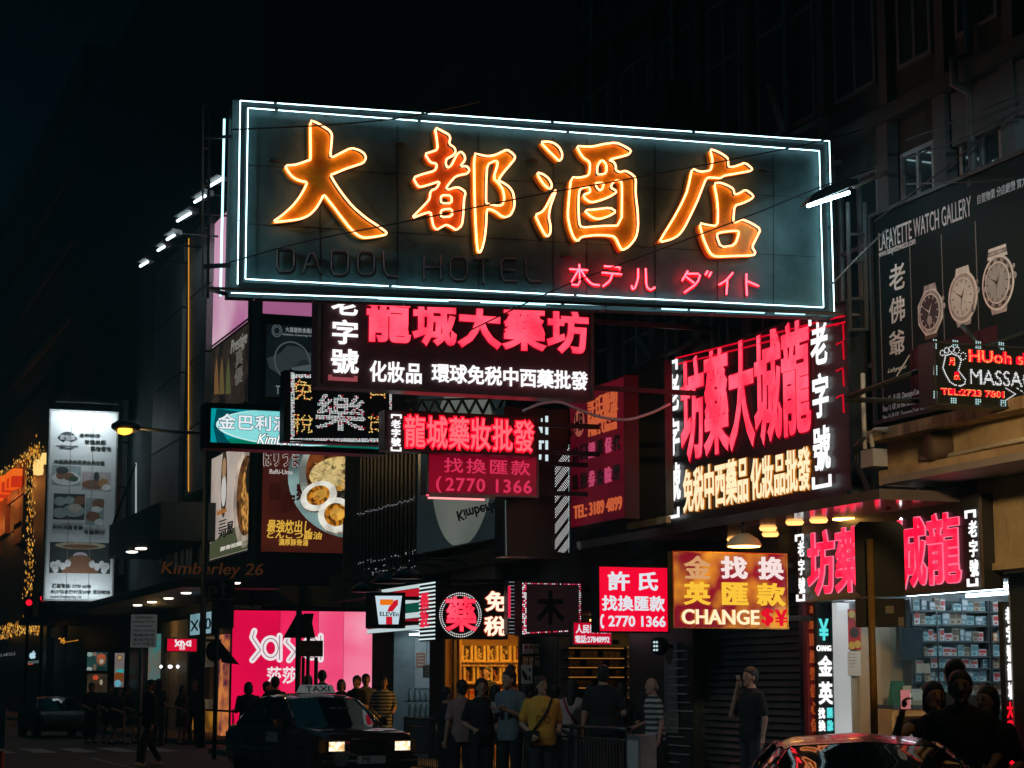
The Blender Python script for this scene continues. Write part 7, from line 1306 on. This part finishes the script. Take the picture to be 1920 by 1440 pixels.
# ================================================================== PEOPLE
JOBS = []
def cap(m, a, b, r0, r1, n=10):
    a, b = Vector(a), Vector(b); ax = (b - a); L = ax.length or 1e-3; ax.normalize(); pr = [(r0 * math.sin(R(t)), -r0 * math.cos(R(t))) for t in (8, 35, 62)] + [(r0, 0), (r1, L)] + [(r1 * math.cos(R(t)), L + r1 * math.sin(R(t))) for t in (28, 55, 82)]
    m.lathe(a, pr, SKINM, n, ax)
def ellip(m, c, rx, ry, rz, n=14):
    vs, fs = [], []; K = 9
    for i in range(K + 1):
        t = math.pi * i / K; t = min(max(t, .08), math.pi - .08)
        for k in range(n): a = 2 * math.pi * k / n; vs.append((c[0] + rx * math.sin(t) * math.cos(a), c[1] + ry * math.sin(t) * math.sin(a), c[2] - rz * math.cos(t)))
    for i in range(K):
        for k in range(n): fs.append((i * n + k, i * n + (k + 1) % n, (i + 1) * n + (k + 1) % n, (i + 1) * n + k))
    fs.append(tuple(range(n))[::-1]); fs.append(tuple(K * n + k for k in range(n))); m.add(vs, fs, SKINM, True)
def loft(m, S, n=16):
    vs, fs = [], []
    for x0, y0, z, rx, ry in S:
        for k in range(n): a = 2 * math.pi * k / n; c, s = math.cos(a), math.sin(a); e = .85; vs.append((x0 + rx * math.copysign(abs(c) ** e, c), y0 + ry * math.copysign(abs(s) ** e, s), z))
    for i in range(len(S) - 1):
        for k in range(n): fs.append((i * n + k, i * n + (k + 1) % n, (i + 1) * n + (k + 1) % n, (i + 1) * n + k))
    fs.append(tuple(range(n))[::-1]); fs.append(tuple((len(S) - 1) * n + k for k in range(n))); m.add(vs, fs, SKINM, True)
ARMS = {                     # elbow and wrist from the shoulder, for the left (+x) side; facing -y
    'down': ((.06, .03, -.29), (.08, -.03, -.53)), 'bent': ((.07, .06, -.28), (.0, -.20, -.36)), 'hold': ((.06, .02, -.28), (-.08, -.22, -.17)),
    'ear': ((.10, -.10, -.25), (-.06, -.12, .10)), 'raise': ((.14, -.20, -.10), (.06, -.36, .14)), 'wave': ((.16, -.02, -.22), (.22, -.16, .0)), 'behind': ((.08, .08, -.27), (-.02, .12, -.48)), 'bag': ((.07, .04, -.28), (-.04, -.14, -.42))}
def tone(c): return pbr('skin %d' % int(c[0] * 100), c, .55, 0, .08, 6)
def cloth(name, c): return pbr('cloth ' + name, c, .85, 0, .2, 7, .2)
NP = [0]
def person(label, px, d, ytop, face=0, arms=('down', 'down'), legs='stand', hair='short', shirt=None, sleeve='short', bottom=None, kind='trousers', skin=(.46, .27, .18), build=1.0, headturn=0, lean=0.0, group=None, extra=None, hairmat=None, z=None, facepx=True, nod=0.0, shoes=None):
    g = gnd(px, d); gz = PV if (g.x > KERB and g.y < 49.5) or (g.x > KERB + .7 and g.y > 57.2) else 0.0
    if z is not None: gz = z
    H_ = max(1.50, min(1.86, atd(px, ytop, d).z - gz)); s = H_ / 1.70; w = build
    T = thing('person', label, 'person', (0, 0, 0), group, 0.0)
    sk = tone(skin); fwd = {'stand': (0, 0), 'walk': (.20, -.20)}[legs]
    hip = [(.09, 0, .90), (-.09, 0, .90)]; knee = [(.10, -.03 - fwd[0] * .6, .49), (-.10, -.03 - fwd[1] * .3, .49)]; ank = [(.10, .02 - fwd[0], .09), (-.10, .02 - fwd[1] * 1.1, .10 if legs == 'stand' else .14)]
    sh = [(.172 * w, 0 - lean * .5, 1.362), (-.172 * w, -lean * .5, 1.362)]
    el, wr = [], []
    for i, a in enumerate(arms):
        e, q = ARMS[a]; sg = 1 if i == 0 else -1; el.append((sh[i][0] + e[0] * sg, sh[i][1] + e[1], sh[i][2] + e[2])); wr.append((sh[i][0] + q[0] * sg, sh[i][1] + q[1], sh[i][2] + q[2]))
    X = lambda p: tuple(c * s for c in p)
    def tor(k, z0=0, z1=9):
        S = [(.80, .155, .115), (.92, .168 * w, .125 * w), (1.05, .145 * w, .108 * w), (1.22, .162 * w, .118 * w), (1.32, .182 * w, .112), (1.375, .168 * w, .092), (1.415, .125 * w, .074), (1.455, .072, .062), (1.475, .058, .056)]
        return [(0, -lean * max(0, zz - .9), zz, a + k, b + k) for zz, a, b in S if z0 <= zz <= z1]
    hx, hy, hz = 0, -.015 - lean * .62 - nod * .03, 1.585 - nod * .015
    b = MB(); loft(b, [tuple(c * s for c in q) for q in tor(0)])
    cap(b, X((0, -lean * .5, 1.41)), X((0, hy + .02, 1.53)), .054 * s, .05 * s)
    ellip(b, X((hx, hy, hz + .015)), .077 * s, .094 * s, .105 * s); ellip(b, X((hx, hy - .022, hz - .055)), .055 * s, .066 * s, .062 * s)
    t = R(headturn); fd = Vector((math.sin(t), -math.cos(t), 0)); sd = Vector((math.cos(t), math.sin(t), 0)); hc = Vector((hx, hy, hz))
    nz = hc + fd * .098 + Vector((0, 0, -.015)); cap(b, tuple((hc + fd * .086 + Vector((0, 0, .02))) * s), tuple(nz * s), .011 * s, .017 * s, 6); cap(b, tuple((hc + fd * .07 + Vector((0, 0, -.085))) * s), tuple((hc + fd * .078 + Vector((0, 0, -.095))) * s), .024 * s, .022 * s, 6)
    for sg in (-1, 1): cap(b, tuple((hc + sd * (.077 * sg) + Vector((0, 0, .015))) * s), tuple((hc + sd * (.081 * sg) + Vector((0, 0, -.03))) * s), .018 * s, .013 * s, 6)
    for i in (0, 1):
        cap(b, X(sh[i]), X(el[i]), .052 * s * (.6 + .4 * w), .040 * s); cap(b, X(el[i]), X(wr[i]), .040 * s, .026 * s)
        cap(b, X(hip[i]), X(knee[i]), .086 * s * w, .056 * s); cap(b, X(knee[i]), X(ank[i]), .055 * s, .038 * s); cap(b, X(ank[i]), X((ank[i][0], ank[i][1] - .14, .045)), .042 * s, .034 * s)
        v = (Vector(wr[i]) - Vector(el[i])).normalized(); cap(b, X(wr[i]), tuple((Vector(wr[i]) + v * .055) * s), .026 * s, .034 * s)
    fing = MB()
    for i in (0, 1):
        v = (Vector(wr[i]) - Vector(el[i])).normalized(); o_ = v.orthogonal().normalized(); c_ = v.cross(o_)
        if abs(c_.x) < abs(o_.x): o_, c_ = c_, o_
        root = Vector(wr[i]) + v * .075
        curl = .45 if arms[i] in ('down', 'behind') else 1.0
        for q in range(4):
            p0 = root + o_ * 0 + c_ * (-.026 + q * .0175); L_ = (.062, .072, .068, .052)[q]; nrm = o_ if o_.y < 0 else -o_
            p1 = p0 + v * L_ * .55 + nrm * .012 * curl; p2 = p1 + v * L_ * .4 * (1 - .5 * curl) + nrm * .03 * curl; fing.tube([p0 * s, p1 * s, p2 * s], .0095 * s, sk, 6, r1=.006 * s)
        p0 = Vector(wr[i]) + v * .03 + c_ * .03 * (1 if i else -1); fing.tube([p0 * s, (p0 + v * .03 + c_ * .018 * (1 if i else -1)) * s, (p0 + v * .06 + c_ * .012 * (1 if i else -1)) * s], .0115 * s, sk, 6, r1=.008 * s)
    rz = -YAW + R(face)
    def add(name, mb, mat, vox, parent=T, post=None, sm=4):
        me = bpy.data.meshes.new(name); me.from_pydata(mb.v, [], mb.f); o = bpy.data.objects.new(name, me); COL.objects.link(o); o.parent = parent; me.materials.append(mat)
        md = o.modifiers.new('fuse', 'REMESH'); md.mode = 'VOXEL'; md.voxel_size = vox; md.use_smooth_shade = True; q = o.modifiers.new('soft', 'SMOOTH'); q.iterations = sm; q.factor = .5; JOBS.append((o, post, mat)); return o
    add('body', b, sk, .0135, post=fing, sm=3)
    hm = hairmat or HAIRM
    h = MB(); tb = Vector((-fd.x, -fd.y, 0))
    if hair != 'bald':
        ellip(h, tuple((hc + tb * .02 + Vector((0, 0, .045))) * s), .091 * s, .104 * s, .097 * s); ellip(h, tuple((hc + tb * .045 + Vector((0, 0, -.01))) * s), .078 * s, .066 * s, .092 * s)
    else: ellip(h, tuple((hc + tb * .055 + Vector((0, 0, -.02))) * s), .079 * s, .055 * s, .06 * s)
    if hair == 'long':
        cap(h, tuple((hc + tb * .06) * s), tuple((hc + tb * .085 + Vector((0, 0, -.24))) * s), .085 * s, .07 * s)
        for sg in (-1, 1): cap(h, tuple((hc + tb * .01 + sd * .072 * sg + Vector((0, 0, .03))) * s), tuple((hc + tb * .03 + sd * .075 * sg + Vector((0, 0, -.19))) * s), .032 * s, .03 * s)
    if hair == 'bob':
        for sg in (-1, 1): cap(h, tuple((hc + tb * .015 + sd * .072 * sg + Vector((0, 0, .03))) * s), tuple((hc + tb * .02 + sd * .075 * sg + Vector((0, 0, -.09))) * s), .032 * s, .028 * s)
        cap(h, tuple((hc + tb * .06) * s), tuple((hc + tb * .07 + Vector((0, 0, -.1))) * s), .08 * s, .06 * s)
    if hair == 'bun': ellip(h, tuple((hc + tb * .05 + Vector((0, 0, .15))) * s), .06 * s, .06 * s, .05 * s)
    if hair == 'pony': cap(h, tuple((hc + tb * .10 + Vector((0, 0, .03))) * s), tuple((hc + tb * .14 + Vector((0, 0, -.2))) * s), .035 * s, .02 * s)
    if hair == 'cap':
        cap(h, tuple((hc + fd * .07 + Vector((0, 0, .06))) * s), tuple((hc + fd * .15 + Vector((0, 0, .05))) * s), .05 * s, .03 * s)
    # keep the hair off the face: nothing forward of the brow below the hairline
    h.v = [(Vector(p) - fd * max(0, ((Vector(p) / s - hc).dot(fd) - (.04 if p[2] / s < hc.z + .048 else .108)) * s)) if hair != 'cap' else p for p in map(Vector, h.v)]; h.v = [tuple(p) for p in h.v]
    add('hair', h, hm, .013, sm=3)
    if facepx:
        e = MB()
        for sg in (-1, 1):
            c = hc + fd * .082 + sd * .031 * sg + Vector((0, 0, .018)); ellip(e, tuple(c * s), .010 * s, .009 * s, .007 * s, 8); c = hc + fd * .081 + sd * .032 * sg + Vector((0, 0, .042)); ellip(e, tuple(c * s), .013 * s, .011 * s, .004 * s, 8)
        e.m = [0] * len(e.f); e.mats = [pbr('dark eyes', (.02, .015, .012), .3)]; e.build('eyes', T)
        e = MB(); ellip(e, tuple((hc + fd * .079 + Vector((0, 0, -.052))) * s), .024 * s, .012 * s, .007 * s, 8); e.mats = [pbr('lips', (.32, .10, .08), .5)]; e.build('mouth', T)
    if shirt is not None:
        c = MB(); zlow = .92 if kind != 'dress' else .80; S = tor(.014, .8, 1.46)
        if kind == 'dress': S = [(0, 0, .58, .20 * w, .15), (0, 0, .75, .19 * w, .14)] + S
        else: S = [(0, -.0, .80, .165 * w, .13)] + [q for q in S if q[2] > .81]
        loft(c, [tuple(v * s for v in q) for q in S])
        for i in (0, 1):
            k = {'short': .72, 'long': 1.0, 'none': .05}[sleeve]; e_ = tuple(sh[i][j] + (el[i][j] - sh[i][j]) * k for j in range(3)); cap(c, X(sh[i]), X(e_), .060 * s * (.6 + .4 * w), (.064 if k < 1 else .054) * s)
            if k == 1.0: cap(c, X(el[i]), X(tuple(el[i][j] + (wr[i][j] - el[i][j]) * .95 for j in range(3))), .052 * s, .038 * s)
        add('shirt' if kind != 'dress' else 'dress', c, shirt, .0145, sm=4)
    if bottom is not None and kind != 'dress':
        c = MB(); loft(c, [tuple(v * s for v in q) for q in [(0, 0, .80, .165, .125), (0, 0, .92, .178 * w, .135 * w), (0, 0, 1.0, .16 * w, .12 * w)]])
        for i in (0, 1):
            if kind == 'trousers': cap(c, X(hip[i]), X(knee[i]), .098 * s * w, .072 * s); cap(c, X(knee[i]), X(ank[i]), .072 * s, .058 * s)
            elif kind == 'shorts': kk = tuple(hip[i][j] + (knee[i][j] - hip[i][j]) * .75 for j in range(3)); cap(c, X(hip[i]), X(kk), .10 * s * w, .085 * s)
        if kind == 'skirt': loft(c, [tuple(v * s for v in q) for q in [(0, 0, .52, .21, .17), (0, 0, .75, .185, .145), (0, 0, .95, .16, .12)]])
        add({'trousers': 'trousers', 'shorts': 'shorts', 'skirt': 'skirt'}[kind], c, bottom, .0145, sm=4)
    c = MB()
    for i in (0, 1): cap(c, X((ank[i][0], ank[i][1] + .03, .05)), X((ank[i][0], ank[i][1] - .17, .045)), .048 * s, .042 * s)
    add('shoes', c, shoes or cloth('dark shoe', (.03, .03, .032)), .014, sm=3)
    if extra: extra(T, s, sh, el, wr, hc, fd)
    T.location = (g.x, g.y, gz); T.rotation_euler = (0, 0, rz); NP[0] += 1
    return T
def strap_bag(bagmat, side=1, back=False):
    def fn(T, s, sh, el, wr, hc, fd):
        m = MB(); sy = 1 if back else -1
        pts = [(sh[0][0] * side * .75, 0, 1.425), (sh[0][0] * side * .6, sy * .09, 1.39), (.04 * side, sy * .146, 1.24), (-.06 * side, sy * .145, 1.10), (-.15 * side, sy * .125, .98)]
        m.tube([Vector(p) * s for p in pts], .018, bagmat, 6); st = m.build('bag_strap', T); m = MB()
        m.hexa([(x * s, y * s, z * s) for x, y, z in ((-.24 * side, sy * .16, .84), (-.06 * side, sy * .19, .84), (-.06 * side, sy * .12, .84), (-.24 * side, sy * .10, .84), (-.23 * side, sy * .16, 1.0), (-.07 * side, sy * .18, 1.0), (-.07 * side, sy * .13, 1.0), (-.23 * side, sy * .11, 1.0))], bagmat); m.build('bag', T)
    return fn
def phone(i, lit=False):
    def fn(T, s, sh, el, wr, hc, fd):
        v = (Vector(wr[i]) - Vector(el[i])).normalized(); c = (Vector(wr[i]) + v * .09) * s; m = MB(); up = Vector((0, -.25, 1)).normalized() if v.z > .3 else Vector((0, -1, .4)).normalized(); sd_ = Vector((1, 0, 0)); nn_ = up.cross(sd_).normalized() * .005
        P_ = [c - sd_ * .037 - up * .075, c + sd_ * .037 - up * .075, c + sd_ * .037 + up * .075, c - sd_ * .037 + up * .075]; m.hexa([p - nn_ for p in P_] + [p + nn_ for p in P_], emis((200, 120, 120), .7, False) if lit else pbr('pale phone', (.5, .45, .45), .3)); m.build('phone', T)
    return fn
DKC = cloth('black', (.014, .015, .017)); NAVY = cloth('navy', (.02, .025, .035)); GREY = cloth('grey', (.12, .13, .14)); PKC = cloth('pale pink', (.55, .38, .38)); YLC = cloth('yellow', (.75, .42, .05)); TRS = cloth('dark denim', (.03, .035, .045)); DPK = cloth('dusty pink', (.30, .20, .20)); BLG = cloth('blue grey', (.14, .18, .21))
STR1 = striped('striped polo', (.05, .06, .06), (.50, .52, .50), 4.2); STR2 = striped('striped dress cloth', (.03, .035, .035), (.36, .38, .36), 4.6)
GREYH = pbr('grey hair', (.30, .30, .29), .6, 0, .3, 20)
# outside the golden shop and the dim shop
person('person in a dusty pink shirt with short hair outside the golden shop', 866, 30.5, 1277, 200, ('down', 'bent'), shirt=DPK, bottom=DKC, hair='short', build=.95)
person('person in a black top next to the dusty pink shirt', 902, 29.6, 1274, 20, ('bent', 'bent'), shirt=DKC, bottom=DKC, hair='bob', skin=(.40, .24, .16), headturn=-10)
person('smiling shopkeeper in black behind the counter of the golden shop', 912, 41.3, 1251, -25, ('down', 'down'), shirt=DKC, bottom=DKC, skin=(.55, .34, .2), hair='short', z=PV + .15)
person('tall person in a blue grey shirt with a top knot looking at a phone', 957, 28.6, 1252, -35, ('hold', 'hold'), shirt=BLG, bottom=DKC, hair='bun', headturn=-15, nod=1, extra=phone(1))
def tee_print(T, s, sh, el, wr, hc, fd):
    strap_bag(DKC, 1)(T, s, sh, el, wr, hc, fd); m = MB(); f_ = Fr((0, -.142 * s, 0), (1, 0, 0), (0, -1, 0)); ink = pbr('brown shirt print', (.22, .10, .02), .8)
    for x, z, a, b in ((-.07, 1.16, .035, .045), (.05, 1.14, .04, .05), (-.02, 1.27, .012, .03), (.02, 1.27, .012, .03)): m.ell(f_, x * s, z * s, a * s, b * s, .0, .004, ink, 14, hole=.72)
    m.build('shirt_print', T)
person('woman in a bright yellow T-shirt with a dark bag strap behind the railings', 1015, 28.2, 1270, 12, ('bent', 'bag'), shirt=YLC, bottom=TRS, hair='bob', build=1.12, headturn=20, extra=tee_print)
person('person with long hair in a pale pink shirt seen from behind', 1073, 29.0, 1275, 165, ('down', 'wave'), shirt=PKC, bottom=DKC, hair='long', extra=strap_bag(cloth('red strap', (.35, .04, .05)), 1, True), facepx=False)
person('broad person in black seen from behind before the dim shelves', 1131, 28.4, 1249, 185, ('down', 'bent'), shirt=DKC, bottom=DKC, hair='short', build=1.15, facepx=False)
person('shorter person in black squeezed between the pink shirt and the broad back', 1108, 30.5, 1284, 190, ('bent', 'bent'), shirt=NAVY, bottom=DKC, hair='bob', facepx=False)
person('balding old man in a striped polo shirt walking left', 1228, 28.3, 1272, -70, ('down', 'bent'), legs='walk', shirt=STR1, bottom=DKC, hair='bald', hairmat=GREYH, skin=(.50, .30, .22), headturn=0, lean=.06)
person('person in a dark shirt holding a phone to the ear before the shutter', 1408, 26.0, 1253, -60, ('down', 'ear'), shirt=DKC, bottom=TRS, hair='short', skin=(.5, .28, .2), extra=phone(1), build=1.05)
person('person in dark clothes half hidden behind the yellow shirt', 985, 30.8, 1286, 150, ('down', 'down'), shirt=NAVY, bottom=DKC, hair='short', facepx=False)
for lab, px_, d_, yt, fa, hr in (('dark silhouette at the right shoulder of the broad back', 1166, 29.6, 1282, 190, 'short'), ('dark silhouette between the blue grey shirt and the black top', 928, 31.5, 1288, 170, 'bob'), ('dark silhouette right behind the yellow shirt shoulder', 1042, 31.2, 1288, 160, 'short'), ('dark silhouette left of the golden shop door', 836, 31.8, 1290, 120, 'short')):
    person(lab, px_, d_, yt, fa, ('down', 'bent'), shirt=DKC, bottom=DKC, hair=hr, facepx=False)
# behind the taxi
for lab, px_, d_, yt, fa, hr, sh_, kw in (
    ('person in a dark jacket at the left end of the pink window', 466, 45, 1280, 190, 'bob', DKC, dict(sleeve='long', build=1.15, facepx=False)),
    ('person in black leaning toward a neighbour before the pink window', 501, 44, 1279, 70, 'short', DKC, {}),
    ('person in black with full hair left of the taxi roof sign', 516, 43.5, 1270, 170, 'short', DKC, dict(facepx=False)),
    ('person in black just behind the thin sign poles', 578, 43.6, 1267, 160, 'bob', NAVY, dict(facepx=False)),
    ('person with short hair standing above the taxi roof sign', 604, 44, 1258, 175, 'short', DKC, dict(facepx=False)),
    ('woman with hair tied back facing the road against the pink window', 640, 43, 1275, 5, 'bob', DKC, {}),
    ('man in black looking left beside the man in grey', 669, 41.5, 1268, -30, 'short', DKC, {}),
    ('man in a grey T-shirt behind the taxi windscreen', 686, 42, 1265, 15, 'short', GREY, {}),
    ('woman with long hair in a striped dress right of the taxi', 719, 40.5, 1270, 10, 'long', STR2, dict(kind='dress'))):
    person(lab, px_, d_, yt, fa, random.choice((('down', 'bent'), ('bent', 'down'), ('hold', 'down'), ('down', 'behind'), ('bag', 'bent'))) if 'dress' not in lab else ('bent', 'bag'), shirt=sh_, bottom=DKC if 'kind' not in kw else None, hair=hr, skin=(.5, .3, .22), **kw)
# left: crossing and corner pavement
person('dark figure striding over the crossing in one pale shoe', 283, 42, 1276, -60, ('down', 'bent'), legs='walk', shirt=DKC, bottom=DKC, hair='short', sleeve='long', shoes=cloth('pale shoe', (.5, .5, .5)))
for lab, px_, d_, yt, fa, hr, sh_, bt, kd, lg in (
    ('person in dark clothes at the left end of the crossing group', 172, 58, 1281, 40, 'short', DKC, DKC, 'trousers', 'stand'),
    ('bare legged person in dark shorts left in the crossing group', 207, 58, 1286, 30, 'short', DKC, DKC, 'shorts', 'walk'),
    ('bare legged person in a skirt in the middle of the crossing group', 224, 57, 1290, 60, 'bob', NAVY, DKC, 'skirt', 'walk'),
    ('bare legged person in shorts right in the crossing group', 240, 58, 1285, 80, 'short', DKC, DKC, 'shorts', 'walk'),
    ('person with long hair under the grey waiting notice', 298, 56, 1274, 150, 'long', NAVY, DKC, 'trousers', 'stand'),
    ('woman with long hair and a bag before the beige shop window', 343, 57, 1285, 60, 'long', DKC, DKC, 'skirt', 'stand'),
    ('person in patterned dark clothes beside the lamp post', 364, 57.5, 1276, -20, 'short', NAVY, DKC, 'trousers', 'stand')):
    person(lab, px_, d_, yt, fa, ('down', 'bent'), legs=lg, shirt=sh_, bottom=bt, kind=kd, hair=hr, skin=(.42, .26, .18), facepx=fa < 91, extra=strap_bag(GREY) if 'bag' in lab else None)
# right: the group close to the camera
person('tall person in black at the front of the group by the pharmacy', 1800, 15.6, 1258, -10, ('bent', 'bent'), shirt=DKC, bottom=DKC, hair='short', skin=(.30, .17, .12), z=0, build=1.08, nod=1)
person('person with long dark hair raising a pink phone for a selfie', 1752, 16.4, 1282, -15, ('bent', 'raise'), shirt=DKC, bottom=DKC, hair='bob', sleeve='none', skin=(.52, .31, .2), z=0, headturn=25, extra=phone(1, True))
person('person in black with a bob at the right of the pharmacy group', 1850, 16.2, 1290, -30, ('bent', 'down'), shirt=DKC, bottom=DKC, hair='bob', skin=(.40, .24, .17), z=0, headturn=-20)
person('person in a pale shirt turned to the shop behind the front of the group', 1792, 18.6, 1240, 150, ('bent', 'bent'), shirt=cloth('pale check', (.40, .45, .46)), bottom=DKC, hair='short', facepx=False)
# fuse every figure's pieces into single skins
dg = bpy.context.evaluated_depsgraph_get()
for o, post, mat in JOBS:
    me = bpy.data.meshes.new_from_object(o.evaluated_get(dg)); 
    if post is not None and post.f:
        n = len(me.vertices); v = np.empty(n * 3); me.vertices.foreach_get('co', v); V = v.reshape(-1, 3).tolist() + post.v; Fs = [tuple(p.vertices) for p in me.polygons] + [tuple(i + n for i in f) for f in post.f]
        me2 = bpy.data.meshes.new(o.name); me2.from_pydata(V, [], Fs); me2.polygons.foreach_set('use_smooth', [True] * len(Fs)); me = me2
    me.materials.clear(); me.materials.append(mat); o['_'] = 0; del o['_']; o.modifiers.clear(); o.data = me

# ================================================================== ADDED HAZE: thin teal volume put in to lift the dark tones
hm_ = bpy.data.materials.new('added teal haze'); hm_.use_nodes = True; nt = hm_.node_tree; nt.nodes.clear(); o = nt.nodes.new('ShaderNodeOutputMaterial'); v = nt.nodes.new('ShaderNodeVolumePrincipled'); v.inputs['Color'].default_value = (.25, .88, 1, 1); v.inputs['Density'].default_value = HAZE; v.inputs['Anisotropy'].default_value = .2; nt.links.new(v.outputs[0], o.inputs['Volume'])
m = MB(); m.box(-150, -60, -1.2, 150, 300, 52, hm_); tag(m.build('haze'), kind='stuff')
